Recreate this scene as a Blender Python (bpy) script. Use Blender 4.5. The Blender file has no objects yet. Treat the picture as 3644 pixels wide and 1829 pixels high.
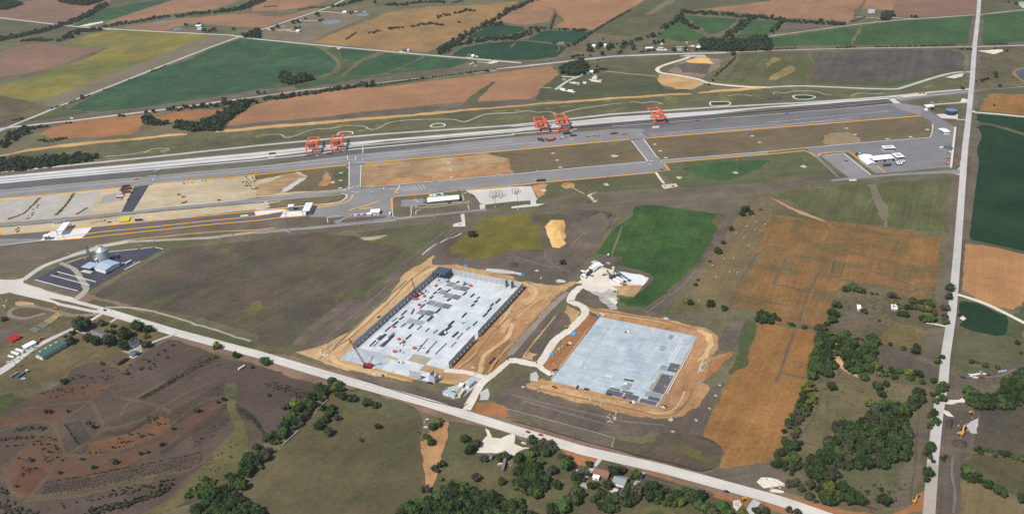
import bpy, bmesh, math, random
from mathutils import Vector, Matrix
from mathutils.geometry import delaunay_2d_cdt
random.seed(7)
SC = bpy.context.scene
COL = SC.collection
# ------------------------------------------------------------------ camera
PW, PH = 3644., 1829.                  # survey pixels of the aerial photograph
FPX = 3184.4                           # focal length in those pixels
PITCH, ROLL, HC = math.radians(27.4387), math.radians(-3.2596), 550.
cam = bpy.data.objects.new('camera', bpy.data.cameras.new('camera')); COL.objects.link(cam)
cam.data.sensor_width = 36.; cam.data.lens = 36. * FPX / PW
cam.data.clip_start = 5.; cam.data.clip_end = 60000.
_f = Vector((0, math.cos(PITCH), -math.sin(PITCH))); _u = Vector((0, math.sin(PITCH), math.cos(PITCH))); _r = Vector((1, 0, 0))
_cx = _r*math.cos(ROLL) + _u*math.sin(ROLL); _cy = -_r*math.sin(ROLL) + _u*math.cos(ROLL)
cam.matrix_world = Matrix(((_cx.x,_cy.x,-_f.x,0),(_cx.y,_cy.y,-_f.y,0),(_cx.z,_cy.z,-_f.z,HC),(0,0,0,1)))
SC.camera = cam
# ------------------------------------------------------------------ light
SUN_EL, SHADOW_DIR = 52., 40.         # elevation; ground direction of the shadows (deg from +x)
w = bpy.data.worlds.new('World'); SC.world = w; w.use_nodes = True
nt = w.node_tree; bg = nt.nodes['Background']
sk = nt.nodes.new('ShaderNodeTexSky'); sk.sky_type = 'NISHITA'; sk.sun_disc = False
sk.sun_elevation = math.radians(SUN_EL); sk.altitude = 300; sk.air_density = 1.0; sk.dust_density = 1.0
_a = math.radians(SHADOW_DIR + 180.)
sk.sun_rotation = math.atan2(math.cos(_a), math.sin(_a))
nt.links.new(sk.outputs[0], bg.inputs[0]); bg.inputs[1].default_value = 0.08
sl = bpy.data.lights.new('sun', 'SUN'); sl.energy = 4.2; sl.angle = math.radians(0.53); sl.color = (1.0, 0.97, 0.915)
so = bpy.data.objects.new('sun', sl); COL.objects.link(so)
_e = math.radians(SUN_EL); _s = math.radians(SHADOW_DIR)
so.rotation_euler = Vector((math.cos(_s)*math.cos(_e), math.sin(_s)*math.cos(_e), -math.sin(_e))).to_track_quat('-Z', 'Y').to_euler()
SC.view_settings.view_transform = 'Standard'; SC.view_settings.look = 'None'
SC.view_settings.exposure = 0.30; SC.view_settings.gamma = 1.0
try: SC.view_settings.use_curve_mapping = False
except Exception: pass
SC.cycles.volume_bounces = 1; SC.cycles.max_bounces = 4; SC.cycles.diffuse_bounces = 2; SC.cycles.glossy_bounces = 2
SC.cycles.transparent_max_bounces = 4; SC.cycles.use_denoising = False
# ------------------------------------------------------------------ survey helpers
OR = {'a':0, 'b':450, 'c':900, 'd':1360}; OX = {'1':0, '2':910, '3':1820, '4':2724}
ZC = dict(z1=(1210,1130,6.4656), z2=(1440,1270,8.05), z3=(1940,1110,4.9733), z4=(2180,1180,4.61875), z5=(3340,1440,7.185), z6=(3260,370,12.928), z7=(1480,920,6.1333), z8=(1700,1590,12.88), z9=(400,640,14.37), y1=(1450,650,6.44), y2=(1000,690,6.44), y3=(0,770,6.44), y4=(3020,480,6.44), y6=(0,1130,5.8767), y7=(250,1130,7.1833), y8=(1900,470,6.44), x1=(270,860,7.5765), x2=(2030,900,8.08))
def to_photo(code, x, y):
    if code in ZC: z = ZC[code]; return (z[0] + x/z[2], z[1] + y/z[2])
    if code == 'N': return (x, y)
    if code == 'D': return (x*1.41459, y*1.41459)
    s = 2.7565 if code[0] == 'd' else 2.8
    return (OX[code[1]] + x/s, OR[code[0]] + y/s)
def ground(px, py, z=0.):
    "point of the land surface that stands at survey pixel (px, py)"
    X = (px - PW/2)/FPX; Y = -(py - PH/2)/FPX
    d = _cx*X + _cy*Y + _f
    t = (z - HC)/d.z
    return Vector((d.x*t, d.y*t, z))
def pts(txt):
    "'b1 10,20 30,40 D 5,6' -> ground points"
    out = []; code = 'N'; new = False
    for tok in txt.split():
        if ',' in tok:
            x, y = tok.split(','); p = to_photo(code, float(x), float(y))
            if not (new and out and math.hypot(p[0]-out[-1][0], p[1]-out[-1][1]) < 22): out.append(p)
            new = False
        else: new = code != tok and out; code = tok
    return out
def height_at(base, px, py):
    "height of something whose foot stands at base and whose top shows at survey pixel (px, py)"
    d = _cx*((px - PW/2)/FPX) + _cy*(-(py - PH/2)/FPX) + _f
    return HC + d.z*base.y/d.y
def G(txt): return [ground(*p) for p in pts(txt)]
def g1(txt): return G(txt)[0]
NORTH = math.radians(62.4)             # the section-line grid: roads and slabs follow it
UN = Vector((math.cos(NORTH), math.sin(NORTH), 0)); UE = Vector((math.sin(NORTH), -math.cos(NORTH), 0))
# ------------------------------------------------------------------ materials
MATS = {}
ALB = 0.80
def lin(c):
    c = c/255.
    return c/12.92 if c <= .04045 else ((c+.055)/1.055)**2.4
def rgb(c, k=ALB): return (lin(c[0])*k, lin(c[1])*k, lin(c[2])*k, 1)
def newmat(name, rough=.9, spec=.2):
    m = bpy.data.materials.new(name); m.use_nodes = True
    b = m.node_tree.nodes['Principled BSDF']; b.inputs['Roughness'].default_value = rough
    b.inputs['Specular IOR Level'].default_value = spec
    MATS[name] = m
    return m, m.node_tree, b
def noise(nt, vec, scale, detail=3, rough=.55):
    n = nt.nodes.new('ShaderNodeTexNoise'); n.inputs['Scale'].default_value = scale
    n.inputs['Detail'].default_value = detail; n.inputs['Roughness'].default_value = rough
    nt.links.new(vec, n.inputs['Vector']); return n.outputs['Fac']
def remap(nt, v, a, b, lo=0., hi=1.):
    n = nt.nodes.new('ShaderNodeMapRange'); n.inputs[1].default_value = a; n.inputs[2].default_value = b
    n.inputs[3].default_value = lo; n.inputs[4].default_value = hi; nt.links.new(v, n.inputs[0]); return n.outputs[0]
def mixc(nt, fac, a, b, mode='MIX'):
    n = nt.nodes.new('ShaderNodeMix'); n.data_type = 'RGBA'; n.blend_type = mode
    if isinstance(fac, float): n.inputs[0].default_value = fac
    else: nt.links.new(fac, n.inputs[0])
    for s, v in ((6, a), (7, b)):
        if isinstance(v, tuple): n.inputs[s].default_value = v
        else: nt.links.new(v, n.inputs[s])
    return n.outputs[2]
def turned(nt, vec, deg, sx, sy):
    "world position turned so x runs along the heading, then scaled"
    r = nt.nodes.new('ShaderNodeVectorRotate'); r.rotation_type = 'Z_AXIS'; r.inputs['Angle'].default_value = -math.radians(deg)
    nt.links.new(vec, r.inputs[0])
    m = nt.nodes.new('ShaderNodeVectorMath'); m.operation = 'MULTIPLY'; m.inputs[1].default_value = (sx, sy, 1)
    nt.links.new(r.outputs[0], m.inputs[0]); return m.outputs[0]
def fm(name, c1, c2=None, big=120., grain=.22, mid=.25, streak=None, c3=None, third=(.62, .8), rough=.95, fine=5., k=ALB, edge=(.38, .62)):
    "ground cover: two or three soil or plant colours in drifts, mottling, grain and optional crop rows / wheel lanes"
    if name in MATS: return MATS[name]
    m, nt, b = newmat(name, rough, .1)
    geo = nt.nodes.new('ShaderNodeNewGeometry'); P = geo.outputs['Position']
    c2 = c2 or tuple(v*.86 for v in c1)
    mute = lambda c: tuple(v + (sum(c)/3. - v)*.06 for v in c) if max(c) - min(c) > 22 else c
    c1, c2, c3 = mute(c1), mute(c2), c3 and mute(c3)
    f = remap(nt, noise(nt, P, 1./big, 4, .6), edge[0], edge[1])
    col = mixc(nt, f, rgb(c1, k), rgb(c2, k))
    if c3:
        off = nt.nodes.new('ShaderNodeVectorMath'); off.inputs[1].default_value = (713, 211, 5); nt.links.new(P, off.inputs[0])
        f3 = remap(nt, noise(nt, off.outputs[0], 1.6/big, 5, .62), third[0], third[1])
        col = mixc(nt, f3, col, rgb(c3, k))
    v = remap(nt, noise(nt, P, 1./28., 4, .65), .3, .7, 1-mid, 1+mid)
    mb = nt.nodes.new('ShaderNodeMath'); mb.operation = 'MULTIPLY'; nt.links.new(v, mb.inputs[0])
    nt.links.new(remap(nt, noise(nt, P, 1./95., 2, .5), .3, .7, 1-mid*.9, 1+mid*.9), mb.inputs[1]); v = mb.outputs[0]
    g = remap(nt, noise(nt, P, 1./fine, 2, .7), .25, .75, 1-grain, 1+grain)
    mu = nt.nodes.new('ShaderNodeMath'); mu.operation = 'MULTIPLY'; nt.links.new(v, mu.inputs[0]); nt.links.new(g, mu.inputs[1])
    val = mu.outputs[0]
    sts = [] if not streak else list(streak) if isinstance(streak, list) else [streak]
    for deg, per, ln, amt in sts + [(d, p*5.3, l*3, a*.8) for d, p, l, a in sts]:
        s = remap(nt, noise(nt, turned(nt, P, deg, 1./ln, 1./per), 1., 2, .5), .3, .7, 1-amt, 1+amt)
        mu = nt.nodes.new('ShaderNodeMath'); mu.operation = 'MULTIPLY'; nt.links.new(val, mu.inputs[0]); nt.links.new(s, mu.inputs[1]); val = mu.outputs[0]
    vm = nt.nodes.new('ShaderNodeVectorMath'); vm.operation = 'SCALE'; nt.links.new(col, vm.inputs[0]); nt.links.new(val, vm.inputs['Scale'])
    nt.links.new(vm.outputs[0], b.inputs['Base Color'])
    return m
def pm(name, c, rough=.6, metal=0., var=.10, k=ALB, spec=.3, scale=.5):
    "paint, metal, glass and the like, with slight weathering"
    if name in MATS: return MATS[name]
    m, nt, b = newmat(name, rough, spec); b.inputs['Metallic'].default_value = metal
    tc = nt.nodes.new('ShaderNodeNewGeometry')
    v = remap(nt, noise(nt, tc.outputs['Position'], scale, 4, .6), .3, .7, 1-var, 1+var)
    vm = nt.nodes.new('ShaderNodeVectorMath'); vm.operation = 'SCALE'; vm.inputs[0].default_value = rgb(c, k)[:3]
    nt.links.new(v, vm.inputs['Scale']); nt.links.new(vm.outputs[0], b.inputs['Base Color'])
    return m
# ------------------------------------------------------------------ object helpers
KIDS = {}
def link(name, me, parent=None, mat=None):
    o = bpy.data.objects.new(name, me); COL.objects.link(o)
    if mat is not None and not me.materials: me.materials.append(mat)
    if parent is not None: o.parent = parent; KIDS.setdefault(parent, []).append(o)
    return o
def tag(o, label=None, cat=None, group=None, kind=None):
    if label: o['label'] = label
    if cat: o['category'] = cat
    if group: o['group'] = group
    if kind: o['kind'] = kind
    return o
def thing(name, label, cat, loc, rz=0., group=None, scale=1.):
    o = bpy.data.objects.new(name, None); COL.objects.link(o); o.location = loc; o.rotation_euler = (0, 0, rz)
    if scale != 1.: o.scale = (scale,)*3
    return tag(o, label, cat, group)
def rough_edge(P, step=5., amt=.5, closed=True):
    "break straight survey edges into short irregular runs, wavering at several scales"
    out = []; n = len(P)
    for i in range(n if closed else n-1):
        a, b = P[i], P[(i+1) % n]; L = (b-a).length; k = max(1, min(90, int(L/step)))
        nrm = Vector((-(b-a).y, (b-a).x, 0)).normalized() if L > 0 else Vector((0,0,0))
        ph = [random.uniform(0, 6.28) for _ in range(3)]
        for j in range(k):
            s = j/k*L; fade = min(1., 4*min(j/k, 1-j/k)+.15)
            d = amt*fade*(.8*math.sin(s/31.+ph[0]) + .6*math.sin(s/13.+ph[1]) + .35*math.sin(s/6.1+ph[2]) + random.uniform(-.6, .6)) if j else random.uniform(-.4, .4)*amt
            out.append(a.lerp(b, j/k) + nrm*d)
    if not closed: out.append(P[-1])
    return out
SHEETS = []
def sheet(o, layer):
    v = [p.co for p in o.data.vertices]
    SHEETS.append((layer, len(SHEETS), o, min(p.x for p in v), max(p.x for p in v), min(p.y for p in v), max(p.y for p in v)))
def stack_sheets(step=.004):
    "lift every sheet of ground cover just above whatever it may overlap"
    done = []
    for L, i, o, x0, x1, y0, y1 in sorted(SHEETS, key=lambda s: s[:2]):
        k = 1 + max([d[0] for d in done if d[1] < x1 and d[2] > x0 and d[3] < y1 and d[4] > y0], default=0)
        done.append((k, x0, x1, y0, y1)); o.location.z = k*step
    return max(d[0] for d in done)*step
def land(name, m, txt, layer, amt=1.2, step=6., kind='structure', P=None):
    "one sheet of ground cover bounded by survey points"
    P = P or G(txt)
    if amt: P = rough_edge(P, step, amt)
    n = len(P); me = bpy.data.meshes.new(name); c = P[0]
    v, _, f, *_r = delaunay_2d_cdt([(p - c).to_2d() for p in P], [], [list(range(n))], 1, 1e-4)
    me.from_pydata([(p.x + c.x, p.y + c.y, 0.) for p in v], [], [list(t) for t in f]); me.update()
    if me.polygons and me.polygons[0].normal.z < 0: me.flip_normals()
    o = link(name, me, mat=m); o['kind'] = kind; sheet(o, layer); return o
def smooth(P, n=5):
    if len(P) < 3: return P
    out = []
    for i in range(len(P)-1):
        p0, p1, p2, p3 = P[max(i-1,0)], P[i], P[i+1], P[min(i+2, len(P)-1)]
        for j in range(n):
            t = j/n
            out.append(.5*((2*p1) + (p2-p0)*t + (2*p0-5*p1+4*p2-p3)*t*t + (3*p1-p0-3*p2+p3)*t**3))
    out.append(P[-1]); return out
def ribbon(name, m, txt, width, layer, curve=False, amt=0., kind='structure', P=None, dash=None):
    "road, track or painted line of given width in metres along survey points"
    P = P or G(txt)
    if curve: P = smooth(P)
    if amt: P = rough_edge(P, 8., amt, False)
    ws = width if isinstance(width, (list, tuple)) else [width, width]
    Q = P[:1]
    for i in range(1, len(P)):
        nx = P[min(i+1, len(P)-1)]
        if i < len(P)-1 and (P[i]-Q[-1]).dot(nx-P[i]) < 0 and min((P[i]-Q[-1]).length, (nx-P[i]).length) < 12: continue
        Q.append(P[i])
    P = Q
    V, F = [], []; z = 0.; n = len(P)
    for i, p in enumerate(P):
        t = (P[min(i+1, n-1)] - P[max(i-1, 0)]); t = Vector((-t.y, t.x, 0)).normalized()
        u = i/(n-1)*(len(ws)-1); k = min(int(u), len(ws)-2); wd = ws[k]*(1-(u-k)) + ws[k+1]*(u-k)
        wd *= 1 + (random.uniform(-.12, .12) if amt else 0)
        V += [tuple(p + t*wd/2 + Vector((0,0,z))), tuple(p - t*wd/2 + Vector((0,0,z)))]
        if i: F.append((2*i-2, 2*i-1, 2*i+1, 2*i))
    me = bpy.data.meshes.new(name); me.from_pydata(V, [], F); me.update()
    o = link(name, me, mat=m); o['kind'] = kind; sheet(o, layer); return o
def dashes(name, m, txt, on, off, width, layer, across=None):
    "painted dashes (or short cross bars) along a survey line, joined as one marking"
    P = G(txt); V, F = [], []; z = 0.
    for a, b in zip(P, P[1:]):
        L = (b-a).length; t = (b-a).normalized(); q = Vector((-t.y, t.x, 0)); s = 0.
        while s < L:
            e = min(s+on, L); c0, c1 = a+t*s, a+t*e; k = len(V)
            for c, sg in ((c0,1),(c0,-1),(c1,-1),(c1,1)):
                v = c + q*sg*width/2; V.append((v.x, v.y, z))
            F.append((k, k+1, k+2, k+3)); s = e+off
    me = bpy.data.meshes.new(name); me.from_pydata(V, [], F); me.update()
    o = link(name, me, mat=m); o['kind'] = 'structure'; sheet(o, layer); return o
class MB:
    "collects boxes, cylinders, prisms and sheets; build() links them as ONE mesh object"
    def __init__(s): s.V = []; s.F = []; s.sm = False
    def box(s, c, d, rz=0., top=None, tilt=None):
        hx, hy, hz = d[0]/2, d[1]/2, d[2]/2; k = len(s.V); ca, sa = math.cos(rz), math.sin(rz)
        tx, ty = (top if top else (1, 1))
        for z, (fx, fy) in ((-hz, (1, 1)), (hz, (tx, ty))):
            for x, y in ((-hx,-hy),(hx,-hy),(hx,hy),(-hx,hy)):
                x *= fx; y *= fy
                s.V.append((c[0]+x*ca-y*sa, c[1]+x*sa+y*ca, c[2]+z))
        s.F += [(k+3,k+2,k+1,k),(k+4,k+5,k+6,k+7),(k,k+1,k+5,k+4),(k+1,k+2,k+6,k+5),(k+2,k+3,k+7,k+6),(k+3,k,k+4,k+7)]
        return s
    def bar(s, a, b, w, h=None):
        a, b = Vector(a), Vector(b); h = h or w; t = (b-a).normalized()
        up = Vector((0,0,1)) if abs(t.z) < .9 else Vector((0,1,0))
        x = t.cross(up).normalized(); y = x.cross(t); k = len(s.V)
        for c in (a, b):
            for i, j in ((-1,-1),(1,-1),(1,1),(-1,1)): s.V.append(tuple(c + x*w/2*i + y*h/2*j))
        s.F += [(k+3,k+2,k+1,k),(k+4,k+5,k+6,k+7),(k,k+1,k+5,k+4),(k+1,k+2,k+6,k+5),(k+2,k+3,k+7,k+6),(k+3,k,k+4,k+7)]
        return s
    def cyl(s, a, b, r0, r1=None, n=12):
        a, b = Vector(a), Vector(b); r1 = r0 if r1 is None else r1; t = (b-a).normalized()
        up = Vector((0,0,1)) if abs(t.z) < .9 else Vector((0,1,0))
        x = t.cross(up).normalized(); y = t.cross(x); k = len(s.V)
        for c, r in ((a, r0), (b, max(r1, .001))):
            for i in range(n):
                q = 2*math.pi*i/n; s.V.append(tuple(c + x*r*math.cos(q) + y*r*math.sin(q)))
        for i in range(n): j = (i+1) % n; s.F.append((k+i, k+j, k+n+j, k+n+i))
        s.F += [tuple(k+i for i in reversed(range(n))), tuple(k+n+i for i in range(n))]
        return s
    def prism(s, prof, x0, x1):
        "profile [(y, z)] swept along x"
        k = len(s.V); n = len(prof)
        for x in (x0, x1): s.V += [(x, y, z) for y, z in prof]
        for i in range(n): j = (i+1) % n; s.F.append((k+i, k+j, k+n+j, k+n+i))
        s.F += [tuple(k+i for i in reversed(range(n))), tuple(k+n+i for i in range(n))]
        return s
    def gable(s, c, lx, ly, z0, rise, over=.4, th=.25):
        "gable roof slab, ridge along x"
        y = ly/2+over; x = lx/2+over
        sl = rise*over/(ly/2)
        s.prism([(c[1]-y, z0-sl), (c[1], z0+rise), (c[1]+y, z0-sl), (c[1]+y, z0-sl+th), (c[1], z0+rise+th), (c[1]-y, z0-sl+th)], c[0]-x, c[0]+x)
        return s
    def mesh(s, name):
        me = bpy.data.meshes.new(name); me.from_pydata(s.V, [], s.F); me.update()
        bm = bmesh.new(); bm.from_mesh(me); bmesh.ops.recalc_face_normals(bm, faces=bm.faces); bm.to_mesh(me); bm.free()
        return me
    def build(s, name, m, parent=None, smooth=False):
        me = s.mesh(name)
        if smooth:
            for p in me.polygons: p.use_smooth = True
        return link(name, me, parent, m)
def kids(o): return KIDS.get(o, [])
def copy_tree(o, loc, rz=None, label=None, group=None, scale=None, parent=None):
    "a thing with copies of its parts and sub-parts (mesh data shared)"
    c = o.copy(); COL.objects.link(c); c.location = loc
    if rz is not None: c.rotation_euler = (0, 0, rz)
    if scale: c.scale = (scale,)*3
    if label: c['label'] = label
    if group: c['group'] = group
    for ch in kids(o):
        d = ch.copy(); COL.objects.link(d); d.parent = c; KIDS.setdefault(c, []).append(d)
        for g in kids(ch):
            e = g.copy(); COL.objects.link(e); e.parent = d; KIDS.setdefault(d, []).append(e)
    return c
def recolor(c, swaps):
    "give parts of a copied thing their own paint: swaps {part name start: material}"
    for ch in kids(c):
        for nm, mt in swaps.items():
            if ch.name.startswith(nm):
                ch.data = ch.data.copy(); ch.data.materials.clear(); ch.data.materials.append(mt)
    return c
def heading(txt):
    a, b = G(txt); d = b-a; return math.atan2(d.y, d.x)
# ================================================================== LAND
NG, EG = math.degrees(NORTH), math.degrees(NORTH) - 90.
grass = fm('meadow_grass', (112,103,78), (99,97,69), 160, .2, .18, None, (126,110,84))
olive = fm('olive_grass', (97,93,66), (88,88,62), 120, .2, .16, None, (112,102,72))
scrub = fm('scrub_grass', (110,96,72), (92,87,62), 60, .26, .2, None, (118,100,72))
pasture = fm('pasture', (100,89,63), (85,82,55), 70, .16, .13, (NG-8, 3.5, 60., .06), (104,88,58))
soy_far = fm('ripe_field_far', (158,117,88), (144,108,82), 150, .12, .08, (NG, 6., 200., .05), (140,112,76))
soy_pink = fm('stubble_field_far', (140,106,86), (126,98,80), 170, .12, .08, None)
soy_big = fm('ripe_field_big', (166,121,86), (152,111,79), 130, .12, .07, (6., 5., 160., .05), (150,112,74))
green_far = fm('green_crop_far', (60,90,60), (52,82,56), 90, .14, .16, (24., 7., 90., .1), (82,104,64), (.56, .76))
green_mid = fm('green_crop_mid', (68,96,56), (58,86,50), 90, .12, .12, (NG, 6., 120., .06), (88,106,58))
green_deep = fm('green_crop_dark', (44,74,52), (38,66,46), 90, .14, .1, (EG, 6., 90., .08))
green_east = fm('green_crop_east', (36,64,40), (30,55,36), 100, .13, .1, (NG, 5., 160., .06))
yellow_far = fm('yellowing_crop_far', (138,124,56), (106,108,58), 150, .12, .12, (26., 9., 140., .1), (146,118,62), (.55, .7))
stubble = fm('dark_stubble', (94,86,80), (82,78,70), 60, .14, .12, (NG+2, 9., 200., .13))
soil = fm('bare_dark_soil', (107,94,83), (93,83,74), 60, .15, .15, (NG, 5., 60., .09), (124,108,92), (.55,.75))
soil_w = fm('worked_soil_and_grass', (112,99,86), (100,91,75), 40, .16, .12, (4., 4., 90., .1), (96,98,66))
tan = fm('tan_clay', (194,158,112), (176,138,94), 35, .12, .14, (NG, 6., 45., .1), (206,176,128))
clay = fm('orange_clay', (184,140,96), (168,122,82), 30, .13, .13, (NG, 5., 30., .1), (200,160,112))
clay_red = fm('red_clay', (168,112,70), (152,106,70), 40, .12, .12, (NG, 5., 30., .08), (176,118,76))
strawstrip = fm('straw_mulch', (204,164,102), (190,146,90), 60, .1, .1, (5., 2.5, 60., .1))
crops_e = fm('ripe_soy_near', (148,104,62), (134,98,58), 70, .2, .12, (NG-2, 3.2, 60., .1), (104,91,56), (.42, .66))
crops_e2 = fm('ripe_soy_gold', (152,108,62), (140,100,56), 60, .2, .12, (NG-4, 3., 60., .09))
crops_r = fm('ripe_soy_light', (178,130,84), (164,119,77), 120, .12, .1, (NG, 4., 80., .06), (150,112,66), (.62, .8))
hay = fm('mown_hay', (124,104,72), (112,98,68), 50, .16, .12, (NG-3, 3., 90., .09))
green_near = fm('green_crop_near', (62,92,42), (50,80,40), 45, .18, .17, (NG+8, 3., 50., .1), (86,98,50), (.52, .76))
green_lawn = fm('green_swale', (84,92,54), (76,86,52), 50, .2, .15, None, (104,98,58))
goldenrod = fm('goldenrod_meadow', (120,108,44), (102,98,46), 40, .2, .16, None, (90,88,50))
brown_w = fm('brown_weed_field', (99,84,71), (82,76,64), 70, .18, .15, (NG-20, 5., 60., .09), (90,87,60), (.5, .7))
mixed_ne = fm('patchy_green_field', (94,91,62), (92,96,58), 55, .2, .16, (NG, 4., 60., .13), (106,92,66))
swale = fm('swale_grass', (100,97,66), (92,90,68), 60, .2, .18, (6., 8., 80., .12), (128,120,56), (.55, .72))
nursery = fm('nursery_soil', (92,77,67), (84,71,63), 45, .15, .12, (28., 3., 40., .06), (112,80,60))
nursery_r = fm('nursery_red_soil', (108,78,60), (99,75,62), 40, .14, .12, (26., 3., 40., .06))
nursery_o = fm('nursery_orange_soil', (124,86,56), (110,80,58), 30, .12, .1)
lane_grass = fm('grass_lane', (103,88,68), (93,80,63), 30, .2, .14)
asphalt = fm('yard_asphalt', (142,139,138), (133,130,130), 60, .07, .05, (5., 4., 120., .05), rough=.85)
asphalt_d = fm('dark_asphalt', (106,102,102), (98,95,96), 60, .08, .06, (5., 3., 120., .07), rough=.85)
asphalt_n = fm('new_asphalt', (78,77,86), (72,71,79), 40, .08, .07, None, (94,90,92), rough=.85)
yard_e = fm('east_yard_asphalt', (130,128,129), (124,122,124), 60, .07, .06, (3., 5., 90., .06), rough=.85)
weedp = fm('weed_growth', (112,101,56), (97,89,58), 20, .25, .2)
cover = fm('concrete_road', (212,205,194), (200,194,184), 40, .06, .05, (EG, 2., 90., .06), rough=.85)
chalk = fm('chalk_gravel', (226,216,200), (216,204,184), 25, .07, .07, None, (198,186,168))
gravel = fm('gravel', (196,192,186), (184,180,173), 40, .09, .08)
gravel_d = fm('gravel_path', (176,166,152), (164,152,138), 40, .1, .1)
gravel_g = fm('grey_gravel_lot', (182,177,171), (174,166,152), 50, .09, .08, None, (190,168,126), (.55, .7))
sandlot = fm('sandy_lot', (197,180,148), (186,166,132), 60, .1, .1, (5., 9., 60., .08), (184,178,168), (.58, .75))
ballast = fm('rail_ballast', (203,201,198), (190,188,186), 80, .07, .06, (5., .8, 200., .1))
runway = fm('crane_runway_concrete', (232,231,228), (224,223,220), 60, .04, .03)
trackbed = fm('dark_trackbed', (92,80,78), (78,70,70), 60, .16, .1, (5., 1.5, 60., .2))
infield_t = fm('sandy_infield', (176,148,108), (156,124,90), 60, .14, .14, (5., 7., 70., .12), (150,112,76), (.55, .72))
infield_b = fm('brown_infield', (116,100,76), (108,96,70), 70, .14, .12, (5., 5., 60., .08), (128,112,82))
infield_g = fm('green_infield', (88,94,62), (96,98,66), 60, .16, .14, (5., 5., 60., .08))
slab_c = fm('new_slab_concrete', (206,213,218), (194,204,211), 30, .06, .06, [(NG, 8., 60., .045), (EG, 6., 40., .03)], (224,227,229), rough=.7)
slab_b = fm('cured_slab_concrete', (178,191,202), (164,178,190), 26, .06, .06, [(NG, 7., 45., .06), (EG, 6., 40., .05)], (196,204,210), rough=.7)
sandpile_m = fm('sand', (232,188,118), (220,172,104), 20, .06, .06, (NG, 3., 12., .06))
paint_y = pm('yellow_road_paint', (236,166,30), .7, 0, .08)
paint_w = pm('white_road_paint', (232,232,230), .7, 0, .06)
curb_m = pm('kerb_concrete', (214,210,202), .85, 0, .06)
pond_m = pm('pond_water', (112,134,142), .12, 0, .06, spec=.5)
pond_b = pm('blue_pond_water', (52,74,110), .1, 0, .06, spec=.5)

V = 6000.
me = bpy.data.meshes.new('ground'); me.from_pydata([(-V,-V,0),(V,-V,0),(V,V,0),(-V,V,0)], [], [(0,1,2,3)])
o = link('ground', me, mat=grass); o['kind'] = 'structure'
F = lambda m, t, l=1, a=2., n='field': land(n, m, t, l, a)
# ---- far north-west farms
F(soy_pink, 'a1 -60,180 -60,90 0,96 210,45 330,5 580,-20 800,44 965,36 905,105 760,190 600,245')
F(olive, 'a1 -60,190 0,190 560,252 400,315 0,372 -60,380')
F(soy_pink, 'a1 1065,78 1000,0 1000,-60 1750,-60 1640,-5 1340,38')
F(green_far, 'a1 735,258 1050,92 1350,32 1640,-10 1760,-10 1180,178 790,266')
F(soy_far, 'a1 1180,180 1760,-8 1900,-60 2420,-60 2340,30 2150,88 1900,118 1700,140 1500,178 1330,212 1150,232 1040,250')
F(soy_far, 'a1 1200,285 1460,235 1800,190 2300,145 2590,138 2590,276 2330,268 1900,236 1700,292 1560,312')
F(olive, 'a1 560,255 760,270 860,280 700,350 640,400 500,400 220,400 420,330')
F(yellow_far, 'a1 -30,840 330,738 830,600 1080,478 640,452 880,348 1150,306 2130,352 1800,470 1280,680 800,862 430,1002 300,1012 0,950 -30,945')
F(soy_pink, 'a1 -30,545 180,460 450,420 640,470 870,490 1080,465 760,590 560,660 450,702 -30,776', 2)
F(soil_w, 'a1 -30,778 450,704 510,715 480,722 -30,836', 2)
F(fm('tan_margin', (124,114,92), (116,108,86), 80, .12, .08), 'a1 430,1002 800,862 1280,682 1800,472 2130,354 2390,366 1300,786 640,1050 500,1062')
F(green_far, 'a1 690,1090 900,970 1350,770 1600,690 1900,588 2080,500 2400,386 a2 0,398 580,468 680,502 790,592 812,650 760,720 600,774 480,760 300,720 240,722 218,760 238,805 190,860 0,902 a1 2300,945 2000,985 1500,1062 1000,1116 850,1112')
F(green_lawn, 'a2 20,905 190,862 240,812 400,830 600,780 760,724 1240,740 1050,770 380,862 150,915', 1)
F(green_far, 'a2 380,862 640,800 1050,775 1440,738 1300,765 1000,795 560,870 400,888', 2)
F(clay, 'a1 -30,978 130,1000 192,1040 60,1052 -30,1044'); F(clay, 'a1 -30,1072 90,1090 102,1112 0,1142 -30,1146')
F(scrub, 'a1 -30,950 0,952 300,1014 500,1064 620,1062 130,1245 -30,1270')
F(green_lawn, 'a1 250,1215 640,1062 720,1100 900,1125 780,1160 420,1200')
F(olive, 'a1 1100,0 1330,-30 1640,-20 1350,30 1060,84', 1)
F(fm('ripe_field_low', (164,112,70), (152,104,66), 80, .14, .08, (8., 4., 100., .06)), 'D 100,338 135,318 182,306 262,298 362,288 362,308 352,326 330,338 240,346 130,349')
F(MATS['ripe_field_low'], 'D 380,298 466,278 566,275 560,287 502,298 432,309 395,309')
F(soy_big, 'D 566,322 582,300 640,265 700,250 850,226 960,220 1250,184 1385,166 1402,180 1400,195 1362,219 1352,240 1330,250 1150,258 900,283 700,309 600,320')
F(olive, 'a2 2040,1055 2130,970 2240,890 2370,815 2380,835 2290,925 2215,985 2210,1030 2250,1040', 2)
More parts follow.
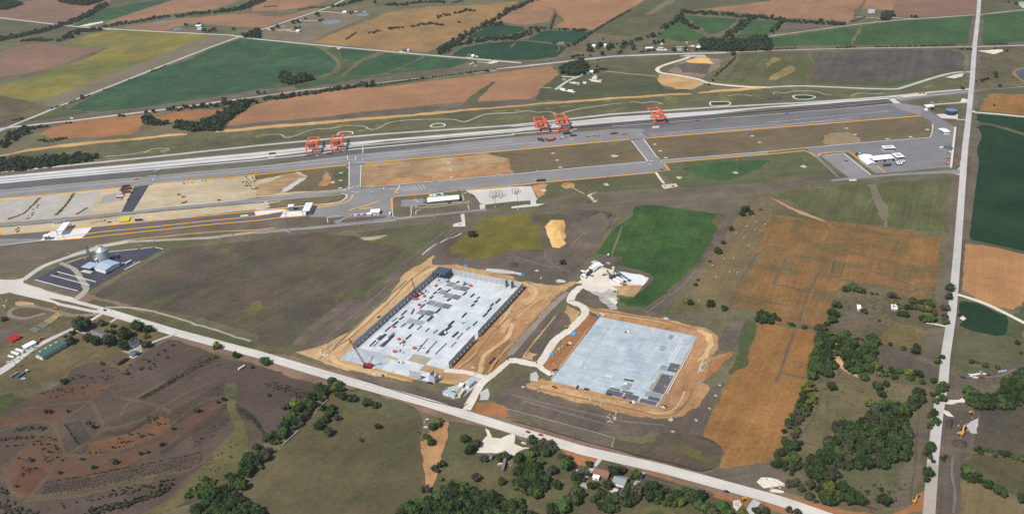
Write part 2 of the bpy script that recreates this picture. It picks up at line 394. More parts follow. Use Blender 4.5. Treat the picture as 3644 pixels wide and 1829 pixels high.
# ---- far north centre
F(soy_far, 'a2 -30,-40 740,-40 730,-5 620,45 440,80 240,110 0,120 -30,122'); F(soy_far, 'a2 -30,152 250,172 630,82 600,108 100,270 -20,276')
F(fm('dry_hill', (158,122,76), (138,112,72), 110, .14, .12, None, (112,108,74)), 'a2 555,432 900,285 1350,120 1700,68 2200,55 2600,14 2600,85 2350,196 2040,395 1820,478 1720,525 1280,503 730,442')
F(soy_far, 'a2 2380,212 2600,95 a3 180,58 280,65 420,100 385,190 380,216 150,252 0,236 a2 2560,240')
F(soy_big, 'a3 240,-30 1380,-30 1180,92 800,302 410,274 530,210 455,120 438,92 270,62 120,70')
F(olive, 'a3 820,330 1180,100 1400,-30 2640,-30 2576,10 1900,88 1700,130 1640,200 1480,300 1100,370')
F(fm('field_track', (124,110,84), (116,104,80), 60, .12, .1), 'a3 1330,150 1580,-20 1680,-20 1400,150')
F(soy_far, 'a3 1920,100 2576,12 a4 0,-10 200,-40 1010,-40 990,0 880,115 870,190 820,246 700,205 0,176 a3 2300,130')
F(soy_far, 'a4 960,100 1010,0 1040,-40 1310,-40 1265,108'); F(soy_pink, 'a4 1272,110 1315,-40 2126,-40 2110,60 2100,150 1560,168 1420,175 1290,150')
F(olive, 'a4 2140,-40 2640,-40 2640,92 2140,140')
F(green_mid, 'a3 1480,332 1640,206 1710,215 1745,270 1845,320 1990,402 1700,422 1440,372'); F(green_mid, 'a3 1720,155 2260,198 2110,312 1980,345 1830,240 1760,190')
F(green_mid, 'a3 2390,205 2576,215 a4 0,215 130,225 60,330 0,345 a3 2400,372 2230,375')
F(soil_w, 'a4 100,330 200,225 640,250 820,255 960,262 620,290'); F(scrub, 'a3 1280,470 1480,375 1700,425 2000,405 2100,380 2576,375 2576,480 1900,500 1300,500')
F(green_mid, 'a4 0,480 20,388 400,330 935,266 845,450 300,460 60,474'); F(green_mid, 'a4 875,450 965,260 1300,215 1700,190 2098,160 2075,448 1500,454 1000,460'); F(green_mid, 'a4 2135,160 2640,105 2640,432 2118,452')
F(green_deep, 'a2 2085,395 2320,255 2576,262 a3 135,275 120,300 20,345 a2 2300,372'); F(green_deep, 'a3 150,405 330,304 800,320 640,432 430,430')
F(green_deep, 'a2 1955,558 2060,480 2320,430 2576,414 a3 120,414 370,440 555,470 460,568 200,600 0,606 a2 2400,600 2100,566')
F(fm('pivot_lane', (110,104,80), (104,98,76), 60, .12, .1), 'a3 -20,470 40,425 48,425 0,480', 3); ribbon('farm_track', MATS['pivot_lane'], 'a3 460,570 520,520 590,470', 6, 4); ribbon('farm_track', MATS['pivot_lane'], 'a3 460,450 478,480 470,510 440,525', 3, 4)
F(green_far, 'a2 818,512 872,488 1220,520 1000,612 880,598'); F(green_far, 'a2 860,766 960,690 1100,602 1290,530 1665,566 1320,722 1190,745'); F(green_far, 'a2 1310,736 1700,565 2170,602 2060,640 1900,698 1500,728')
F(green_lawn, 'a2 700,500 790,470 820,520 880,600 990,615 950,680 850,768 1200,748 800,790 620,780 800,720 850,650 820,590', 1)
ribbon('farm_track', MATS['pivot_lane'], 'a2 640,480 740,545 820,620 830,660 790,725 600,780', 9, 2, True); ribbon('farm_track', MATS['pivot_lane'], 'a2 860,765 960,680 1090,595 1250,525', 9, 2, True)
F(fm('dry_yard', (126,112,92), (118,106,86), 60, .14, .1), 'a2 0,310 250,255 640,115 1020,130 1060,190 700,340 550,430 0,380')
# ---- rail corridor farms
ribbon('railway_verge', soil_w, 'a1 -20,1290 700,1185 1250,1120 1700,1060 2420,960 a2 0,925 1030,825 1440,755 2100,690 2576,655 a3 500,600 1000,568 1500,545 2100,525 a4 0,505 1000,478 2080,470 2640,440', 42, 1)
ribbon('railway', gravel, 'a1 -30,1290 150,1265 720,1205 1250,1140 1700,1085 2420,985', 9, 3); ribbon('railway', gravel_d, 'a1 2420,985 2576,965 a2 0,950 500,900 1030,848', 8, 3); ribbon('railway', gravel_d, 'a2 1030,848 1700,775 2400,705', 5, 3)
ribbon('railway', gravel, 'a2 2400,690 2576,672 a3 0,668 400,632 1000,565 1500,543 2140,528', [6, 11, 11], 3); ribbon('railway', gravel_d, 'a3 2140,528 a4 0,508 1000,482 2080,470', 7, 3); ribbon('railway', gravel, 'a4 2080,470 2640,452', 6, 3)
F(olive, 'a3 720,640 1650,545 1780,560 1450,690 1460,740 980,735 900,700 720,700'); F(fm('dark_grass', (84,86,62), (78,82,56), 80, .18, .14, (3., 6., 60., .08), (100,100,60)), 'a3 270,900 450,760 960,735 1440,760 1470,830 1540,890 1800,900 1700,930 900,985 250,1010 ')
ribbon('quarry_road', chalk, 'a3 1800,560 1720,590 1560,640 1470,675 1455,705 1500,730 1640,750 1850,790 1980,832 2300,865 2576,874', 9, 3, True); ribbon('quarry_road', gravel, 'a4 -5,875 300,860 600,868 1000,885 1280,890 1400,865 1700,770 1900,725 2060,722', 8, 3, True)
F(gravel, 'a3 1670,565 1760,548 1920,550 1940,572 1800,570', 3, 1.5, 'gravel_pad'); F(chalk, 'a4 1790,772 1920,740 1980,735 1965,765 1890,785', 3, 1., 'gravel_pad')
F(fm('spread_soil', (150,126,100), (128,110,96), 50, .1, .1, (3., 12., 90., .1)), 'a3 1560,715 1720,590 1830,575 2060,590 2110,610 2080,660 2050,690 1900,780 1650,745', 2); F(soil, 'a3 1640,655 1760,620 2010,640 1960,690 1940,745 1700,720', 3); F(sandpile_m, 'a3 1740,605 1850,575 1960,580 2020,640 1760,628', 3)
F(fm('spoil_tan', (198,160,108), (184,146,98), 40, .08, .08, (3., 5., 40., .08)), 'a3 1470,740 1560,738 1840,790 1915,830 1905,850 1800,895 1640,892 1500,850 1455,790', 2)
F(mixed_ne, 'a3 2100,825 2250,620 2300,540 2576,530 a4 0,530 430,535 490,680 462,840 300,850 0,850 a3 2500,860'); F(fm('gold_weeds', (150,130,80), (132,118,76), 30, .2, .2), 'a4 0,640 80,570 160,600 60,640 20,680', 3); F(MATS['gold_weeds'], 'a4 40,770 120,720 240,650 300,680 260,730 100,800 30,800', 3)
F(stubble, 'a4 440,540 540,522 1250,498 1830,500 1960,530 1985,580 1970,705 1800,745 1300,860 1200,868 470,830 505,640'); F(green_lawn, 'a4 470,830 1200,868 1300,860 1800,745 1780,725 1250,825 900,830 500,810', 2, 2.)
ribbon('field_lane', MATS['field_track'], 'a4 1830,500 1980,530 2010,600 2000,700 1975,720', 7, 3, True)
ribbon('field_edge', lane_grass, 'a4 490,640 480,720 462,840', 6, 3, True)
F(scrub, 'a4 2120,480 2640,470 2640,860 2090,880 2075,760'); F(chalk, 'a4 2110,508 2200,505 2360,495 2370,515 2270,542 2180,525', 3, 1.5, 'gravel_pad'); F(pond_b, 'a4 2495,730 2640,700 2640,775 2560,765', 3, 0, 'pond')
ribbon('field_lane', fm('pond_bank', (140,122,90), (130,116,84), 40, .1, .1), 'a4 2576,820 2480,740 2500,700 2640,670', 7, 2, True)
F(crops_e2, 'a4 2160,1095 2180,990 2250,935 2640,945 2640,1160 2300,1115 2150,1105')
F(olive, 'a4 2080,905 2640,880 2640,940 2250,930 2180,985 2120,1100 2070,1090')
# ---- the straw strip, swale and rail yard
F(soil, 'b1 -30,290 300,225 900,165 1900,55 2200,5 a2 0,1225 700,1165 1400,1088 2100,1050 2600,1000 a3 250,1005 250,1025 0,1060 a2 2576,1062 1400,1155 0,1262 b1 1860,75', 2)
F(strawstrip, 'b1 -30,297 0,290 300,222 900,150 1400,108 1800,68 1870,72 1860,86 1400,135 900,178 300,250 -30,305', 3); F(strawstrip, 'b1 2140,45 2576,0 a2 0,1265 1280,1160 2576,1052 a3 0,1050 900,982 1500,940 1780,932 1800,945 1500,960 900,1000 0,1070 a2 2576,1074 1280,1185 0,1292 b1 2576,20 2150,62', 3); F(strawstrip, 'a3 1850,932 1900,915 2300,882 2500,874 2500,886 1950,928', 3)
F(swale, 'b1 -30,308 300,252 900,180 1860,88 2576,22 a2 0,1295 2576,1078 a3 900,1004 1850,940 2500,890 a4 0,895 1000,905 1280,905 1700,800 2050,740 2040,900 1500,935 1200,962 a4 0,1035 a3 2000,1060 1000,1130 0,1200 b2 2576,-15 1200,72 0,180 b1 2576,180 1460,305 870,365 -30,455', 1)
ditch_m = fm('ditch_stone', (186,178,158), (160,152,128), 12, .16, .14)
ribbon('dry_ditch', ditch_m, 'a2 690,1280 780,1282 860,1255 1080,1262 1120,1285 1200,1288 1330,1225 1500,1200 1700,1192 1950,1192 2070,1215 2160,1190 2300,1140 2576,1125 a3 160,1108 260,1122 380,1115 460,1142 540,1120 640,1095 780,1070 1000,1040 1100,1032', [1., 4.5, 3., 5., 3., 4.5, 2.], 4, True, .8)
ribbon('dry_ditch', ditch_m, 'b2 60,85 180,82 260,85 280,105 320,112 400,92 480,62 600,28 700,25 850,5', [2., 4., 2.5, 4.], 4, True, .7); ribbon('dry_ditch', ditch_m, 'a4 80,940 100,922 200,930 260,915 400,908 520,918 580,940 660,950', 3., 4, True, .7); ribbon('dry_ditch', ditch_m, 'a4 850,958 930,930 1080,938 1180,930', 2.5, 4, True, .5); ribbon('dry_ditch', ditch_m, 'a3 1180,1022 1250,1020 1300,1030 1360,1022 1420,1015 1500,1038', 3.5, 4, True, .5)
ribbon('dry_ditch', ditch_m, 'a3 2160,960 2250,945 2330,948 2400,962', 2.5, 4, True, .5); ribbon('dry_ditch', ditch_m, 'b1 1440,265 1520,225 1640,220 1680,235 1600,250', 3., 4, True, .4); ribbon('dry_ditch', gravel, 'b1 1050,300 1250,285 1500,245', 2., 4, True, .6)
for t in ('a2 1740,1258 1780,1235 1850,1232 1885,1245 1870,1262 1800,1270 1750,1268 1740,1258', 'b2 812,85 840,60 900,52 960,58 965,75', 'a4 272,962 300,952 400,950 480,962 492,975 440,990 330,992 290,980 272,962', 'a3 1980,1022 2010,1016 2150,1016 2182,1032 2150,1052 2010,1056 1980,1045 1980,1022'):
    ribbon('drain_rim', chalk, t, 3., 5, True)
F(green_deep, 'a4 290,962 390,953 470,965 440,985 330,988', 4, .4, 'basin'); F(green_deep, 'a3 1995,1025 2140,1020 2160,1035 2010,1050', 4, .4, 'basin'); F(asphalt_n, 'a4 25,985 90,968 160,978 180,1000 60,1002', 4, .6, 'basin')
ribbon('gravel_road', gravel, 'b1 -30,458 0,455 870,372 1460,312 2576,192 b2 0,190 1200,82 2576,-10 a3 0,1212 1000,1140 2000,1072 2576,1042 a4 400,1025 1200,968 1330,955', 8., 4)
F(soil_w, 'b1 -30,465 870,380 1460,322 2576,202 b2 1200,92 2000,35 a3 0,1225 1000,1150 2000,1085 2576,1052 a4 1200,975 1200,990 0,1060 a3 2030,1110 0,1250 b2 2576,20 1000,150 0,235 b1 2576,255 0,495 -30,498', 2)
F(ballast, 'b1 -30,500 0,497 2576,258 b2 0,240 1000,155 2576,24 a3 0,1252 1000,1168 2030,1105 2576,1065 a4 700,1010 1230,978 1230,990 700,1035 0,1078 a3 2576,1095 2030,1140 1000,1225 500,1270 b2 2576,58 1300,148 1000,195 b2 0,320 b1 2576,345 0,572 -30,575', 3, 0, 'rail_ballast')
for (a, b, wd, mt) in (('b1 -30,512 2576,272', 'b2 0,254 1000,168 2576,34', 2.2, runway), ('b1 -30,546 2576,303', 'b2 0,285 1300,168 2576,52', 2.2, runway), ('b1 -30,567 2576,336', 'b2 0,312 1000,228 2576,84', 3.2, runway)):
    ribbon('crane_runway', mt, a + ' ' + b, wd, 6)
for (a, wd) in (('b1 -30,528 2576,287 b2 0,269 2576,43', 2.4), ('b1 -30,556 2576,320 b2 0,299 1000,205 2576,66', 2.4), ('a3 500,1230 1000,1190 2576,1078', 1.5)):
    ribbon('rail_track', fm('rail_sleepers', (140,134,130), (128,122,120), 40, .12, .08), a, wd, 5)
ribbon('crane_runway', runway, 'a3 0,1265 900,1188 2040,1118 a4 0,1068 1230,984', 2.2, 6)
ribbon('crane_runway', runway, 'a3 560,1258 1400,1190 2040,1130', 2.2, 6)
ribbon('crane_runway', runway, 'b3 0,78 500,40 650,28', 2.6, 7)
F(asphalt, 'b1 -30,640 0,638 2576,400 b2 0,365 900,290 1460,225 2576,110 a3 1000,1290 2030,1210 2576,1165 a4 0,1135 1230,1035 1330,1028 1560,1062 1580,1165 1550,1158 0,1278 b3 2576,20 1340,120 1180,132 0,236 b2 2576,236 1085,370 900,386 0,471 b1 2576,480 1530,577 1330,602 0,727 -30,730', 3, 0, 'container_yard')
F(asphalt_d, 'b1 -30,575 2576,345 b2 0,320 1000,240 2576,100 2576,110 1460,225 900,290 0,365 b1 2576,400 0,638 -30,640', 4, 0, 'crane_lane')
F(asphalt_d, 'b2 1060,245 2576,105 b3 0,80 600,35 a3 1000,1250 2030,1170 2576,1150 a4 0,1135 600,1090 600,1140 0,1190 a3 2576,1215 1500,1290 b3 900,20 0,110 b2 2576,125 1460,235 1060,275', 4, 0, 'crane_lane')
F(fm('worn_yard', (121,118,118), (113,110,111), 60, .07, .06, (5., 4., 120., .07)), 'a3 1330,1290 2030,1186 2576,1146 a4 0,1138 700,1090 1240,1042 1340,1092 1540,1152 0,1272 b3 2576,14 1352,114 1300,60', 4, 0, 'container_yard')
F(trackbed, 'b2 1500,165 2576,55 a3 500,1268 1000,1222 2030,1142 2576,1098 a4 0,1078 700,1030 1235,988 1260,1030 700,1085 0,1132 a3 2576,1140 2030,1180 1000,1262 b3 0,55 b2 2576,85 1500,190', 5, .4, 'rail_trackbed')
for t in ('b2 2000,110 2576,62 a3 700,1255 2030,1150 a4 0,1095 700,1045 1240,1002', 'a3 1000,1248 2030,1166 2576,1122 a4 0,1112 700,1062 1250,1015'):
    ribbon('rail_track', gravel, t, .8, 6)
ribbon('painted_line', paint_w, 'a3 1000,1262 2030,1182 2576,1143 a4 0,1136 700,1088 1240,1040', 1., 6)
F(cover, 'a4 1225,988 1280,985 1350,1030 1280,1034', 6, 0, 'concrete_crossing')
F(asphalt, 'a4 1330,960 1500,940 1700,935 2040,905 2035,935 1700,970 1500,1000 1370,1020 1290,985', 3, 0, 'yard_road'); ribbon('gravel_road', gravel, 'a4 1230,970 1500,935 2035,890', 9, 4); ribbon('rail_track', gravel_d, 'a4 1270,985 1600,955 2040,915 2576,868 2640,862', 5, 4); ribbon('rail_track', asphalt_d, 'a4 1340,1015 1700,965 2040,925 2200,900 2640,868', 5, 5)
ribbon('gravel_road', gravel, 'a4 1580,1052 1900,1028 2040,1018', 7, 4); F(chalk, 'a4 1940,1030 1960,980 2030,1000 2035,1020', 3, 1, 'gravel_pad'); F(chalk, 'a4 1300,960 1420,940 1600,930 1600,955 1400,970', 3, 1, 'gravel_pad')
apron = fm('gate_concrete', (228,226,221), (220,218,213), 20, .05, .04)
bay_p = pm('worn_bay_paint', (182,180,178), .8)
# ---- yard markings: yellow edges, white bay rows
for t in ('b1 -30,727 0,724 750,656 1325,602', 'b1 1520,577 2576,480 b2 0,471 905,387', 'b2 1085,369 1900,297 2576,237 b3 0,236 1180,132', 'b3 1340,120 2576,20 a4 0,1279 1550,1157'):
    ribbon('yellow_kerb_line', paint_y, t, 3.4, 8)
for a, b in (('b1 -30,641', 'b1 1400,508 '), ('b1 1590,490', 'b1 2576,400 b2 0,390 900,312'), ('b2 1085,288', 'b2 1900,218 2576,152'), ('a4 0,1225', 'a4 1230,1110'), ('b3 1370,78', 'b3 2576,-12 a4 0,1255 940,1190')):
    ribbon('painted_line', paint_w, a + ' ' + b, .7, 8)
for a, dz in (('b1 -30,658 1390,522', 0), ('b1 1600,503 2576,415 b2 0,405 900,328', 0), ('b2 1085,300 1900,232 2576,165 b3 0,165', 0), ('b3 1370,90 2576,5', 0)):
    dashes('bay_marking', bay_p, a, .16, 3.4, 22., 9)
for a in ('b1 -30,675 1390,540', 'b1 1600,518 2576,432 b2 0,420 900,345', 'b2 1085,316 1900,245 2576,180 b3 0,180 280,160', 'b3 1370,98 2576,8 a4 0,1235 940,1162'):
    ribbon('painted_line', paint_w, a, .7, 8)
for t in ('b2 915,290 915,335 995,332 995,298', 'b2 1068,205 1068,268', 'b2 1065,320 1065,335', 'b2 990,362 1082,358', 'b2 930,355 930,385', 'b1 1530,452 1590,425', 'b1 1480,495 1560,490', 'b1 1520,540 1530,520', 'b3 1280,75 1290,85', 'b2 1010,590 1010,605', 'b2 920,628 980,624 980,600', 'b2 975,660 1040,656', 'b2 1328,628 1420,622 1432,585', 'b2 1275,612 1275,628', 'b3 1375,345 1415,345', 'b3 1370,370 1390,380', 'b3 1485,345 1500,356'):
    ribbon('painted_line', paint_w, t, 1.1, 10)
for k in range(7): ribbon('painted_line', paint_w, 'b2 %d,%d %d,%d' % (1420+40*k, 610-5*k, 1490+33*k, 648-4*k), .6, 9)
# ---- infields and lots of the terminal
F(sandlot, 'b1 -30,730 750,660 1325,606 1340,600 1480,590 1530,580 2576,487 b2 0,480 905,395 930,415 925,600 880,630 0,710 b1 2576,690 2100,775 1500,840 900,890 0,965 -30,968', 3, .6, 'sandy_lot')
F(gravel_g, 'b1 -30,740 750,672 1010,640 880,860 640,905 0,955 -30,958', 4, 2, 'gravel_lot'); F(fm('grey_patch', (166,160,156), (158,152,148), 30, .08, .06), 'b1 960,770 1040,690 1190,655 1170,740 1060,765', 5, 2, 'gravel_lot')
F(infield_t, 'b2 0,600 100,560 260,490 400,455 500,500 380,580 280,655 100,690 0,700', 4, 2); F(infield_b, 'b2 0,480 300,450 905,398 930,420 925,600 880,625 400,650 280,660 400,590 520,500 420,455 0,540', 4, 2); F(clay, 'b2 620,600 660,540 700,440 740,480 750,540 720,590', 5, 2.5); F(infield_g, 'b2 740,440 905,405 925,440 920,590 860,620 820,560 770,500', 5, 2); F(gravel, 'b2 250,660 430,520 500,510 380,600 300,655', 5, 2, 'gravel_patch')
F(asphalt_n, 'b1 1338,602 1485,588 1330,842 1300,850 1210,852', 6, 0, 'service_road')
for t in ('b1 80,925 230,870 310,800 400,710', 'b1 560,885 640,800 740,665', 'b1 760,880 870,810'): ribbon('weed_strip', fm('weeds', (104,94,66), (90,86,56), 20, .2, .2), t, [7., 4., 6.], 6, True, 2.)
ribbon('yard_road', asphalt, 'b1 -30,988 0,983 650,930 1200,868 1700,815 2576,742 b2 0,735 300,706 600,680 920,642', 13, 5); 
ribbon('painted_line', curb_m, 'b1 1330,842 1700,800 2576,722 b2 0,712 300,688 600,662 900,635', 1.2, 7); ribbon('painted_line', curb_m, 'b2 0,752 600,700 850,682', 1.2, 7)
F(sandlot, 'b1 -30,1010 650,955 1250,885 1700,840 2576,765 b2 0,765 250,740 200,790 60,830 0,830 b1 2576,838 920,1002 500,1042 20,1082 5,1040', 3, 1, 'sandy_strip')
F(infield_b, 'b2 130,770 400,720 820,690 870,700 850,730 780,755 400,790 150,805', 5, 1); ribbon('kerb', curb_m, 'b2 0,830 200,822 500,790 800,760 890,720 905,685 880,672 850,672', 2.5, 7, True)
F(asphalt_d, 'b1 -30,1085 500,1050 920,1002 2576,842 b2 0,836 330,828 500,830 560,830 540,905 350,910 b2 0,945 b1 2576,945 2000,990 800,1122 430,1138 0,1168 -30,1170', 4, 0, 'gate_road'); ribbon('kerb', curb_m, 'b1 0,1186 430,1136', 1.5, 6); F(asphalt, 'b1 -30,1120 430,1120 430,1138 0,1185 -30,1188', 5, 0, 'gate_road')
F(asphalt, 'b2 540,800 760,770 880,740 910,690 900,650 920,640 1045,618 1430,590 2576,478 b3 0,477 700,412 1350,352 1480,340 2576,250 b4 0,247 0,284 b3 2576,278 1540,362 1530,380 1578,440 1430,460 700,527 0,592 b2 2576,587 1850,650 1735,672 1400,698 1358,710 1360,830 1370,900 1300,940 800,970 720,905 540,905', 4, 0, 'yard_road')
F(asphalt, 'b2 930,386 1052,384 1045,612 985,640 920,640 930,600', 5, 0, 'yard_road'); F(asphalt, 'b3 1195,140 1325,122 1480,342 1345,355', 5, 0, 'yard_road')
for t in ('b2 932,388 930,600 915,625 870,632', 'b2 1050,385 1042,608 1430,580 2576,476 b3 0,474 700,410 1340,352 1360,335', 'b3 1195,142 1280,250 1355,345', 'b3 1315,125 1440,295 1490,338 2576,250 b4 0,245 400,215 1100,152 1640,112 1660,60 1668,-20', 'b4 1890,5 1850,400'): ribbon('kerb', curb_m, t, 1.6, 7)
F(infield_t, 'b2 1055,385 1085,375 1900,302 2560,245 2520,320 2540,430 2576,470 1430,580 1055,604', 3, 1); F(clay, 'b2 1080,600 1250,540 1600,500 2300,420 2520,320 2540,430 2576,470 1430,578', 4, 3)
F(infield_b, 'b2 2300,275 2576,245 b3 0,240 1190,140 1345,345 700,405 20,462 b2 2550,440 2530,330', 4, 1); F(infield_b, 'b3 1325,122 1340,128 2576,28 a4 0,1286 1550,1166 1645,1215 1665,1290 b4 1660,40 1638,108 1100,148 400,212 0,242 b3 2576,246 1495,334', 3, .6); F(fm('pale_patch', (150,130,98), (142,122,92), 40, .1, .1), 'b4 580,90 640,65 820,55 900,100 940,155 780,180 600,185', 4, 3)
for t in ('b2 900,400 0,480', 'b2 1090,372 2560,246', 'b3 1170,140 0,242'): ribbon('grass_edge', infield_g, t, 4., 5, False, 1.)
for t in ('b3 205,565 700,527 1430,460', 'b3 1527,365 2576,278 b4 0,281 385,244 430,258 500,300', 'b3 1528,378 1575,440', 'b4 530,298 535,275 600,265 820,250 870,280 930,330', 'b2 1360,835 1356,715 1400,698 1730,670 1732,705', 'b2 1870,655 2010,643', 'b2 2090,632 2576,588 b3 0,590 205,572', 'b1 20,1080 500,1038 920,1002 2576,841 b2 0,834 280,826 330,838', 'b1 5,1010 0,1050 20,1080', 'b1 560,1116 1000,1052 1310,1022 b1 1320,1020 1600,994', 'b1 1610,990 1890,962', 'b1 1900,960 2400,910 2576,890 b2 0,895 200,860 330,838', 'b1 560,1134 800,1116 2000,988 2576,938 b2 0,937 240,910 500,890', 'b2 540,820 700,800 880,765 950,725 970,680', 'b2 540,808 700,785 770,770', 'b2 950,830 1100,785 1230,745', 'b2 920,835 960,835', 'b2 1040,822 1165,812', 'b2 1385,662 1430,660', 'b2 1385,660 1425,620'): ribbon('yellow_kerb_line', paint_y, t, 2.7, 9)
F(apron, 'b1 505,1045 920,1003 850,1082 800,1120 560,1134 400,1138', 6, 0, 'concrete_apron'); F(apron, 'b1 2535,846 2576,842 b2 0,838 290,828 330,838 200,860 120,880 0,893 b1 2520,893', 6, 0, 'concrete_apron'); F(apron, 'b2 280,850 500,840 500,888 240,910', 6, 0, 'concrete_apron')
# ---- terminal office lots
F(soil_w, 'b2 1366,720 1420,705 1720,675 1720,700 1450,735 1450,800 1540,805 1540,895 1420,908 1370,890', 5, .5, 'planting_bed'); F(asphalt, 'b2 1450,735 1700,715 1700,780 1540,800 1450,800', 6, 0, 'car_park'); F(infield_g, 'b2 1875,658 2020,648 2060,690 2070,745 1600,808 1620,790 2020,745', 6, .4, 'lawn'); F(cover, 'b2 1735,675 1865,658 1870,690 1735,705', 6, 0, 'concrete_apron')
F(soil_w, 'b2 1600,840 1900,800 2110,785 2122,830 2000,845 1630,885 1600,875', 6, .4, 'planting_bed'); F(soil_w, 'b2 2155,735 2205,730 2232,828 2180,830', 6, .3, 'planting_bed'); F(soil_w, 'b2 850,930 1000,905 1300,890 1310,905 1250,920 900,962 840,955', 6, .4, 'planting_bed'); F(soil_w, 'b2 730,915 970,890 970,905 800,935 740,965', 5, .4, 'planting_bed')
F(cover, 'b2 2085,640 2190,632 2576,600 b3 0,600 195,598 260,735 0,750 b2 2576,745 2290,780 2240,770 2180,690', 6, 0, 'concrete_pad'); F(cover, 'b2 2230,780 2290,778 2280,828 2235,828', 6, 0, 'concrete_pad'); F(cover, 'b3 190,740 240,728 250,775 340,768 260,795 0,818 0,800 190,775', 6, 0, 'concrete_pad'); F(olive, 'b2 2285,785 2576,758 b3 180,745 190,770 0,785 b2 2300,822', 5, .4)
for t in ('b2 1362,835 1372,900 1420,910 1540,895 1545,800', 'b2 1595,880 1600,845 1640,830', 'b2 1610,790 1600,808 1800,800 2100,760 2110,745', 'b2 2060,680 2075,745', 'b2 2125,830 2115,785', 'b2 840,945 900,905 1010,890', 'b2 720,960 722,905 850,895'): ribbon('kerb', curb_m, t, 1.1, 8, True)
ribbon('perimeter_road', gravel_d, 'b1 700,1285 1000,1190 1270,1150 2100,1110 2576,1050 b2 0,1058 600,1008 1400,925', 8, 5); ribbon('perimeter_road', asphalt, 'b2 0,1058 700,995 1400,925 1560,905 2000,860 2300,830', 8, 6); ribbon('kerb', gravel, 'b2 0,1070 700,1006 1400,938', 1.2, 6); ribbon('field_verge', strawstrip, 'b1 940,1190 1300,1130 2000,1060 2576,1030 b2 0,1030 200,1012', 3., 5, False, .6)
F(cover, 'b2 2040,880 2080,868 2090,998 1965,1000 1970,975 2060,950', 6, .3, 'concrete_pad'); F(soil_w, 'b1 -30,1185 430,1140 900,1100 2576,950 b2 240,915 720,905 760,965 0,1040 b1 2576,1040 1200,1130 900,1190 700,1280 c1 0,260 0,120 -30,120', 1, 1.)
# ---- land just south of the terminal
F(soil_w, 'b2 1400,945 2000,870 2300,835 b3 0,840 700,790 1400,730 2576,660 b4 0,650 600,590 1850,480 1930,500 1940,520 1000,565 0,660 b3 2576,680 1420,770 700,840 0,870 b2 2576,880 2100,920 2090,1000 1400,1010 0,1120 0,1075', 1, 1.5); F(soil_w, 'b3 280,760 700,690 1500,620 2576,560 b4 0,520 620,465 740,515 660,550 0,650 b3 2576,660 1400,735 400,800', 2, 1.5)
F(olive, 'b3 270,590 700,530 1430,465 1500,560 1500,600 700,690 290,735', 2, 1.); F(infield_g, 'b3 850,590 1450,545 1490,560 1480,590 900,650', 3, 3); F(clay, 'b3 210,590 360,575 330,660 250,720 190,600', 3, 3); F(clay, 'b3 510,570 600,565 630,610 560,625 500,600', 4, 2); F(infield_g, 'b3 1550,370 2576,285 b4 0,290 400,250 500,310 720,500 620,465 0,515 b3 2576,560 1700,610 1600,560 1500,470 1578,445', 2, 1); F(green_mid, 'b3 1700,420 2000,360 2576,340 2500,420 2100,550 2040,540', 3, 3)
ribbon('dirt_track', tan, 'b3 560,580 640,630 740,680', 3., 5, True, .4); ribbon('gravel_track', chalk, 'b3 1440,460 1480,520 1520,570', 4., 5, True); F(cover, 'b3 1490,585 1640,570 1660,600 1520,625', 6, 0, 'concrete_pad'); ribbon('yellow_kerb_line', paint_y, 'b3 1520,622 1485,580 1530,576', 1.6, 8); ribbon('yellow_kerb_line', paint_y, 'b3 1590,574 1640,570 1658,603', 1.6, 8)
for t in ('b3 990,290 1030,283 1070,295 1040,308 1000,305', 'b3 910,575 950,565 978,585 950,596', 'b3 1635,508 1670,498 1700,515 1670,528', 'b3 2195,460 2240,450 2262,465 2235,476', 'b3 285,635 320,625 355,640 320,655', 'b4 342,398 375,385 418,402 385,415', 'b2 740,560 770,545 792,555 770,572', 'b2 78,755 110,750 125,760 95,768', 'a4 1580,1300 b4 1575,28 1620,20 1640,42', 'b3 750,690 770,675 860,650 790,690 860,750 820,760'): F(fm('pale_base', (206,190,150), (196,180,142), 10, .1, .1), t, 6, .6, 'gravel_pad')
# ---- east maintenance yard
F(yard_e, 'a4 1560,1062 1905,1285 b4 1900,10 1852,405 1200,465 1100,470 1060,440 940,310 870,275 820,250 560,270 530,300 735,510 740,520 560,340 470,270 400,215 1100,150 1640,110 1662,60 a4 1655,1280 1650,1215 1550,1158', 4, 0, 'maintenance_yard'); F(asphalt, 'b4 545,285 780,268 1050,485 830,508 680,400 560,300', 5, 0, 'car_park'); F(asphalt, 'b4 470,270 560,345 730,505 660,535 740,520 1000,490 1950,430 1960,480 1800,470 1300,490 660,550 650,535 720,510 500,310 400,240', 5, 0, 'yard_road'); F(infield_g, 'b4 785,265 860,285 900,320 870,335', 6, .4, 'lawn'); F(infield_b, 'b4 680,405 820,500 790,500 690,425', 6, .3, 'planting_bed'); F(infield_b, 'b4 580,320 670,380 640,385', 6, .3, 'planting_bed'); F(infield_b, 'b4 950,390 1000,395 1100,470 1060,475', 6, .3, 'lawn')
F(asphalt, 'b4 1000,395 1060,385 1100,380 1195,460 1100,470', 6, 0, 'car_park'); ribbon('yellow_kerb_line', paint_y, 'b4 1100,385 1195,462', 2., 9); ribbon('kerb', curb_m, 'b4 780,268 1050,485', 2., 8); ribbon('kerb', curb_m, 'b4 600,290 775,270', 1., 8)
dashes('bay_marking', bay_p, 'b4 1380,370 1880,330', .25, 4., 11., 9); dashes('bay_marking', bay_p, 'b4 1210,440 1840,390', .2, 4., 10., 9)
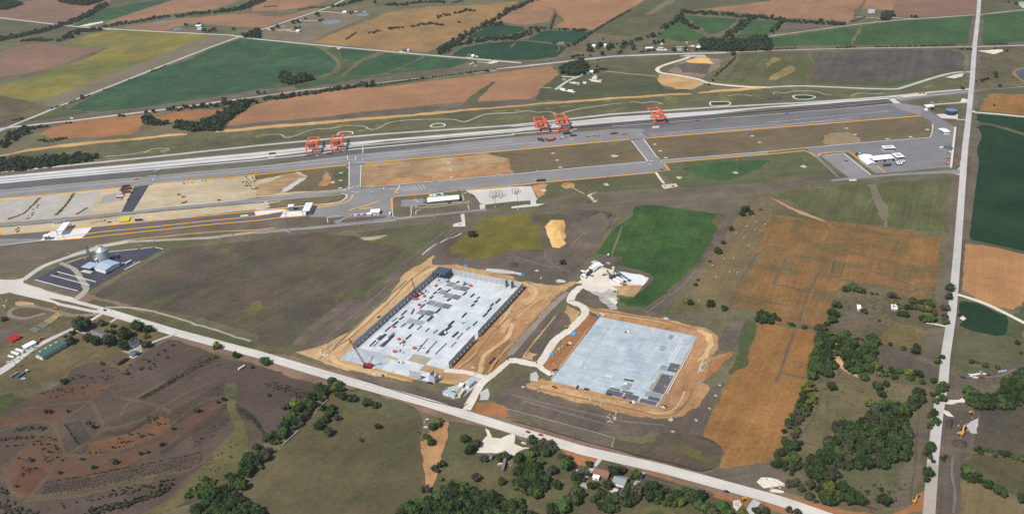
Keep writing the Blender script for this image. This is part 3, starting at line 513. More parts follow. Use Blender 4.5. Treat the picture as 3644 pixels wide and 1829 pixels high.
F(gravel, 'b4 1950,300 1985,290 1955,490 1900,480 1800,455 1900,448 1940,400', 3, .5, 'yard_road'); F(cover, 'a4 1700,1140 1920,1135 1915,1190 1750,1180', 5, 0, 'concrete_pad'); ribbon('gravel_track', gravel, 'a4 1900,1190 2010,1200', 5, 4); F(scrub, 'a4 1600,1060 2030,1035 2020,1270 b4 1980,300 1950,310 1930,420 1860,440 1900,10 a4 1905,1285', 2, .6)
# ---- section roads
ribbon('county_road', gravel_d, 'N 3300,1900 3306,1829 d4 1640,800 1690,300 1720,150 1745,0', 9.5, 6); ribbon('county_road', fm('county_concrete', (196,192,185), (186,182,176), 60, .06, .05, (NG, 1.6, 90., .05)), 'd4 1640,800 1700,260 1745,0 c4 1795,1020 1860,600 1910,0 b4 1990,200 2015,0 a4 2060,800 2085,450 2120,150 2133,-40', 9., 7)
ribbon('road_verge', soil_w, 'N 3306,1829 d4 1690,300 c4 1795,1020 1860,600 1912,0 b4 1990,200 a4 2060,800 2085,450 2120,150', 26, 2, False, 1.); ribbon('road_shoulder', lane_grass, 'd4 1700,1290 1760,300 c4 1860,1020 1910,600 1960,0 b4 2040,300', 5, 3, False, .8)
ribbon('county_road', gravel, 'a1 -60,1330 130,1250 620,1050 1280,792 2100,472 2400,365 a2 -10,315 130,276 640,106 760,65 940,-30', 8.5, 5); ribbon('county_road', gravel, 'a1 -60,176 0,182 680,262 1060,290 1560,318 2300,354 a2 0,392 700,460 1700,550 2576,624 a3 0,625 100,630', 8.5, 5); ribbon('county_road', gravel_d, 'a4 2640,95 2140,148 1700,178 1300,205 960,240 500,300 0,370 a3 2400,400', [7, 7, 6], 4); ribbon('road_verge', soil_w, 'a4 2640,95 2140,148 1700,178 1300,205 960,240 500,300 0,370', 20, 2)
ribbon('farm_lane', chalk, 'a4 2060,1105 2090,1122 2300,1138 2640,1172', 6, 5); ribbon('farm_lane', chalk, 'c4 1895,410 2000,440 2200,510 2400,605 2640,730', 5, 5, True); ribbon('farm_lane', chalk, 'c4 1815,738 1700,710 1600,695', 3, 6, True)
ribbon('road_shoulder', fm('shoulder_clay', (140,112,92), (124,104,88), 30, .14, .12), 'N 0,1005 c1 250,340 700,440 1200,590 1740,780 c2 0,1005 640,1215 d2 850,5 1700,215 2536,480 d3 0,445 700,650 1500,855 2536,1140 N 2800,1790 2960,1840', 30, 3, False, 1.5)
ribbon('main_road', cover, 'c1 -30,330 230,375 700,490 1080,590 1700,780 2576,1012 c2 0,1008 640,1195 d2 930,-5 1700,206 2536,466 d3 0,466 700,668 1500,850 2536,1133 d4 0,1130 300,1215 N 2960,1845', [15, 12.5, 12.5, 12.5, 12.5, 12.5], 7)
F(cover, 'c1 -30,262 150,268 240,250 230,300 500,390 790,462 760,470 130,400 100,395 -30,415', 6, .5, 'road_junction'); ribbon('access_road', cover, 'c1 130,390 500,475 980,590', 6, 6); F(cover, 'c1 470,450 800,530 990,575 1050,600 1010,615 570,520', 5, 0, 'road_junction'); F(soil_w, 'c1 475,452 560,460 985,562 960,572 600,500', 8, .3, 'median')
ribbon('access_road', gravel, 'c1 230,270 420,140 600,70 750,20 900,-20 b1 1000,1200 1270,1152', 9, 5, True); ribbon('driveway', cover, 'c1 890,680 1010,610', 5, 8); ribbon('driveway', cover, 'c1 1100,690 1175,645', 3, 8); ribbon('driveway', gravel, 'c1 1420,930 1600,860 1770,800', 4, 8, True)
# ---- grain lot
F(asphalt_n, 'c1 345,268 560,150 700,105 900,20 b1 1090,1258 1540,1202 1625,1222 c1 1600,0 870,380 850,350 770,400', 5, .6, 'grain_lot'); F(soil_w, 'c1 230,290 360,200 560,128 570,150 360,260 770,400 740,445', 4, .6); ribbon('dirt_track', gravel_d, 'c1 600,100 740,165 800,250 850,330 850,380 760,462', [6, 8, 10], 7, True, .5)
for t, wd in (('c1 570,188 955,288', 1.3), ('c1 505,222 890,322', 1.2), ('c1 350,268 775,380', 1.3), ('b1 1085,1250 1370,1222', 1.3), ('b1 1395,1220 1520,1205', 1.2), ('b1 1540,1205 1625,1222', 1.2), ('c1 665,100 880,35', 1.1)): ribbon('painted_line', paint_w, t, wd, 9)
dashes('bay_marking', bay_p, 'c1 540,205 925,305', .2, 3.1, 14., 9); dashes('bay_marking', bay_p, 'c1 345,278 760,388', .2, 4., 6., 9)
# ---- fields between terminal and main road
F(brown_w, 'c1 870,450 1640,0 b1 1700,1230 2576,1130 b2 0,1135 600,1060 1000,1090 1200,1160 1500,1200 1600,1230 c2 1000,420 450,820 360,960 300,960 0,900 c1 2576,820 1900,620 1100,480', 2); F(olive, 'b2 1000,1060 1500,990 1890,960 1700,1080 1450,1250 c2 1400,60 1050,330 1000,420 1250,200 1560,-30 b2 1250,1170', 2); F(weedp, 'b2 1050,1120 1330,1080 1340,1100 1250,1165 1150,1160', 4, 3, 'weed_patch'); F(gravel_d, 'b2 1040,1110 1200,1095 1320,1085 1200,1130 1080,1135', 5, 2, 'bare_patch')
for t in ('c1 2440,590 2500,490 2560,480 2600,540 c2 20,600 0,625 c1 2480,620', 'c2 780,470 840,390 920,360 930,390 850,440 790,500', 'c2 0,480 60,470 80,540 40,600 0,620', 'b1 2170,1235 2260,1220 2330,1270 c1 2400,10 2330,40 2200,10'): F(weedp, t, 4, 4, 'weed_patch')
ribbon('grass_lane', olive, 'c2 360,960 560,760 1000,420 1300,180 1560,-40 b2 1700,1120 1890,970', 16, 4, False, 1.5); ribbon('dirt_track', soil_w, 'c2 420,920 640,700 960,470', 14, 5, False, 1.5); F(soil, 'c2 400,970 560,800 980,500 1400,170 1640,0 b2 1700,1250 1950,1000 2010,1010 1990,1090 1750,1250 c2 1640,60 1500,190 1380,310 950,740 700,920 620,1000 470,1030', 3); ribbon('dirt_track', soil_w, 'c2 700,900 1100,560 1330,390', 6, 5, False, 1.); ribbon('stone_row', chalk, 'b2 1660,1280 1720,1225 1790,1178 1880,1135 1985,1100 2050,1065', [1., 2., .6, 2.4, .6, 2.], 6, False, .8)
ribbon('road_verge', olive, 'c1 880,490 1500,650 2000,780 2576,940 c2 0,930 380,1000', 14, 4, False, 2.); ribbon('road_verge', gravel_d, 'c1 1050,540 1400,560 1900,690 2500,880', 3, 5, True, 1.)
# goldenrod + soil around sand pile, green field, batch plant
F(soil, 'b2 1640,1270 2000,1010 2300,980 2576,890 b3 200,880 700,830 1000,850 1050,890 800,1280 c3 800,0 720,180 640,270 400,320 0,235 c2 2300,160 1830,120 1760,60 ', 2); F(goldenrod, 'b2 1930,1200 2060,1100 2200,980 2330,890 2576,870 b3 200,880 210,960 290,1010 300,1120 318,1225 c3 0,-25 c2 2290,60 2100,50 1950,10', 4)
F(soil_w, 'b3 700,940 880,850 1000,900 1010,930 930,1050 700,1080 640,1010', 4, 2); F(olive, 'b3 220,920 400,870 520,880 500,930 370,940 300,1000', 4, 2); F(olive, 'b3 480,1288 560,1240 630,1260 c3 600,20 520,110 475,100', 4, 2); 
F(soil_w, 'b3 1000,830 1300,760 1420,770 2010,690 2440,680 2270,850 2250,890 2100,890 2000,860 1240,790 1200,930 1090,890', 3, 1.5)
F(green_near, 'b3 1240,795 1420,785 2000,868 2100,880 2110,910 2050,1040 1900,1285 c3 1840,120 1500,430 1330,545 1150,530 1080,480 1070,440 1200,450 1420,250 1380,210 1000,100 1110,70 1100,40 870,10 840,20 b3 840,1240 1000,1050 1180,920', 4, 1.5); F(weedp, 'b3 1040,940 1110,910 1000,1040 850,1250 c3 830,30 780,60 b3 800,1280', 5, 1.5); F(weedp, 'b3 2060,880 2100,900 2060,1000 1980,1060 1990,940', 5, 2.); F(fm('green_edge', (66,92,44), (60,84,40), 30, .16, .12), 'b3 1990,950 2050,1000 1900,1280 c3 1700,270 1400,490 1340,530 1500,400 1800,60', 5, 2.)
F(soil, 'b3 2100,900 2250,880 2130,1080 2040,1260 c3 1970,0 1700,330 1560,600 1700,590 1340,640 1100,590 1330,560 1500,430 1850,120 b3 1920,1260', 4, 2); F(hay, 'b3 2270,870 2576,750 b4 -10,730 0,760 70,880 b3 2580,1000 2400,1288 c3 2390,0 2200,330 2120,500 2100,560 1800,480 1860,300 2000,0 b3 2060,1260 2200,980', 3, 1.5)
F(scrub, 'b3 2270,860 2400,700 2576,670 b4 0,690 400,850 600,920 70,880 0,770', 2, 2); F(tan, 'b4 20,700 80,720 500,900 620,960 330,870', 4, 2, 'dirt_patch'); F(weedp, 'c3 1700,450 1800,460 1880,560 1850,590 1680,600', 4, 3)
F(mixed_ne, 'b4 110,670 500,620 1000,570 1850,520 1860,600 1800,860 1830,1060 1300,1010 600,920 450,880 230,740', 2); F(MATS['tan_margin'], 'b4 1025,580 1120,565 1145,680 1230,830 1235,900 1215,1010 1175,1005 1130,850 1060,720', 5, 2); F(soil_w, 'b4 1860,520 1930,510 1900,1110 1840,1090 1800,860', 3, 1)
F(green_east, 'b4 2090,20 2180,-20 a4 2080,1185 2110,1138 2640,1180 b4 2640,1260 2280,1190 1985,1130 2040,700 2085,430 2070,250 2110,130'); ribbon('grass_lane', olive, 'a4 2060,1240 2250,1245 b4 2250,-10 2640,100', 11, 3, True); ribbon('grass_lane', soil_w, 'b4 2090,20 2120,100 2075,220 2090,360 2070,500 1985,1120', 10, 3, True); ribbon('field_edge', olive, 'b4 1985,1130 2280,1190 2640,1270', 7, 3)
F(crops_r, 'b4 1985,1170 2260,1200 2640,1290 c4 2640,440 2560,520 2470,570 2300,540 2100,470 1950,370 1945,300 1970,0', 2); F(green_east, 'c4 1930,500 1980,478 2100,500 2400,620 2405,650 2380,820 2300,828 2080,780 1930,720 1910,620', 3); F(chalk, 'c4 1930,650 1965,625 2000,655 1970,675', 5, .6, 'gravel_pad'); F(olive, 'c4 1890,420 2640,730 2640,1060 2460,1160 1890,1060 1870,900', 2); F(green_lawn, 'c4 2420,640 2640,500 2640,860 2480,850 2400,820', 3); F(crops_e2, 'c4 2600,730 2700,760 2700,900 2560,830', 3)
# ---- the ripe field with terraces
F(crops_e, 'b4 60,890 300,905 1300,1030 1790,1110 1720,1180 c4 1730,30 1725,200 1690,470 1500,440 1330,450 1260,350 1130,320 900,300 870,270 830,300 750,340 690,400 640,560 600,690 500,740 330,715 0,690 c3 2576,610 2300,560 2130,530 2120,500 2576,-80 b3 2420,1285', 3, 1.2); F(crops_e2, 'c4 0,690 300,760 450,770 500,820 505,870 470,1000 410,1288 d4 300,200 200,430 190,690 0,785 d3 2536,770 2120,850 2040,835 2080,640 1880,520 1900,460 2060,130 2130,0 c3 2200,1200 2380,1000 2430,820 2440,700', 3, 1.2)
terr = fm('terrace_ridge', (116,98,78), (100,86,66), 20, .14, .12)
for t in ('c4 0,-20 240,25 560,65 800,112 1000,165 1300,265 1500,340 1700,415', 'c4 840,0 1200,80 1500,155 1725,200', 'c4 60,305 430,385 660,440 900,490', 'c4 80,300 160,140 220,20', 'c4 500,205 780,265 900,300 1040,325 1130,315', 'c4 430,385 520,215 580,80', 'c4 430,385 360,600 330,720', 'c4 290,770 220,960 150,1180 100,1288', 'c4 0,480 160,515 360,555', 'c4 150,1185 400,1250', 'c4 1500,300 1495,385 1280,350 1140,325', 'c3 2180,415 2400,450 2576,490', 'c3 2130,530 2250,330 2450,0'): ribbon('terrace_ridge', terr, t, 3.4, 5, True, .5)
for t in ('c4 700,60 690,120 665,200 650,180 665,110', 'c4 810,10 790,120 745,260 760,150', 'b4 640,1060 620,1130 600,1160'): F(green_lawn, t, 5, .6, 'weed_strip')
F(scrub, 'c4 640,560 700,400 860,290 1000,380 1300,440 1700,470 1850,720 1800,1020 1740,1290 d4 1640,300 1640,900 1480,1180 1000,1290 640,1190 0,1090 0,785 190,690 210,430 420,0 c4 470,1000 500,760', 2, 1.5); F(soil, 'c4 1100,960 1170,925 1300,950 1660,1070 1720,1150 1690,1290 1500,1240 1250,1160 1090,1110', 4, 2); F(fm('dry_patch', (120,102,66), (108,96,62), 40, .2, .16), 'c4 1120,880 1300,700 1580,760 1600,860 1560,960 1200,920', 4, 4); F(soil_w, 'c4 1590,770 1800,730 1770,1010 1640,1040 1580,900', 4, 2.5); ribbon('dirt_track', tan, 'c4 690,860 690,1000 760,1120 880,1210 1000,1260', [6, 8, 5], 5, True, 1.); F(soil_w, 'c4 700,650 800,600 960,600 1100,580 1060,680 860,740 700,760', 4, 4)
F(fm('wood_pasture', (112,98,70), (96,92,62), 40, .2, .18, None, (124,106,74)), 'd4 480,0 1060,0 1640,50 1620,300 1480,700 1340,760 700,880 460,720 240,700 300,560 340,270', 3, 2); F(olive, 'd4 640,900 1180,810 1400,760 1480,720 1440,960 1380,1180 980,1100 660,1000', 4, 3); F(soil_w, 'd4 1420,700 1480,260 1560,290 1530,700 1450,1180 1240,1230', 4, 2); F(fm('burnt_ground', (96,88,82), (88,80,76), 20, .15, .1), 'd4 1450,510 1520,490 1620,530 1570,560 1480,540', 6, 1.5, 'burnt_patch')
for t in ('d4 560,60 490,300 400,440 340,540 240,740', 'd4 600,180 620,420 630,520', 'd4 270,550 380,590 560,640', 'd4 1480,680 1420,1150', 'd4 1500,260 1470,700'): ribbon('dirt_track', lane_grass, t, 2.2, 6, True, .3)
# ---- east side of county road, south end
F(soil, 'c4 1870,1210 2300,1180 2600,1080 2600,1150 2360,1290 d4 2030,70 1960,150 2080,260 2090,500 2050,650 1940,750 1920,1290 1660,1290 1700,800 1760,300 1770,0', 3, 2); F(brown_w, 'd4 2090,270 2300,230 2640,120 2640,740 2060,640 2090,480', 3); F(pasture, 'd4 2040,690 2640,770 2640,1140 2480,1110 2240,1000 1960,850 1930,800', 3); F(hay, 'd4 1920,960 2100,1000 2536,1240 2640,1300 2640,1400 1920,1400', 3); F(chalk, 'd4 1755,212 1800,170 1950,150 1965,200 1830,215', 6, 1.5, 'gravel_pad'); F(chalk, 'd4 1735,265 1800,290 1850,340 1790,330 1740,300', 6, 1.5, 'gravel_pad'); F(gravel, 'd4 1970,420 2080,350 2075,500 2010,500 1985,450', 6, 2., 'gravel_pad'); F(soil_w, 'd4 1740,500 1820,350 1900,420 1850,560 1820,620 1850,700 1780,680', 5, 2); F(lane_grass, 'd4 1700,1000 1740,980 1740,1290 1690,1290', 5, 1); F(clay_red, 'd4 1500,1100 1600,990 1650,1000 1590,1290 1240,1290 1400,1230', 4, 2, 'clay_ground')
F(olive, 'c4 1890,1080 2200,1160 2460,1160 2200,1190 1880,1210', 4, 2)
# ---- building site 1
F(tan, 'c2 390,990 700,900 930,790 1340,430 1500,190 1780,20 1760,120 2000,110 2576,240 2576,1000 2200,1240 c2 2000,1310 1200,1230 900,1190 600,1060', 4, 2., 'site_earth'); F(clay, 'c2 860,1070 930,960 1000,1000 860,1050 1090,1130 1560,1240 1560,1290 1000,1180 700,1080 760,1030', 5, 2., 'site_earth'); F(clay, 'c2 2200,840 2420,540 2576,380 c3 0,440 100,320 250,330 480,380 400,480 60,880 0,900 c2 2400,1200 1900,1180 1950,1120', 5, 3., 'site_earth'); F(clay_red, 'c2 2260,1190 2350,980 2560,800 c3 20,640 0,740 c2 2560,960 2330,1210', 6, 2, 'site_earth'); F(tan, 'c3 0,240 120,300 300,310 450,330 640,280 650,300 500,390 250,470 0,620 c2 2540,700 2480,820 2420,800 c3 0,470 180,440 150,350 0,330', 6, 2, 'site_earth')
ribbon('dirt_track', fm('worn_tan', (208,176,128), (196,160,114), 20, .08, .08, (NG, 1.5, 20., .1)), 'c2 1800,150 1700,190 1500,330 1100,700 950,830 860,930 770,1030 830,1100 1000,1150 1300,1220', 7, 7, True, 1.3); ribbon('dirt_track', MATS['worn_tan'], 'c3 120,300 210,340 245,390 200,460', 5, 7, True, 1.); ribbon('dirt_track', MATS['worn_tan'], 'c2 2560,700 2500,850 2300,1000 2250,1100 2240,1190', 5, 7, True, 1.)
# ---- site roads and site 2
F(soil, 'c3 0,960 60,880 400,500 560,360 700,300 620,420 580,400 400,640 90,1040 0,1050', 7, 1.2, 'haul_road'); ribbon('haul_road', fm('haul_gravel', (150,138,124), (138,127,114), 20, .12, .1),  'c3 -20,1010 200,760 380,560 560,390', 8, 8, True, .5)
F(soil, 'c3 100,1060 200,900 440,620 500,590 580,660 540,760 440,870 270,1070 150,1060', 6, 2, 'site_earth'); F(tan, 'c3 120,1050 170,990 260,1010 210,1070 150,1065', 7, 2, 'site_earth'); F(tan, 'c3 520,590 560,510 690,590 680,660 560,740 590,680', 6, 2, 'site_earth'); ribbon('ridge_line', tan, 'c3 110,1050 200,920 440,630', 2.2, 8, True, .4)
F(clay_red, 'c3 640,740 760,600 860,640 640,960 420,1250 300,1130 400,960', 6, 2.2, 'site_earth'); F(clay, 'c3 600,480 760,540 1100,590 1560,660 1880,740 2020,800 2060,960 1980,1040 c3 2200,980 2210,1010 2100,1080 1900,1288 d3 1960,60 1900,200 1700,330 1450,360 1200,330 700,210 500,150 300,100 150,60 110,-10 c3 300,1250 480,1288 900,640 760,580', 5, 2., 'site_earth'); F(tan, 'd3 110,0 400,20 700,110 1100,180 1500,290 1660,250 1650,330 1450,350 1200,300 700,170 300,95', 7, 2., 'site_earth'); F(MATS['worn_tan'], 'c3 1550,670 1880,745 2000,810 2030,920 1950,1050 1850,1090 1960,930 1940,830 1830,770', 6, 2, 'site_earth'); F(clay, 'c3 960,560 1340,640 1880,740 1900,770 1500,690 1000,600 760,560', 6, 2., 'site_earth'); F(clay_red, 'c3 1950,1190 2060,1060 2200,980 2190,1020 2100,1100 1970,1250', 6, 2, 'site_earth')
F(soil, 'c3 2080,960 2060,880 2110,780 2140,650 2250,640 2370,680 2340,780 2280,900 2200,980 2100,970', 5, 2, 'site_earth'); F(green_lawn, 'c3 2330,690 2370,660 2430,690 2420,830 2350,980 2370,1080 2180,1220 2200,1140 2260,1000', 5, 2); F(soil_w, 'c3 1640,640 2130,650 2100,760 1900,700 1560,640', 4, 2); F(weedp, 'c3 1980,670 2050,650 2130,700 2080,740 2000,700', 6, 2)
F(soil, 'd3 -40,60 100,40 300,110 700,220 1200,340 1500,370 1700,330 1850,230 1950,60 2100,0 2110,20 1980,200 1880,440 1860,520 1600,500 1380,470 1260,540 1010,520 830,490 300,350 -60,260 d2 2330,200 2440,20 c3 140,1170 150,1250 200,1288', 5, 2., 'topsoil'); F(clay_red, 'd2 2150,200 2330,190 2576,320 2530,340 2150,310', 6, 2, 'site_earth'); F(soil_w, 'd3 -40,260 800,490 1010,545 990,640 700,570 -40,330', 6, 1, 'verge'); F(brown_w, 'd3 1010,550 1300,600 1480,500 1860,520 2050,630 2080,700 2030,820 1960,860 1850,880 1000,660', 5, 1.5); F(weedp, 'd3 1640,650 1780,640 1890,740 1880,770 1700,700', 7, 2); F(weedp, 'd3 1300,590 1380,540 1430,560 1400,590', 7, 2)
F(soil, 'd2 1000,0 1100,-30 1450,30 1800,90 1850,160 2000,180 2200,10 2220,0 2150,140 2030,260 1700,190', 6, 1, 'verge'); F(soil_w, 'd3 2030,850 2400,800 2536,770 d4 0,785 100,800 200,900 0,1090 d3 2536,1080 2150,990 1850,910', 4, 1.5); F(chalk, 'd3 2400,970 2536,940 d4 0,940 180,990 190,1010 80,1030 d3 2536,1010 2470,1040', 6, 2.5, 'rubble_patch'); F(chalk, 'd4 40,1055 100,1045 180,1065 175,1085 60,1075', 6, 1.2, 'rubble_patch'); ribbon('fence_line', gravel_d, 'd3 -40,262 300,350 830,490 1010,550 980,640', .7, 8, False, .3)
ribbon('site_road', chalk, 'c3 -20,1075 60,1075 230,1110 300,1080 430,880 560,780 690,660 735,590 700,530 600,490 590,470 620,400 720,320 800,300', 9.5, 9, True, .4); ribbon('site_road', chalk, 'c3 260,1100 310,1160 400,1210', 7, 9, True, .4); ribbon('site_road', chalk, 'c3 -20,1075 c2 2450,1140 2380,1200 2300,1240 2100,1190 1880,1170', 7, 9, True, .4); ribbon('site_road', chalk, 'c2 2360,1215 2260,1290 d2 2220,30 2120,170 2070,270', 9, 9, True, .5); F(gravel, 'd2 2200,100 2270,60 2300,120 2280,170 2190,175', 8, 1.5, 'gravel_pad'); F(gravel, 'c3 190,1200 250,1180 270,1230 260,1280 190,1270', 8, 1.2, 'gravel_pad')
F(gravel, 'c2 2080,1280 2150,1230 d2 2220,-30 2200,0 2040,140 1960,160 1840,110 1850,60 2000,20', 8, .6, 'gravel_pad')
# batch plant
F(chalk, 'c3 700,210 800,130 920,145 1100,190 1300,220 1368,250 1310,335 1210,440 1080,420 1040,370 960,400 800,390 740,370 640,300 700,270', 6, 1.2, 'batch_plant_pad'); F(tan, 'c3 1000,330 1300,310 1320,325 1210,440 1080,420 1050,360', 7, 1.5, 'batch_plant_pad'); F(fm('white_stockpile', (232,232,232), (222,221,220), 15, .05, .04), 'c3 1020,180 1300,222 1362,250 1310,325 1180,300 1060,240', 7, 1.2, 'batch_plant_pad'); F(soil, 'c3 880,110 1000,110 1380,210 1420,250 1400,290 1210,450 1310,330 1372,250 1300,218 1000,165', 7, 1, 'site_earth'); F(soil, 'c3 870,40 900,15 1060,35 1110,50 1080,85 920,120 780,110', 7, 1, 'site_earth'); F(gravel, 'c3 790,90 830,75 875,90 850,110 810,115', 8, 1, 'gravel_pad')
F(fm('washout', (186,182,176), (160,156,150), 10, .15, .16, (NG-60, 3., 20., .2)), 'c3 780,390 900,400 1000,380 1070,410 1060,460 1000,500 1060,560 980,570 880,480', 7, 2.5, 'washout'); F(chalk, 'c3 960,455 1030,450 1060,490 1040,520 1000,500', 9, 1., 'washout'); F(soil, 'c3 640,440 700,375 750,375 740,420 660,470', 7, 1, 'site_earth'); F(soil, 'c3 740,420 800,400 880,480 960,550 800,520 700,480', 6, 2, 'site_earth')
for t in ('c3 0,185 90,200 140,225 90,225 0,205', 'c2 2300,155 2450,165 2576,185 2576,210 2400,200 2290,175', 'c3 440,275 480,262 545,280 530,297 460,298', 'd3 1535,360 1570,345 1590,365 1570,385 1535,375', 'd3 90,45 110,35 135,45 120,58', 'c3 1865,1150 1890,1110 1950,1075 1940,1120 1900,1185 1870,1170', 'c2 650,1015 690,1005 740,1020 700,1040', 'c2 2140,1140 2170,1130 2190,1145 2160,1155', 'd3 1795,365 1810,360 1830,375 1815,384', 'd3 1560,480 1590,472 1605,490 1570,492', 'd3 1985,125 2015,122 2020,138 1995,138', 'd3 1925,250 1945,248 1958,264 1940,268', 'd3 2030,22 2060,22 2055,35 2035,35'): F(gravel, t, 9, .6, 'gravel_heap')
# ---- tyre tracks and graded lanes on the earthworks
wt, dk = MATS['worn_tan'], fm('damp_track', (152,117,82), (140,108,78), 14, .14, .12); gy = fm('soil_track', (126,116,106), (114,105,96), 20, .12, .1)
for t in ('c2 900,1000 1000,880 1200,700 1450,470 1640,260', 'c2 820,1060 980,1110 1250,1200 1500,1270', 'c2 2000,1160 2300,900 2480,640 2560,520', 'c3 20,300 160,290 330,330 500,330', 'c3 60,640 250,480 400,400', 'd3 150,40 500,110 900,200 1300,290 1500,300 1620,240 1700,90', 'c3 800,590 1200,640 1600,710 1900,790 1970,870 1930,1000 1860,1200'): ribbon('tyre_track', wt, t, 1.8, 8, True, .5)
for t in ('c2 640,1050 800,940 1000,800 1300,520 1560,260 1740,130', 'c2 1950,1190 2150,1060 2400,760 2540,620', 'c3 60,860 200,700 330,560 440,470', 'd3 250,60 700,160 1200,270 1450,330 1620,300 1750,150', 'c3 680,700 620,820 520,960 420,1080', 'c3 760,560 1100,610 1500,680 1850,770', 'd3 1780,60 1720,200 1600,290', 'c3 2000,1060 1960,1180 1930,1280'): ribbon('tyre_track', dk, t, 2.2, 8, True, .7)
for t in ('b2 1700,1270 1800,1180 1950,1080 2040,1010', 'b3 330,1230 340,1280 c3 330,40 420,120 600,200', 'b3 1000,1280 1100,1000', 'c3 1340,600 1500,480 1700,330 1850,160', 'b3 900,1000 700,1080 600,1200', 'c3 20,30 200,90 420,150', 'd3 0,120 300,200 700,290 1100,380 1500,420', 'd3 100,180 600,320 1000,430', 'd4 1840,720 1830,900 1860,1100 1840,1280', 'b3 500,700 900,660 1500,640', 'b4 100,600 500,560', 'c2 700,850 1000,600 1300,340', 'c2 760,960 1100,640 1500,280', 'c4 2000,1230 2300,1230 2500,1150'): ribbon('tyre_track', gy, t, 2., 8, True, .6)
F(fm('brown_verge', (122,103,84), (106,92,80), 25, .14, .14, (EG, 4., 50., .1)), 'c2 540,1060 900,1170 1200,1235 1560,1290 d2 1000,30 1420,60 1640,110 1750,150 1300,50 1000,-40', 4, 2, 'verge')
# ---- south-west: farmstead, nursery, pastures
F(scrub, 'c1 -30,410 120,400 470,480 980,600 900,690 730,650 760,740 560,880 0,1220 -30,1230', 3, 1.5); F(soil_w, 'c1 -30,640 60,650 300,690 460,650 700,640 520,590 330,520 100,540 60,600', 4, 2); F(soil, 'c1 -30,800 100,740 300,640 200,780 0,890', 5, 3); F(tan, 'c1 150,490 330,500 480,560 620,600 330,530 160,520', 5, 2, 'dirt_track'); ribbon('dirt_track', fm('farm_track', (146,130,112), (132,118,102), 20, .12, .1), 'c1 1000,605 880,620 700,620 560,580 300,530 150,550 90,600 140,640 260,650 450,600', [7, 6, 5], 6, True, .5); F(lane_grass, 'c1 110,600 200,555 380,545 470,575 420,610 250,640 140,625', 5, 1.5)
F(olive, 'c1 -30,640 60,640 100,700 0,760 -30,770', 5, 2); F(fm('farm_lawn', (112,97,66), (98,90,58), 30, .2, .16, None, (92,92,56)), 'c1 560,880 760,740 890,680 1010,615 1180,650 1290,680 1740,800 1420,930 1240,1180 1100,1240 540,1280 -30,1288 -30,1240 0,1220', 4, 1.5); ribbon('driveway', gravel, 'c1 -30,1200 100,1120 300,970 520,850 750,745', [14, 9, 6], 7, True); ribbon('driveway', gravel, 'c1 740,745 780,775 860,800', 4.5, 7, True); F(gravel_d, 'c1 1220,980 1290,940 1390,900 1420,980 1380,1010 1270,1000', 6, 1.2, 'farm_yard'); ribbon('dirt_track', lane_grass, 'c1 540,1275 740,1110 980,970', 5, 6, True, .6); ribbon('dirt_track', lane_grass, 'c1 1150,1285 1260,1150 1390,1040', 4, 7, True, .4)
F(nursery, 'c1 1240,1190 1420,1000 1560,930 1740,830 1840,830 2100,1000 2280,1060 2576,1120 c2 0,1070 740,1280 d2 640,60 480,200 300,400 90,600 0,640 d1 2536,680 2380,900 2000,1150 1500,1290 1300,1330 0,1330 -40,1290 -40,330 200,200 620,0', 2, 1.5); F(nursery, 'c1 640,1288 760,1140 900,1090 1050,1110 1190,1170 1200,1200 1100,1288', 5, 2)
for t in ('d1 380,130 620,40 1000,0 1100,30 920,150 600,180 380,190 100,300 0,350 0,440 180,330 300,270', 'd1 0,860 180,700 330,580 500,520 570,600 600,700 500,850 320,1060 250,1110 150,1080 70,960', 'd1 320,1080 620,750 900,740 1300,660 1700,420 1850,300 2150,170 2230,200 2050,400 1700,600 1450,740 1200,840 900,930 450,970', 'd1 0,350 250,280 620,240 730,260 700,340 560,390 0,440'): F(nursery_r, t, 4, 2)
F(nursery_o, 'd1 860,690 860,600 1000,570 1290,490 1440,400 1560,320 1690,370 1640,440 1480,560 1290,630 1000,690', 5, 2); F(fm('deep_red_soil', (104,68,52), (96,66,52), 30, .14, .12), 'd1 150,1000 220,840 420,830 440,900 300,1090 180,1080', 6, 4)
for t, wd in (('d1 0,350 250,262 620,212 860,185 1000,100 1120,10', 6), ('d1 0,480 300,390 560,395 720,300 900,180', 7), ('d1 0,860 200,680 440,490 560,400', 6), ('d1 540,420 590,560 620,700 700,720 900,720 1200,660 1480,560 1680,420 1900,250 2150,150 2300,180', 7), ('d1 620,730 500,880 380,1040 250,1120 120,1080 70,950 0,900', 6), ('d1 250,1120 600,1090 1100,1000 1600,900 1850,860 2100,700 2260,560', 7), ('d1 1120,130 1330,180 1560,240 1740,340', 7), ('d1 1330,160 1500,60 1650,-20', 6), ('d1 1600,240 1800,120 2000,30 2180,-10', 6), ('d1 880,180 940,260 1000,400 1020,450 1250,420 1400,360 1560,260', 7), ('d1 680,700 900,560 1010,450', 5), ('d1 1170,360 1240,230 1320,170', 6), ('d1 250,1150 700,1120 1200,1020 1500,960', 9), ('d1 1500,1290 1700,1130 1900,900', 12), ('c1 1650,1288 1900,1150 2100,1080 2260,1060', 5), ('c1 1830,1250 2100,1120 2300,1080', 4)): ribbon('grass_lane', lane_grass, t, wd*.66, 6, True, .8)
F(olive, 'd1 2210,0 2340,0 2320,130 2230,150 2200,90', 7, 2); F(fm('lane_green', (90,88,54), (106,97,64), 30, .2, .16), 'd1 2230,170 2320,180 2420,500 2440,700 2350,900 2180,1000 1880,1130 1560,1290 1330,1330 1700,1120 1900,900 2100,680 2290,470 2250,300', 7, 2)
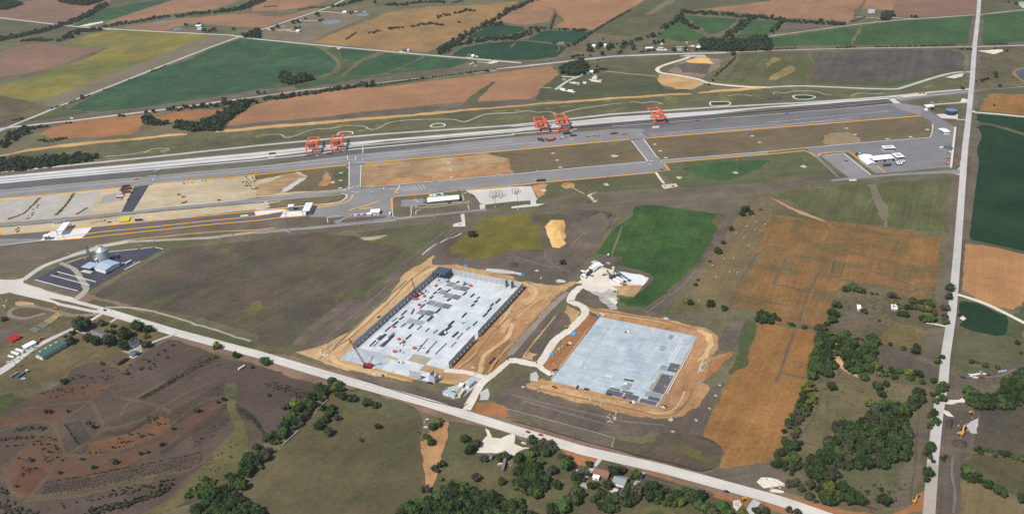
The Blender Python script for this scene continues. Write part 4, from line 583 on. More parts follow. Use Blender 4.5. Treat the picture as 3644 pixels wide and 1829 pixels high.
F(olive, 'd1 -40,80 110,90 250,180 0,310 -40,330', 5, 1.5); F(fm('nursery_grass', (78,84,48), (68,76,44), 30, .2, .14), 'd1 -40,150 120,100 270,165 0,300 -40,310', 6, 1.5); F(scrub, 'd1 -40,20 300,-60 480,30 250,160 100,90', 4, 2)
# crop lines inside the nursery
rowm = fm('nursery_row', (76,70,56), (68,64,50), 12, .25, .2)
for (x0,y0,x1,y1,x2,y2,n,dx,dy,wd) in ((1690,300,1980,130,2230,0,7,9,16,1.),(2310,215,2440,290,2560,420,8,6,16,1.),(1050,380,1300,300,1560,215,5,10,14,.8),(640,410,700,510,770,610,7,22,-6,1.),(1900,640,2080,500,2250,370,8,-4,-22,.9),(1560,700,1850,480,2200,215,3,12,12,.8),(420,1085,1100,960,1880,790,3,0,-26,.7),(1000,500,1300,450,1560,310,3,0,14,.8)):
    for k in range(n): ribbon('nursery_row', rowm, 'd1 %d,%d %d,%d %d,%d' % (x0+dx*k,y0+dy*k,x1+dx*k,y1+dy*k,x2+dx*k,y2+dy*k), wd, 8, True, .25)
# south centre pasture and homesteads
F(pasture, 'd2 760,80 1000,60 1400,180 1600,290 1640,370 1600,560 1640,800 1650,1050 1560,1300 1200,1420 -300,1420 0,870 300,610 620,250', 3); F(olive, 'd2 780,60 1450,210 1560,300 1300,350 900,250 760,130', 4, 4); F(MATS['orange_clay'], 'd2 1620,580 1700,500 1780,420 1840,350 1900,400 1880,500 1810,720 1830,800 1760,960 1700,1090 1640,1000 1650,760', 5, 1.5, 'dry_gully'); ribbon('dirt_track', lane_grass, 'd2 1590,380 1620,450 1590,560 1620,780 1650,980 1620,1110', 3, 6, True, .3)
F(fm('homestead_grass', (99,90,64), (86,84,56), 50, .2, .16, None, (108,94,66)), 'd2 1820,440 1900,380 2300,450 2576,520 d3 0,520 450,640 860,740 1280,870 1500,960 2100,1120 2500,1200 2536,1420 0,1420 d2 1200,1420 1560,1290 1720,1080 1800,760', 3, 1.5); F(chalk, 'd2 2250,450 2290,470 2320,540 2400,550 2536,500 d3 30,510 30,600 110,640 190,640 60,680 30,720 d2 2536,720 2400,700 2170,690 2230,560 2270,520', 6, 1.2, 'gravel_pad'); F(clay_red, 'd3 480,650 860,740 850,770 700,830 620,830 560,720', 5, 1.5, 'clay_verge'); F(clay_red, 'd3 1300,870 1500,930 1900,1050 2300,1160 2400,1170 2370,1240 2200,1180 1900,1110 1300,900', 5, 1., 'clay_verge'); F(soil_w, 'd3 1300,890 1800,1020 2000,1100 1960,1130 1500,990 1300,930', 6, 1, 'verge'); ribbon('driveway', gravel, 'd3 870,755 780,860 730,930', 4, 7, True); ribbon('driveway', gravel, 'd3 1290,880 1220,1000 1170,1080', 4, 7, True); F(gravel_d, 'd3 650,1000 740,930 760,1000 740,1040', 6, .8, 'farm_yard'); F(chalk, 'd3 970,1030 1100,1060 1080,1090 1000,1110 960,1060', 6, .6, 'farm_yard'); ribbon('driveway', gravel, 'd3 2410,1160 2360,1230 2320,1330', 7, 8, True); F(clay_red, 'd3 2260,1150 2400,1170 2350,1240 2290,1220', 7, 1, 'clay_verge'); F(clay_red, 'd3 2440,1170 2536,1190 d4 0,1190 200,1230 180,1290 d3 2536,1240', 5, 1, 'clay_verge')
F(fm('pond_rim', (110,100,66), (98,96,54), 20, .16, .12), 'd3 1240,1310 1330,1220 1450,1190 1570,1240 1640,1330', 5, 1.); F(green_lawn, 'd3 1320,1300 1380,1260 1480,1255 1520,1310', 6, 1.); F(clay_red, 'd4 0,1100 200,1120 420,1170 640,1230 1080,1290 700,1290 0,1110', 4, 1, 'clay_verge'); F(chalk, 'd3 2170,1160 2230,1150 2260,1200 2210,1260 2180,1220', 7, 1., 'rubble_patch')
F(lane_grass, 'd3 600,1230 800,1160 1000,1240 1300,1180 1100,1290 700,1290', 5, 2); F(green_lawn, 'd3 680,1200 720,1160 770,1180 720,1215', 6, 2)
# ponds and far gravel lots
for t in ('a2 655,232 700,212 780,203 840,206 852,218 820,232 740,245 680,242', 'a2 1000,150 1040,138 1125,135 1125,158 1070,168 1020,162', 'a2 245,262 270,256 298,262 285,275 250,272', 'a1 1715,300 1760,284 1830,284 1800,296 1740,308', 'a1 1510,230 1600,212 1710,210 1640,225 1540,236'): F(pond_m, t, 4, 0, 'pond')
for t in ('a1 780,265 900,235 1030,215 1030,228 880,262', 'a1 1060,292 1110,290 1100,300 1060,298', 'a2 838,130 900,122 920,132 860,138', 'a2 950,120 1020,112 1000,122', 'a2 1420,515 1520,502 1540,518 1460,526', 'a2 2090,570 2200,556 2220,570 2130,580', 'a2 2300,625 2400,605 2420,620 2340,640', 'a2 800,480 860,478 820,495', 'a2 1060,122 1100,116 1090,126', 'a3 1440,490 1530,485 1560,505 1460,508', 'a3 480,890 640,915 620,928 500,905', 'a3 580,820 680,825 660,842 580,832', 'a3 760,790 860,800 900,825 800,815', 'a3 500,760 660,768 640,775 500,768', 'a3 800,770 860,765 850,790 800,790', 'a3 1650,495 1760,490 1760,505 1660,508'): F(chalk, t, 4, .8, 'gravel_pad')
ribbon('driveway', chalk, 'a2 630,115 720,122 840,132', 4, 4); ribbon('driveway', chalk, 'a2 460,212 560,210 610,208', 4, 4); ribbon('driveway', chalk, 'a2 110,290 200,305 300,300 360,290', 5, 4, True); ribbon('driveway', chalk, 'a2 300,305 380,318 430,322', 4, 4); ribbon('driveway', gravel, 'a3 440,895 560,810 680,760 750,715', 7, 4, True); ribbon('driveway', chalk, 'a2 2130,645 2200,622 2330,632', 3, 4, True); ribbon('farm_fence_line', chalk, 'a4 905,172 1150,188', 3, 4); ribbon('farm_fence_line', chalk, 'a4 1250,175 1500,195', 3, 4); ribbon('dirt_track', gravel_d, 'a3 940,712 1200,740 1440,765', 3.5, 4, True); ribbon('dirt_track', gravel_d, 'a3 280,870 400,880', 4, 4); ribbon('driveway', chalk, 'a3 1640,470 1840,462 1860,440 1880,490', 3.5, 4)
F(scrub, 'a3 470,700 560,640 760,620 930,650 940,740 830,760 740,720 500,750', 2, 2)
TOPZ = stack_sheets()
# ================================================================== TREES
def leafmat(name, c, c2, dry=None):
    m, nt, b = newmat(name, .8, .15)
    geo = nt.nodes.new('ShaderNodeNewGeometry'); oi = nt.nodes.new('ShaderNodeObjectInfo')
    f = remap(nt, noise(nt, geo.outputs['Position'], 1/3.2, 3, .6), .32, .68)
    col = mixc(nt, f, rgb(c), rgb(c2))
    sv = nt.nodes.new('ShaderNodeVectorMath'); sv.operation = 'SCALE'; nt.links.new(col, sv.inputs[0]); nt.links.new(remap(nt, noise(nt, geo.outputs['Position'], 1/10., 2, .5), .3, .7, .62, 1.3), sv.inputs['Scale']); col = sv.outputs[0]
    hv = nt.nodes.new('ShaderNodeHueSaturation')
    nt.links.new(remap(nt, oi.outputs['Random'], 0, 1, .475, .515), hv.inputs['Hue'])
    nt.links.new(remap(nt, oi.outputs['Random'], 0, 1, .72, 1.28), hv.inputs['Value']); nt.links.new(col, hv.inputs['Color'])
    nt.links.new(hv.outputs[0], b.inputs['Base Color']); return m
LEAF = [leafmat('dark_leaves', (47,63,36), (64,82,43)), leafmat('green_leaves', (60,82,42), (82,104,50)), leafmat('yellow_green_leaves', (90,104,46), (118,124,54)), leafmat('grey_leaves', (68,72,52), (88,88,66)), leafmat('far_leaves', (48,62,46), (62,78,53)), leafmat('cedar_needles', (42,54,38), (56,70,46))]
bark = pm('bark', (96,82,68), .9)
def leaf_quad(V, F, c, nrm, s, R):
    t = nrm.orthogonal().normalized(); q = nrm.cross(t); a = R.uniform(0, 6.28)
    u = t*math.cos(a) + q*math.sin(a); w_ = nrm.cross(u); k = len(V); e = R.uniform(.6, 1.3)
    for i, j in ((-1,-.6),(.2,-1),(1,.5),(-.3,1)): V.append(tuple(c + u*s*i*e + w_*s*j)); 
    F.append((k, k+1, k+2, k+3))
def crown(R, lobes, per, ls, tall, kind=0):
    "unit-radius crown standing on z=0: leaf clumps spread over and through several lobes"
    V, F = [], []; L = []
    for i in range(lobes):
        a = 6.28*i/lobes + R.uniform(-.6, .6); d = R.uniform(.35, .62) if i else 0.
        h = R.uniform(.3, 1.)
        if kind == 1: d *= (1-h)*1.1
        L.append((Vector((d*math.cos(a), d*math.sin(a), tall*(.32 + .42*h*(1-.35*d)))), R.uniform(.34, .5)*(1 if i else 1.25)*(1-.45*h if kind == 1 else 1)))
    for c, r in L:
        k = len(V)                                  # dark twiggy heart of the lobe
        for z in (-.75, 0, .75):
            for j in range(5):
                q = 1.257*j; rr = r*.66*math.sqrt(max(.05, 1-z*z*.9)); V.append((c.x+rr*math.cos(q), c.y+rr*math.sin(q), c.z+z*r*.75*tall))
        for z in range(2):
            for j in range(5): F.append((k+z*5+j, k+z*5+(j+1) % 5, k+z*5+5+(j+1) % 5, k+z*5+5+j))
        F.append((k+10, k+11, k+12, k+13, k+14))
        for _ in range(per):
            n = Vector((R.gauss(0,1), R.gauss(0,1), R.gauss(.25,1))).normalized()
            p = c + Vector((n.x*r, n.y*r, n.z*r*.8*tall))*R.uniform(.72, 1.08)
            if p.z < .12*tall: continue
            n2 = (n + Vector((R.gauss(0,.42), R.gauss(0,.42), R.gauss(.1,.42)))).normalized()
            leaf_quad(V, F, p, n2, ls*R.uniform(.6, 1.35), R)
    return V, F
RT = random.Random(11); CROWNS = {}; TRUNK = None
_raw = [crown(RT, RT.randint(6, 8), 85, .105, RT.uniform(1.25, 1.6)) for _ in range(7)] + [crown(RT, 7, 70, .1, 2.3, 1) for _ in range(2)]
for ti, m in enumerate(LEAF):
    for vi, (V, F) in enumerate(_raw):
        me = bpy.data.meshes.new('crown'); me.from_pydata(V, [], F); me.materials.append(m); me.update(); CROWNS[(ti, vi)] = me
tb = MB(); tb.cyl((0,0,-.1), (0,0,.75), .075, .045, 7)
for a in (.3, 1.7, 3.0, 4.4, 5.5): tb.cyl((0,0,.42), (.36*math.cos(a), .36*math.sin(a), .9), .035, .014, 5)
TRUNK = tb.mesh('trunk'); TRUNK.materials.append(bark)
TREES = []      # (pos, radius, tall, tone, cluster, single label or None, shape)
def mpp(px, py): return (ground(px+1, py) - ground(px, py)).length
def singles(code, rows, place, group=None):
    for row in rows:
        x, y, r, tone = row[:4]; px, py = to_photo(code, x, y); s = 2.7565 if code[0] == 'd' else 2.8 if code != 'D' else 1/1.41459
        R = r/s*mpp(px, py); q = ground(px, py, R*1.)
        TREES.append((Vector((q.x, q.y, 0)), R*1.22, RT.uniform(.85, 1.1), tone, place, row[4] if len(row) > 4 else None, RT.randrange(7) if tone != 5 else 7 + RT.randrange(2)))
def inside(p, P):
    c = False; j = len(P)-1
    for i in range(len(P)):
        if (P[i].y > p.y) != (P[j].y > p.y) and p.x < (P[j].x-P[i].x)*(p.y-P[i].y)/(P[j].y-P[i].y+1e-9)+P[i].x: c = not c
        j = i
    return c
def grove(txt, place, r=(3.6, 6.2), tones=(0,0,1), space=1.35):
    P = [ground(*p, 4.) for p in pts(txt)]; R = RT; acc = []; r = (r[0]*.85, r[1]*1.22); space *= .82
    x0, x1 = min(p.x for p in P), max(p.x for p in P); y0, y1 = min(p.y for p in P), max(p.y for p in P)
    for _ in range(int((x1-x0)*(y1-y0)/(r[0]*r[0])*2.2)+30):
        p = Vector((R.uniform(x0, x1), R.uniform(y0, y1), 0)); rr = R.uniform(*r)
        if not inside(p, P) or any((p-q).length < (rr+s)*space*.5 for q, s in acc): continue
        acc.append((p, rr)); TREES.append((p, rr, R.uniform(.85, 1.2), R.choice(tones), place, None, R.randrange(7)))
def treeline(txt, wd, place, r=(3.4, 5.6), tones=(0,0,1,3), gap=1.0):
    P = [ground(*p, 3.) for p in pts(txt)]; R = RT; r = (r[0]*.85, r[1]*1.2)
    for a, b in zip(P, P[1:]):
        L = (b-a).length; s = 0.; t = (b-a)/max(L, .01); q = Vector((-t.y, t.x, 0))
        while s < L:
            rr = R.uniform(*r); n = max(1, int(wd/(rr*2.1)))
            for i in range(n):
                o = (R.uniform(-.5, .5) if n == 1 else (i+.5)/n-.5+R.uniform(-.15, .15))*wd
                p = a + t*(s+R.uniform(-1, 1)) + q*o; TREES.append((Vector((p.x, p.y, 0)), rr*R.uniform(.8, 1.1), R.uniform(.8, 1.15), R.choice(tones), place, None, R.randrange(7)))
            s += rr*1.12*gap
FT = (4,4,0); W1 = 'distant trees'
for t in ('a1 -40,98 -40,10 120,2 210,40 60,88', 'a1 570,-10 1060,-10 950,22 850,50 700,38 600,18', 'a1 1720,1262 1740,1222 2000,1232 2140,1140 2300,1082 2400,1010 2500,1005 2400,1100 2250,1200 2180,1288 1860,1288', 'b1 1760,-10 2200,-10 1900,42', 'b1 -40,345 300,322 600,300 800,290 965,302 900,330 500,382 200,422 -40,438', 'a2 250,800 250,735 330,730 360,775 420,750 520,750 575,782 480,802 400,822 320,832', 'a3 1890,488 1890,420 2000,400 2350,390 2420,360 2540,368 2590,440 2590,490 2200,500', 'a3 470,690 560,630 720,600 770,650 750,720 640,740 500,722', 'a4 1148,150 1200,110 1262,138 1232,192 1168,192', 'a1 2410,365 2500,315 2590,300 2590,372', 'a1 1440,1225 1445,1170 1500,1168 1560,1200 1680,1222 1600,1235'): grove(t, W1, (4.5, 7.5), FT, 1.1)
for t, wd in (('a1 1050,40 960,100 840,165 700,225 560,262 430,305', 34), ('a1 430,305 250,345 0,392 -60,400', 46), ('a1 1010,290 900,305 780,302 720,345 660,385', 30), ('a1 1060,268 1150,245 1320,225 1500,190 1700,160', 18), ('a1 1760,168 1900,140 2050,130 2200,112', 24), ('a1 2200,112 2350,98 2480,55 2590,5', 40), ('a1 1700,1095 2000,1058 2350,1030 2560,1010', 15), ('a2 80,985 200,975 350,958 500,935 700,905 900,875 1100,850 1180,830', 15), ('b1 0,200 60,150 150,90 250,40 320,5', 30), ('a2 760,65 860,48 960,18 1060,-10', 22), ('a2 1300,50 1480,50 1540,32 1700,20 1880,25', 16), ('a2 2590,72 2480,130 2420,172 2340,205', 16), ('a2 2340,210 2200,288 2050,370 1960,420 1830,490', 20), ('a2 2340,240 2480,240', 18), ('a2 1820,505 1930,450 2100,420 2300,392 2576,370', 28), ('a3 0,385 120,345 260,300', 26), ('a3 1380,370 1455,328', 18), ('a3 1510,280 1640,198 1700,148', 18), ('a3 1700,120 1900,130 2050,140 2200,155', 24), ('a3 2200,155 2400,168 2576,180 a4 200,208 500,225 790,240', 20), ('a3 1690,180 1740,232 1850,292', 18), ('a3 2400,180 2300,242 2200,312 2150,370', 24), ('a4 170,215 110,270 60,322', 12), ('a3 0,95 100,48 240,-5', 20), ('a2 1830,535 1930,500', 22)): treeline(t, wd, W1, (4.2, 6.5), FT)
for t, wd, r in (('a1 560,402 640,400', 16, 4), ('a1 220,402 360,390 500,402', 26, 3), ('a1 680,1022 780,985 900,945', 5, 2.4), ('a1 500,1075 640,1040', 4, 1.8), ('a1 1030,890 1080,878', 4, 2), ('a1 1480,718 1560,690 1660,645', 4, 2), ('b1 380,135 500,140 670,108', 10, 3), ('a2 1960,22 2080,8', 5, 3), ('a2 1120,328 1200,315 1250,300', 12, 3.2), ('a2 1320,282 1480,270', 9, 3.4), ('a2 1550,262 1650,242 1760,230 1870,250', 16, 3.6), ('a2 1800,178 1880,150 1930,145', 16, 4.4), ('a2 1975,132 2040,125', 12, 4.6), ('a2 2050,112 2120,100 2190,108', 14, 4.6), ('a2 1190,850 1500,800 1660,775 1800,758 2100,722 2320,695', 4, 2), ('a3 800,312 740,362 650,432', 8, 3.4), ('a3 820,310 900,255 1060,165 1190,90', 5, 2.4), ('a3 170,272 330,282', 9, 4), ('a3 480,290 560,292', 9, 3.8), ('a3 610,300 740,302', 9, 3.8), ('a3 390,272 440,140', 4, 2.), ('a4 100,482 300,476', 4, 2), ('a4 700,470 900,465', 5, 2.6), ('a4 1100,460 1500,454 1900,442', 3, 2), ('a4 2200,436 2400,432', 4, 2.4), ('a4 1940,482 2060,490', 6, 3.2), ('a4 2120,805 2240,785', 10, 3), ('a3 1280,512 1430,500', 8, 3.4), ('a3 1420,430 1550,410', 18, 3.8), ('a3 600,562 720,548', 9, 4), ('a3 1060,525 1120,512', 9, 4), ('a3 2030,750 2190,610 2240,560', 5, 1.8), ('a2 960,15 1040,5', 10, 4), ('a2 90,65 220,60', 5, 2.4), ('a2 430,95 560,70 680,70', 5, 2.4), ('a2 1000,320 900,390', 4, 2.), ('a3 870,690 960,690', 9, 3.2), ('a1 130,1195 230,1170', 12, 3), ('a1 240,1275 480,1258', 8, 4), ('a4 850,212 1000,165', 3, 1.6)): treeline(t, wd, W1, (r*.75, r*1.2), FT, 1.15)
singles('a1', [(1850,245,18,4),(1980,243,20,4),(2035,300,24,4),(2085,305,20,4),(2130,290,24,4),(2325,285,18,4),(810,955,16,4),(1280,796,9,4),(1460,1115,18,4),(1530,1106,20,4),(1665,1082,18,4),(1190,1145,16,4),(1225,1150,18,4),(2215,982,16,4),(2238,986,16,4),(1185,1150,14,4),(660,1222,12,4),(700,1220,12,4)], W1)
singles('a2', [(612,140,24,4),(495,183,14,4),(375,215,22,4),(415,208,22,4),(220,262,20,4),(170,290,22,4),(1192,22,18,4),(2022,220,14,4),(1340,278,18,4),(1660,775,18,4),(2140,720,12,4),(2310,702,16,4),(1150,840,26,4),(25,920,22,4),(85,918,16,4),(400,275,18,4),(935,125,16,4),(2190,615,14,4),(2355,585,12,4),(640,205,12,4)], W1)
singles('a3', [(775,450,28,4),(800,490,30,4),(770,490,24,4),(885,440,32,4),(860,470,18,4),(938,430,14,4),(980,450,36,4),(960,480,24,4),(912,385,12,4),(905,528,26,4),(785,552,16,4),(1055,435,14,4),(1115,430,34,4),(1105,460,26,4),(1190,420,30,4),(1220,470,30,4),(1250,385,24,4),(1285,385,20,4),(1615,488,26,4),(1740,488,28,4),(1845,490,20,4),(2215,528,28,4),(565,448,22,4),(625,438,18,4),(425,428,14,4),(385,280,14,4),(840,700,28,4),(850,660,14,4),(690,298,16,4),(740,298,14,4),(860,600,10,4),(2010,800,14,4),(1970,840,12,4),(1625,445,8,4)], W1)
singles('a4', [(1280,152,18,4),(1450,160,16,4),(1490,160,22,4),(2290,480,14,4),(2402,506,16,4),(2290,720,26,4),(2300,755,24,4),(2335,850,20,4),(1960,870,26,4),(2500,30,22,4),(2420,18,14,4),(2440,600,8,4),(2280,1048,12,4)], W1)
# ---- trees near enough to tell apart
singles('b3', [(2330,812,42,0,'large dark tree at the head of the row along the mown hay field'),(2300,860,34,0,'dark tree below the large one at the north corner of the mown hay field'),(2390,858,28,0,'small rounded tree right of the large one at the hay field corner'),(2190,1012,26,0,'dark bush midway along the brown strip west of the hay field'),(2112,1152,22,0,'small dark bush on the west edge of the mown hay field'),(2060,1225,40,0,'round dark tree on the west edge of the mown hay field'),(2480,822,18,2)], 'trees at the hay field')
singles('c3', [(512,88,28,0,'dark bush alone on the bare soil below the sand pile'),(1980,82,14,0),(1835,310,22,0),(1858,266,14,1),(1778,488,30,0,'dark tree in the yellow weeds at the west corner of the hay field'),(1735,475,26,2,'yellow green bush beside the dark tree at the hay field corner'),(1985,497,40,0,'round dark tree standing alone in the south end of the hay field'),(2116,540,34,0,'dark tree at the corner between hay field and ripe crop')], 'trees at the hay field')
singles('b2', [(2155,1060,38,3,'grey green bush in the grass left of the goldenrod meadow')], 'meadow')
grove('c3 2425,640 2450,600 2576,600 c4 20,585 100,600 150,660 60,695 -10,680 c3 2520,675', 'clump between the two ripe fields', (3., 5.), (0,0,1))
singles('c4', [(265,707,28,0,'rounded bush right of the clump between the two ripe fields'),(230,700,14,0),(387,732,26,0,'rounded bush by the dirt lane end between the two ripe fields'),(800,350,36,0,'broad dark tree at the left of the clump in the ripe field corner'),(862,320,44,1,'tallest tree of the clump in the ripe field corner'),(905,360,34,3,'grey green tree in the middle of the clump in the ripe field corner'),(965,365,38,1,'bright green tree at the right of the clump in the ripe field corner'),(880,345,30,2),(1060,400,18,3),(1110,405,16,3),(1262,412,44,3,'grey green tree below the ripe field, left of three'),(1322,440,22,3),(1290,487,36,2,'bright yellow green tree above the white trailers'),(1465,470,38,3,'pointed dark tree left of the roadside copse'),(1545,485,24,0),(1580,480,26,0),(1640,498,44,1,'round green tree at the top right of the roadside copse'),(1410,535,30,0),(1450,535,30,0),(1490,540,28,3),(1530,550,24,3),(1570,555,30,3),(1620,555,36,2),(1680,575,30,3),(1400,602,38,0,'dark round tree on the left of the roadside copse'),(1342,603,30,0),(1690,600,28,3),(1560,645,36,0),(1600,660,36,1),(1650,650,44,1,'broad green tree at the bottom of the roadside copse'),(1690,655,28,0),(1842,338,46,0,'big dark tree overhanging the county road, northernmost of the roadside row'),(1830,432,38,0,'round dark tree on the county road verge, second of the row'),(1790,535,44,3,'olive tree on the county road verge, third of the row'),(1790,620,34,3,'olive tree on the county road verge, fourth of the row'),(1798,675,40,1,'bright green tree at the south end of the county road row'),(708,503,46,1,'round green tree on the ripe field edge, top of the creek belt'),(660,585,46,0,'dark tree on the ripe field edge below the round green one'),(705,610,36,0),(665,655,46,0,'dark tree in the creek belt left of the bare ground'),(610,700,26,0),(985,567,38,0,'dark round tree beside the small white shed in the paddock'),(530,735,44,3,'grey green tree at the west end of the creek belt'),(580,745,40,3),(920,850,18,0),(965,860,14,0),(1245,902,24,0,'small dark bush north of the ploughed plot, left one'),(1375,940,30,1,'round green bush north of the ploughed plot, right one'),(1498,965,46,5,'tall pointed cedar beside the ploughed plot'),(1510,915,34,5),(1765,1028,28,0,'dark bush against the county road by the ploughed plot'),(1715,1065,40,1),(1330,540,22,2),(760,620,10,0),(800,625,10,0),(1135,672,16,3)], 'paddock and creek belt')
for t, nm in (('c4 520,830 560,780 640,770 690,870 640,900 660,980 640,1080 700,1070 720,1110 640,1150 640,1200 540,1220 430,1240 440,1160 470,1000 500,900', 'west arm of the creek belt'), ('c4 690,810 800,780 850,850 900,960 880,1030 780,1060 720,1010 710,900', 'middle arm of the creek belt'), ('c4 985,880 1040,820 1100,860 1100,960 1090,1090 1050,1140 960,1180 860,1190 800,1130 860,1050 960,1000', 'east arm of the creek belt')): grove(t, nm, (3.8, 5.6), (0,0,1,1), 1.15)
treeline('c4 1050,1150 1150,1170 1300,1200 1450,1220 1590,1262', 14, 'hedge below the ploughed plot', (3.2, 4.8), (0,1,0,2)); singles('c4', [(985,1222,48,1,'round green tree below the east arm of the creek belt'),(720,1200,14,2),(2060,1075,30,3,'left bush of four north of the parked machines'),(2118,1088,18,3,'smallest bush of four north of the parked machines'),(2195,1112,32,3,'third bush of four north of the parked machines'),(2310,1130,28,3,'right bush of four north of the parked machines'),(2510,885,30,0,'dark bush on the east meadow edge near the farm lane'),(2545,990,20,3),(2400,740,10,0)], 'trees east of the county road')
grove('c4 2370,1290 2400,1240 2500,1190 2660,1120 d4 2660,150 2350,240 2100,245 1970,185 1950,90 2050,75 2100,120 2250,110 2330,60', 'wood east of the county road', (3.6, 5.8), (0,0,1), 1.15)
treeline('d4 440,20 430,120 440,180', 18, 'north part of the field edge belt', (3.6, 5.), (0,1,2)); treeline('d4 400,170 350,230 325,300 290,380 260,450 240,510', 18, 'middle part of the field edge belt', (3.2, 4.6), (0,1,3)); treeline('d4 250,560 235,640 200,720 210,800 150,830', 22, 'south part of the field edge belt', (3.4, 5.2), (0,1,0))
singles('d4', [(655,30,48,0,'low round dark bush alone in the wood pasture'),(1100,30,50,0,'dark round tree at the top of the wood pasture'),(1185,10,34,0),(1145,110,42,0,'dark round bush below the one at the top of the wood pasture'),(1020,200,46,2,'pale green tree at the north tip of the big wood'),(935,90,8,0),(1620,620,54,0,'big dark tree on the county road verge beside the mud patch'),(1600,880,50,0,'big dark tree on the county road verge, lower of two'),(1590,950,34,0),(1170,1140,64,0,'large dark round tree alone near the main road junction'),(1140,1040,24,0),(1390,630,42,2),(1000,1060,22,3),(430,1000,46,3),(355,1040,36,3),(100,790,46,0),(330,810,40,0),(2110,955,30,0),(2195,992,50,0,'dark round tree in the hedge end on the tan field'),(2310,1060,56,0,'largest round tree of the hedge end on the tan field'),(2255,1020,36,1),(2525,1130,50,0,'dark tree at the right picture edge on the tan field'),(235,1235,36,3,'thin grey tree on the south verge of the main road'),(310,1262,34,3,'pale bare topped tree on the south verge of the main road'),(1740,740,30,0),(1770,720,20,0),(0,1250,40,0)], 'wood pasture')
treeline('d4 1690,-10 1690,120 1672,200', 12, 'county road row above the tan gravel patch', (3.6, 5.), (0,1,0)); treeline('d4 1652,275 1655,360 1648,450', 9, 'county road row by the mud patch', (2.8, 4.), (0,1,3)); treeline('d4 1620,680 1625,760', 6, 'county road row south', (2.6,3.6), (0,3))
grove('d4 680,400 760,370 820,420 900,380 1010,330 1030,250 1120,200 1300,230 1420,170 1500,100 1560,180 1480,230 1350,270 1380,350 1420,450 1400,560 1430,640 1390,720 1200,780 1180,830 950,820 740,820 720,900 640,920 560,950 380,900 380,820 400,740 560,690 600,560 690,520', 'big wood west of the county road', (3.6, 6.), (0,0,0,1,3), 1.12)
grove('d4 480,1070 560,960 640,980 650,1050 620,1100 600,1150 560,1160', 'clump at the main road bend', (3.8, 5.6), (1,2,0)); grove('d4 690,1040 760,1010 850,1070 940,1080 980,1160 800,1170 620,1190 690,1120', 'clump right of the main road bend', (3.8, 5.8), (0,0,1)); grove('d4 380,1080 450,1060 500,1150 410,1090', 'clump at the main road bend', (3, 4.5), (3,1)); grove('d4 210,950 340,950 350,1000 240,990', 'bare trees by the rubble', (2.5,3.6), (3,))
treeline('d4 2060,630 2200,668 2400,712 2560,750', 9, 'hedge between the brown and tan fields', (2.6, 3.6), (0,0,1)); grove('d4 1920,890 1940,815 2000,850 2100,880 2125,935 2000,955', 'clump at the hedge end on the tan field', (3, 4.6), (0,0,1))
# south centre
for t, nm in (('d3 40,770 110,720 200,700 280,760 300,850 350,960 320,1050 220,1120 150,1080 30,1000 40,850', 'thicket left of the red roofed house'), ('d3 200,630 320,580 430,600 440,640 330,690 220,690', 'grey thicket by the white gravel lot'), ('d3 610,900 700,860 740,920 660,990 600,960', 'clump on the drive of the red roofed house'), ('d3 520,1060 640,1050 720,1100 640,1170 540,1160', 'clump below the drive of the red roofed house'), ('d3 780,1130 860,1060 980,1100 960,1200 850,1220', 'clump below the red roofed house'), ('d3 950,1140 1100,1080 1280,1040 1300,1110 1150,1200 960,1250', 'belt below the grey garage'), ('d3 1290,1040 1380,1020 1440,1080 1380,1150 1310,1120', 'belt below the grey garage'), ('d3 340,1210 480,1140 540,1240 400,1290', 'clump near the bottom left of the homestead'), ('d3 -30,1120 100,1150 130,1230 0,1300', 'bottom wood'), ('d3 1880,1240 2000,1200 2130,1180 2150,1290 1900,1300', 'clump beside the rubble by the main road')):
    grove(t, nm, (3.4, 5.4), (3,3,0) if 'grey' in nm else (0,0,1,3) if 'clump' in nm else (0,1,2,0), 1.2)
grove('d2 1400,1310 1520,1180 1700,1115 1780,1040 1950,1020 2150,1085 2400,1150 2536,1180 d3 60,1250 200,1290 d3 200,1420 d2 1300,1420', 'bottom wood', (3.8, 5.8), (0,0,0,1), 1.12)
treeline('d3 1480,1130 1600,1085 1700,1130 1830,1175 1960,1150', 26, 'belt along the homestead paddock', (4., 5.8), (1,0,0,2)); treeline('d3 1450,1140 1560,1180', 12, 'belt along the homestead paddock', (3.,4.5), (0,1))
singles('d3', [(198,548,48,3,'olive tree beside the main road at the white gravel lot'),(545,805,62,1,'big green tree on the red clay verge'),(490,715,34,3),(565,735,34,3),(400,860,48,3),(765,790,40,0,'round dark tree beside the drive of the red roofed house'),(1015,860,62,0,'big dark tree on the lawn behind the red roofed house'),(1090,855,38,3),(1212,900,54,1,'big green tree beside the right hand drive'),(780,1000,40,0),(830,1000,30,0),(940,1000,46,0,'dark tree between red roofed house and grey garage'),(1152,1018,48,0,'dark round tree at the right end of the grey garage'),(440,1000,44,0),(870,1060,36,1),(1075,930,8,0),(1120,935,8,0),(2270,1265,46,2),(2400,1252,40,3),(400,590,30,3)], 'homestead')
H2 = 'hedgerow between nursery and pasture'
treeline('d2 830,20 700,40 620,125 540,190 470,240 420,300 360,360 280,440 220,500 140,570', 22, H2, (3.6, 5.2), (0,0,1,2)); treeline('d2 60,660 0,710 -60,790', 24, H2, (3.8, 5.4), (0,3,1)); treeline('d2 20,820 40,790', 10, H2, (3, 4), (2,3)); treeline('d2 440,340 420,400 500,300', 10, H2, (3.4, 4.4), (3,3))
treeline('d2 836,30 700,55 625,140 545,205 470,260 400,330 350,385 270,455 210,515 135,585', 12, H2, (3.4, 5.), (0,0,0,1), .8)
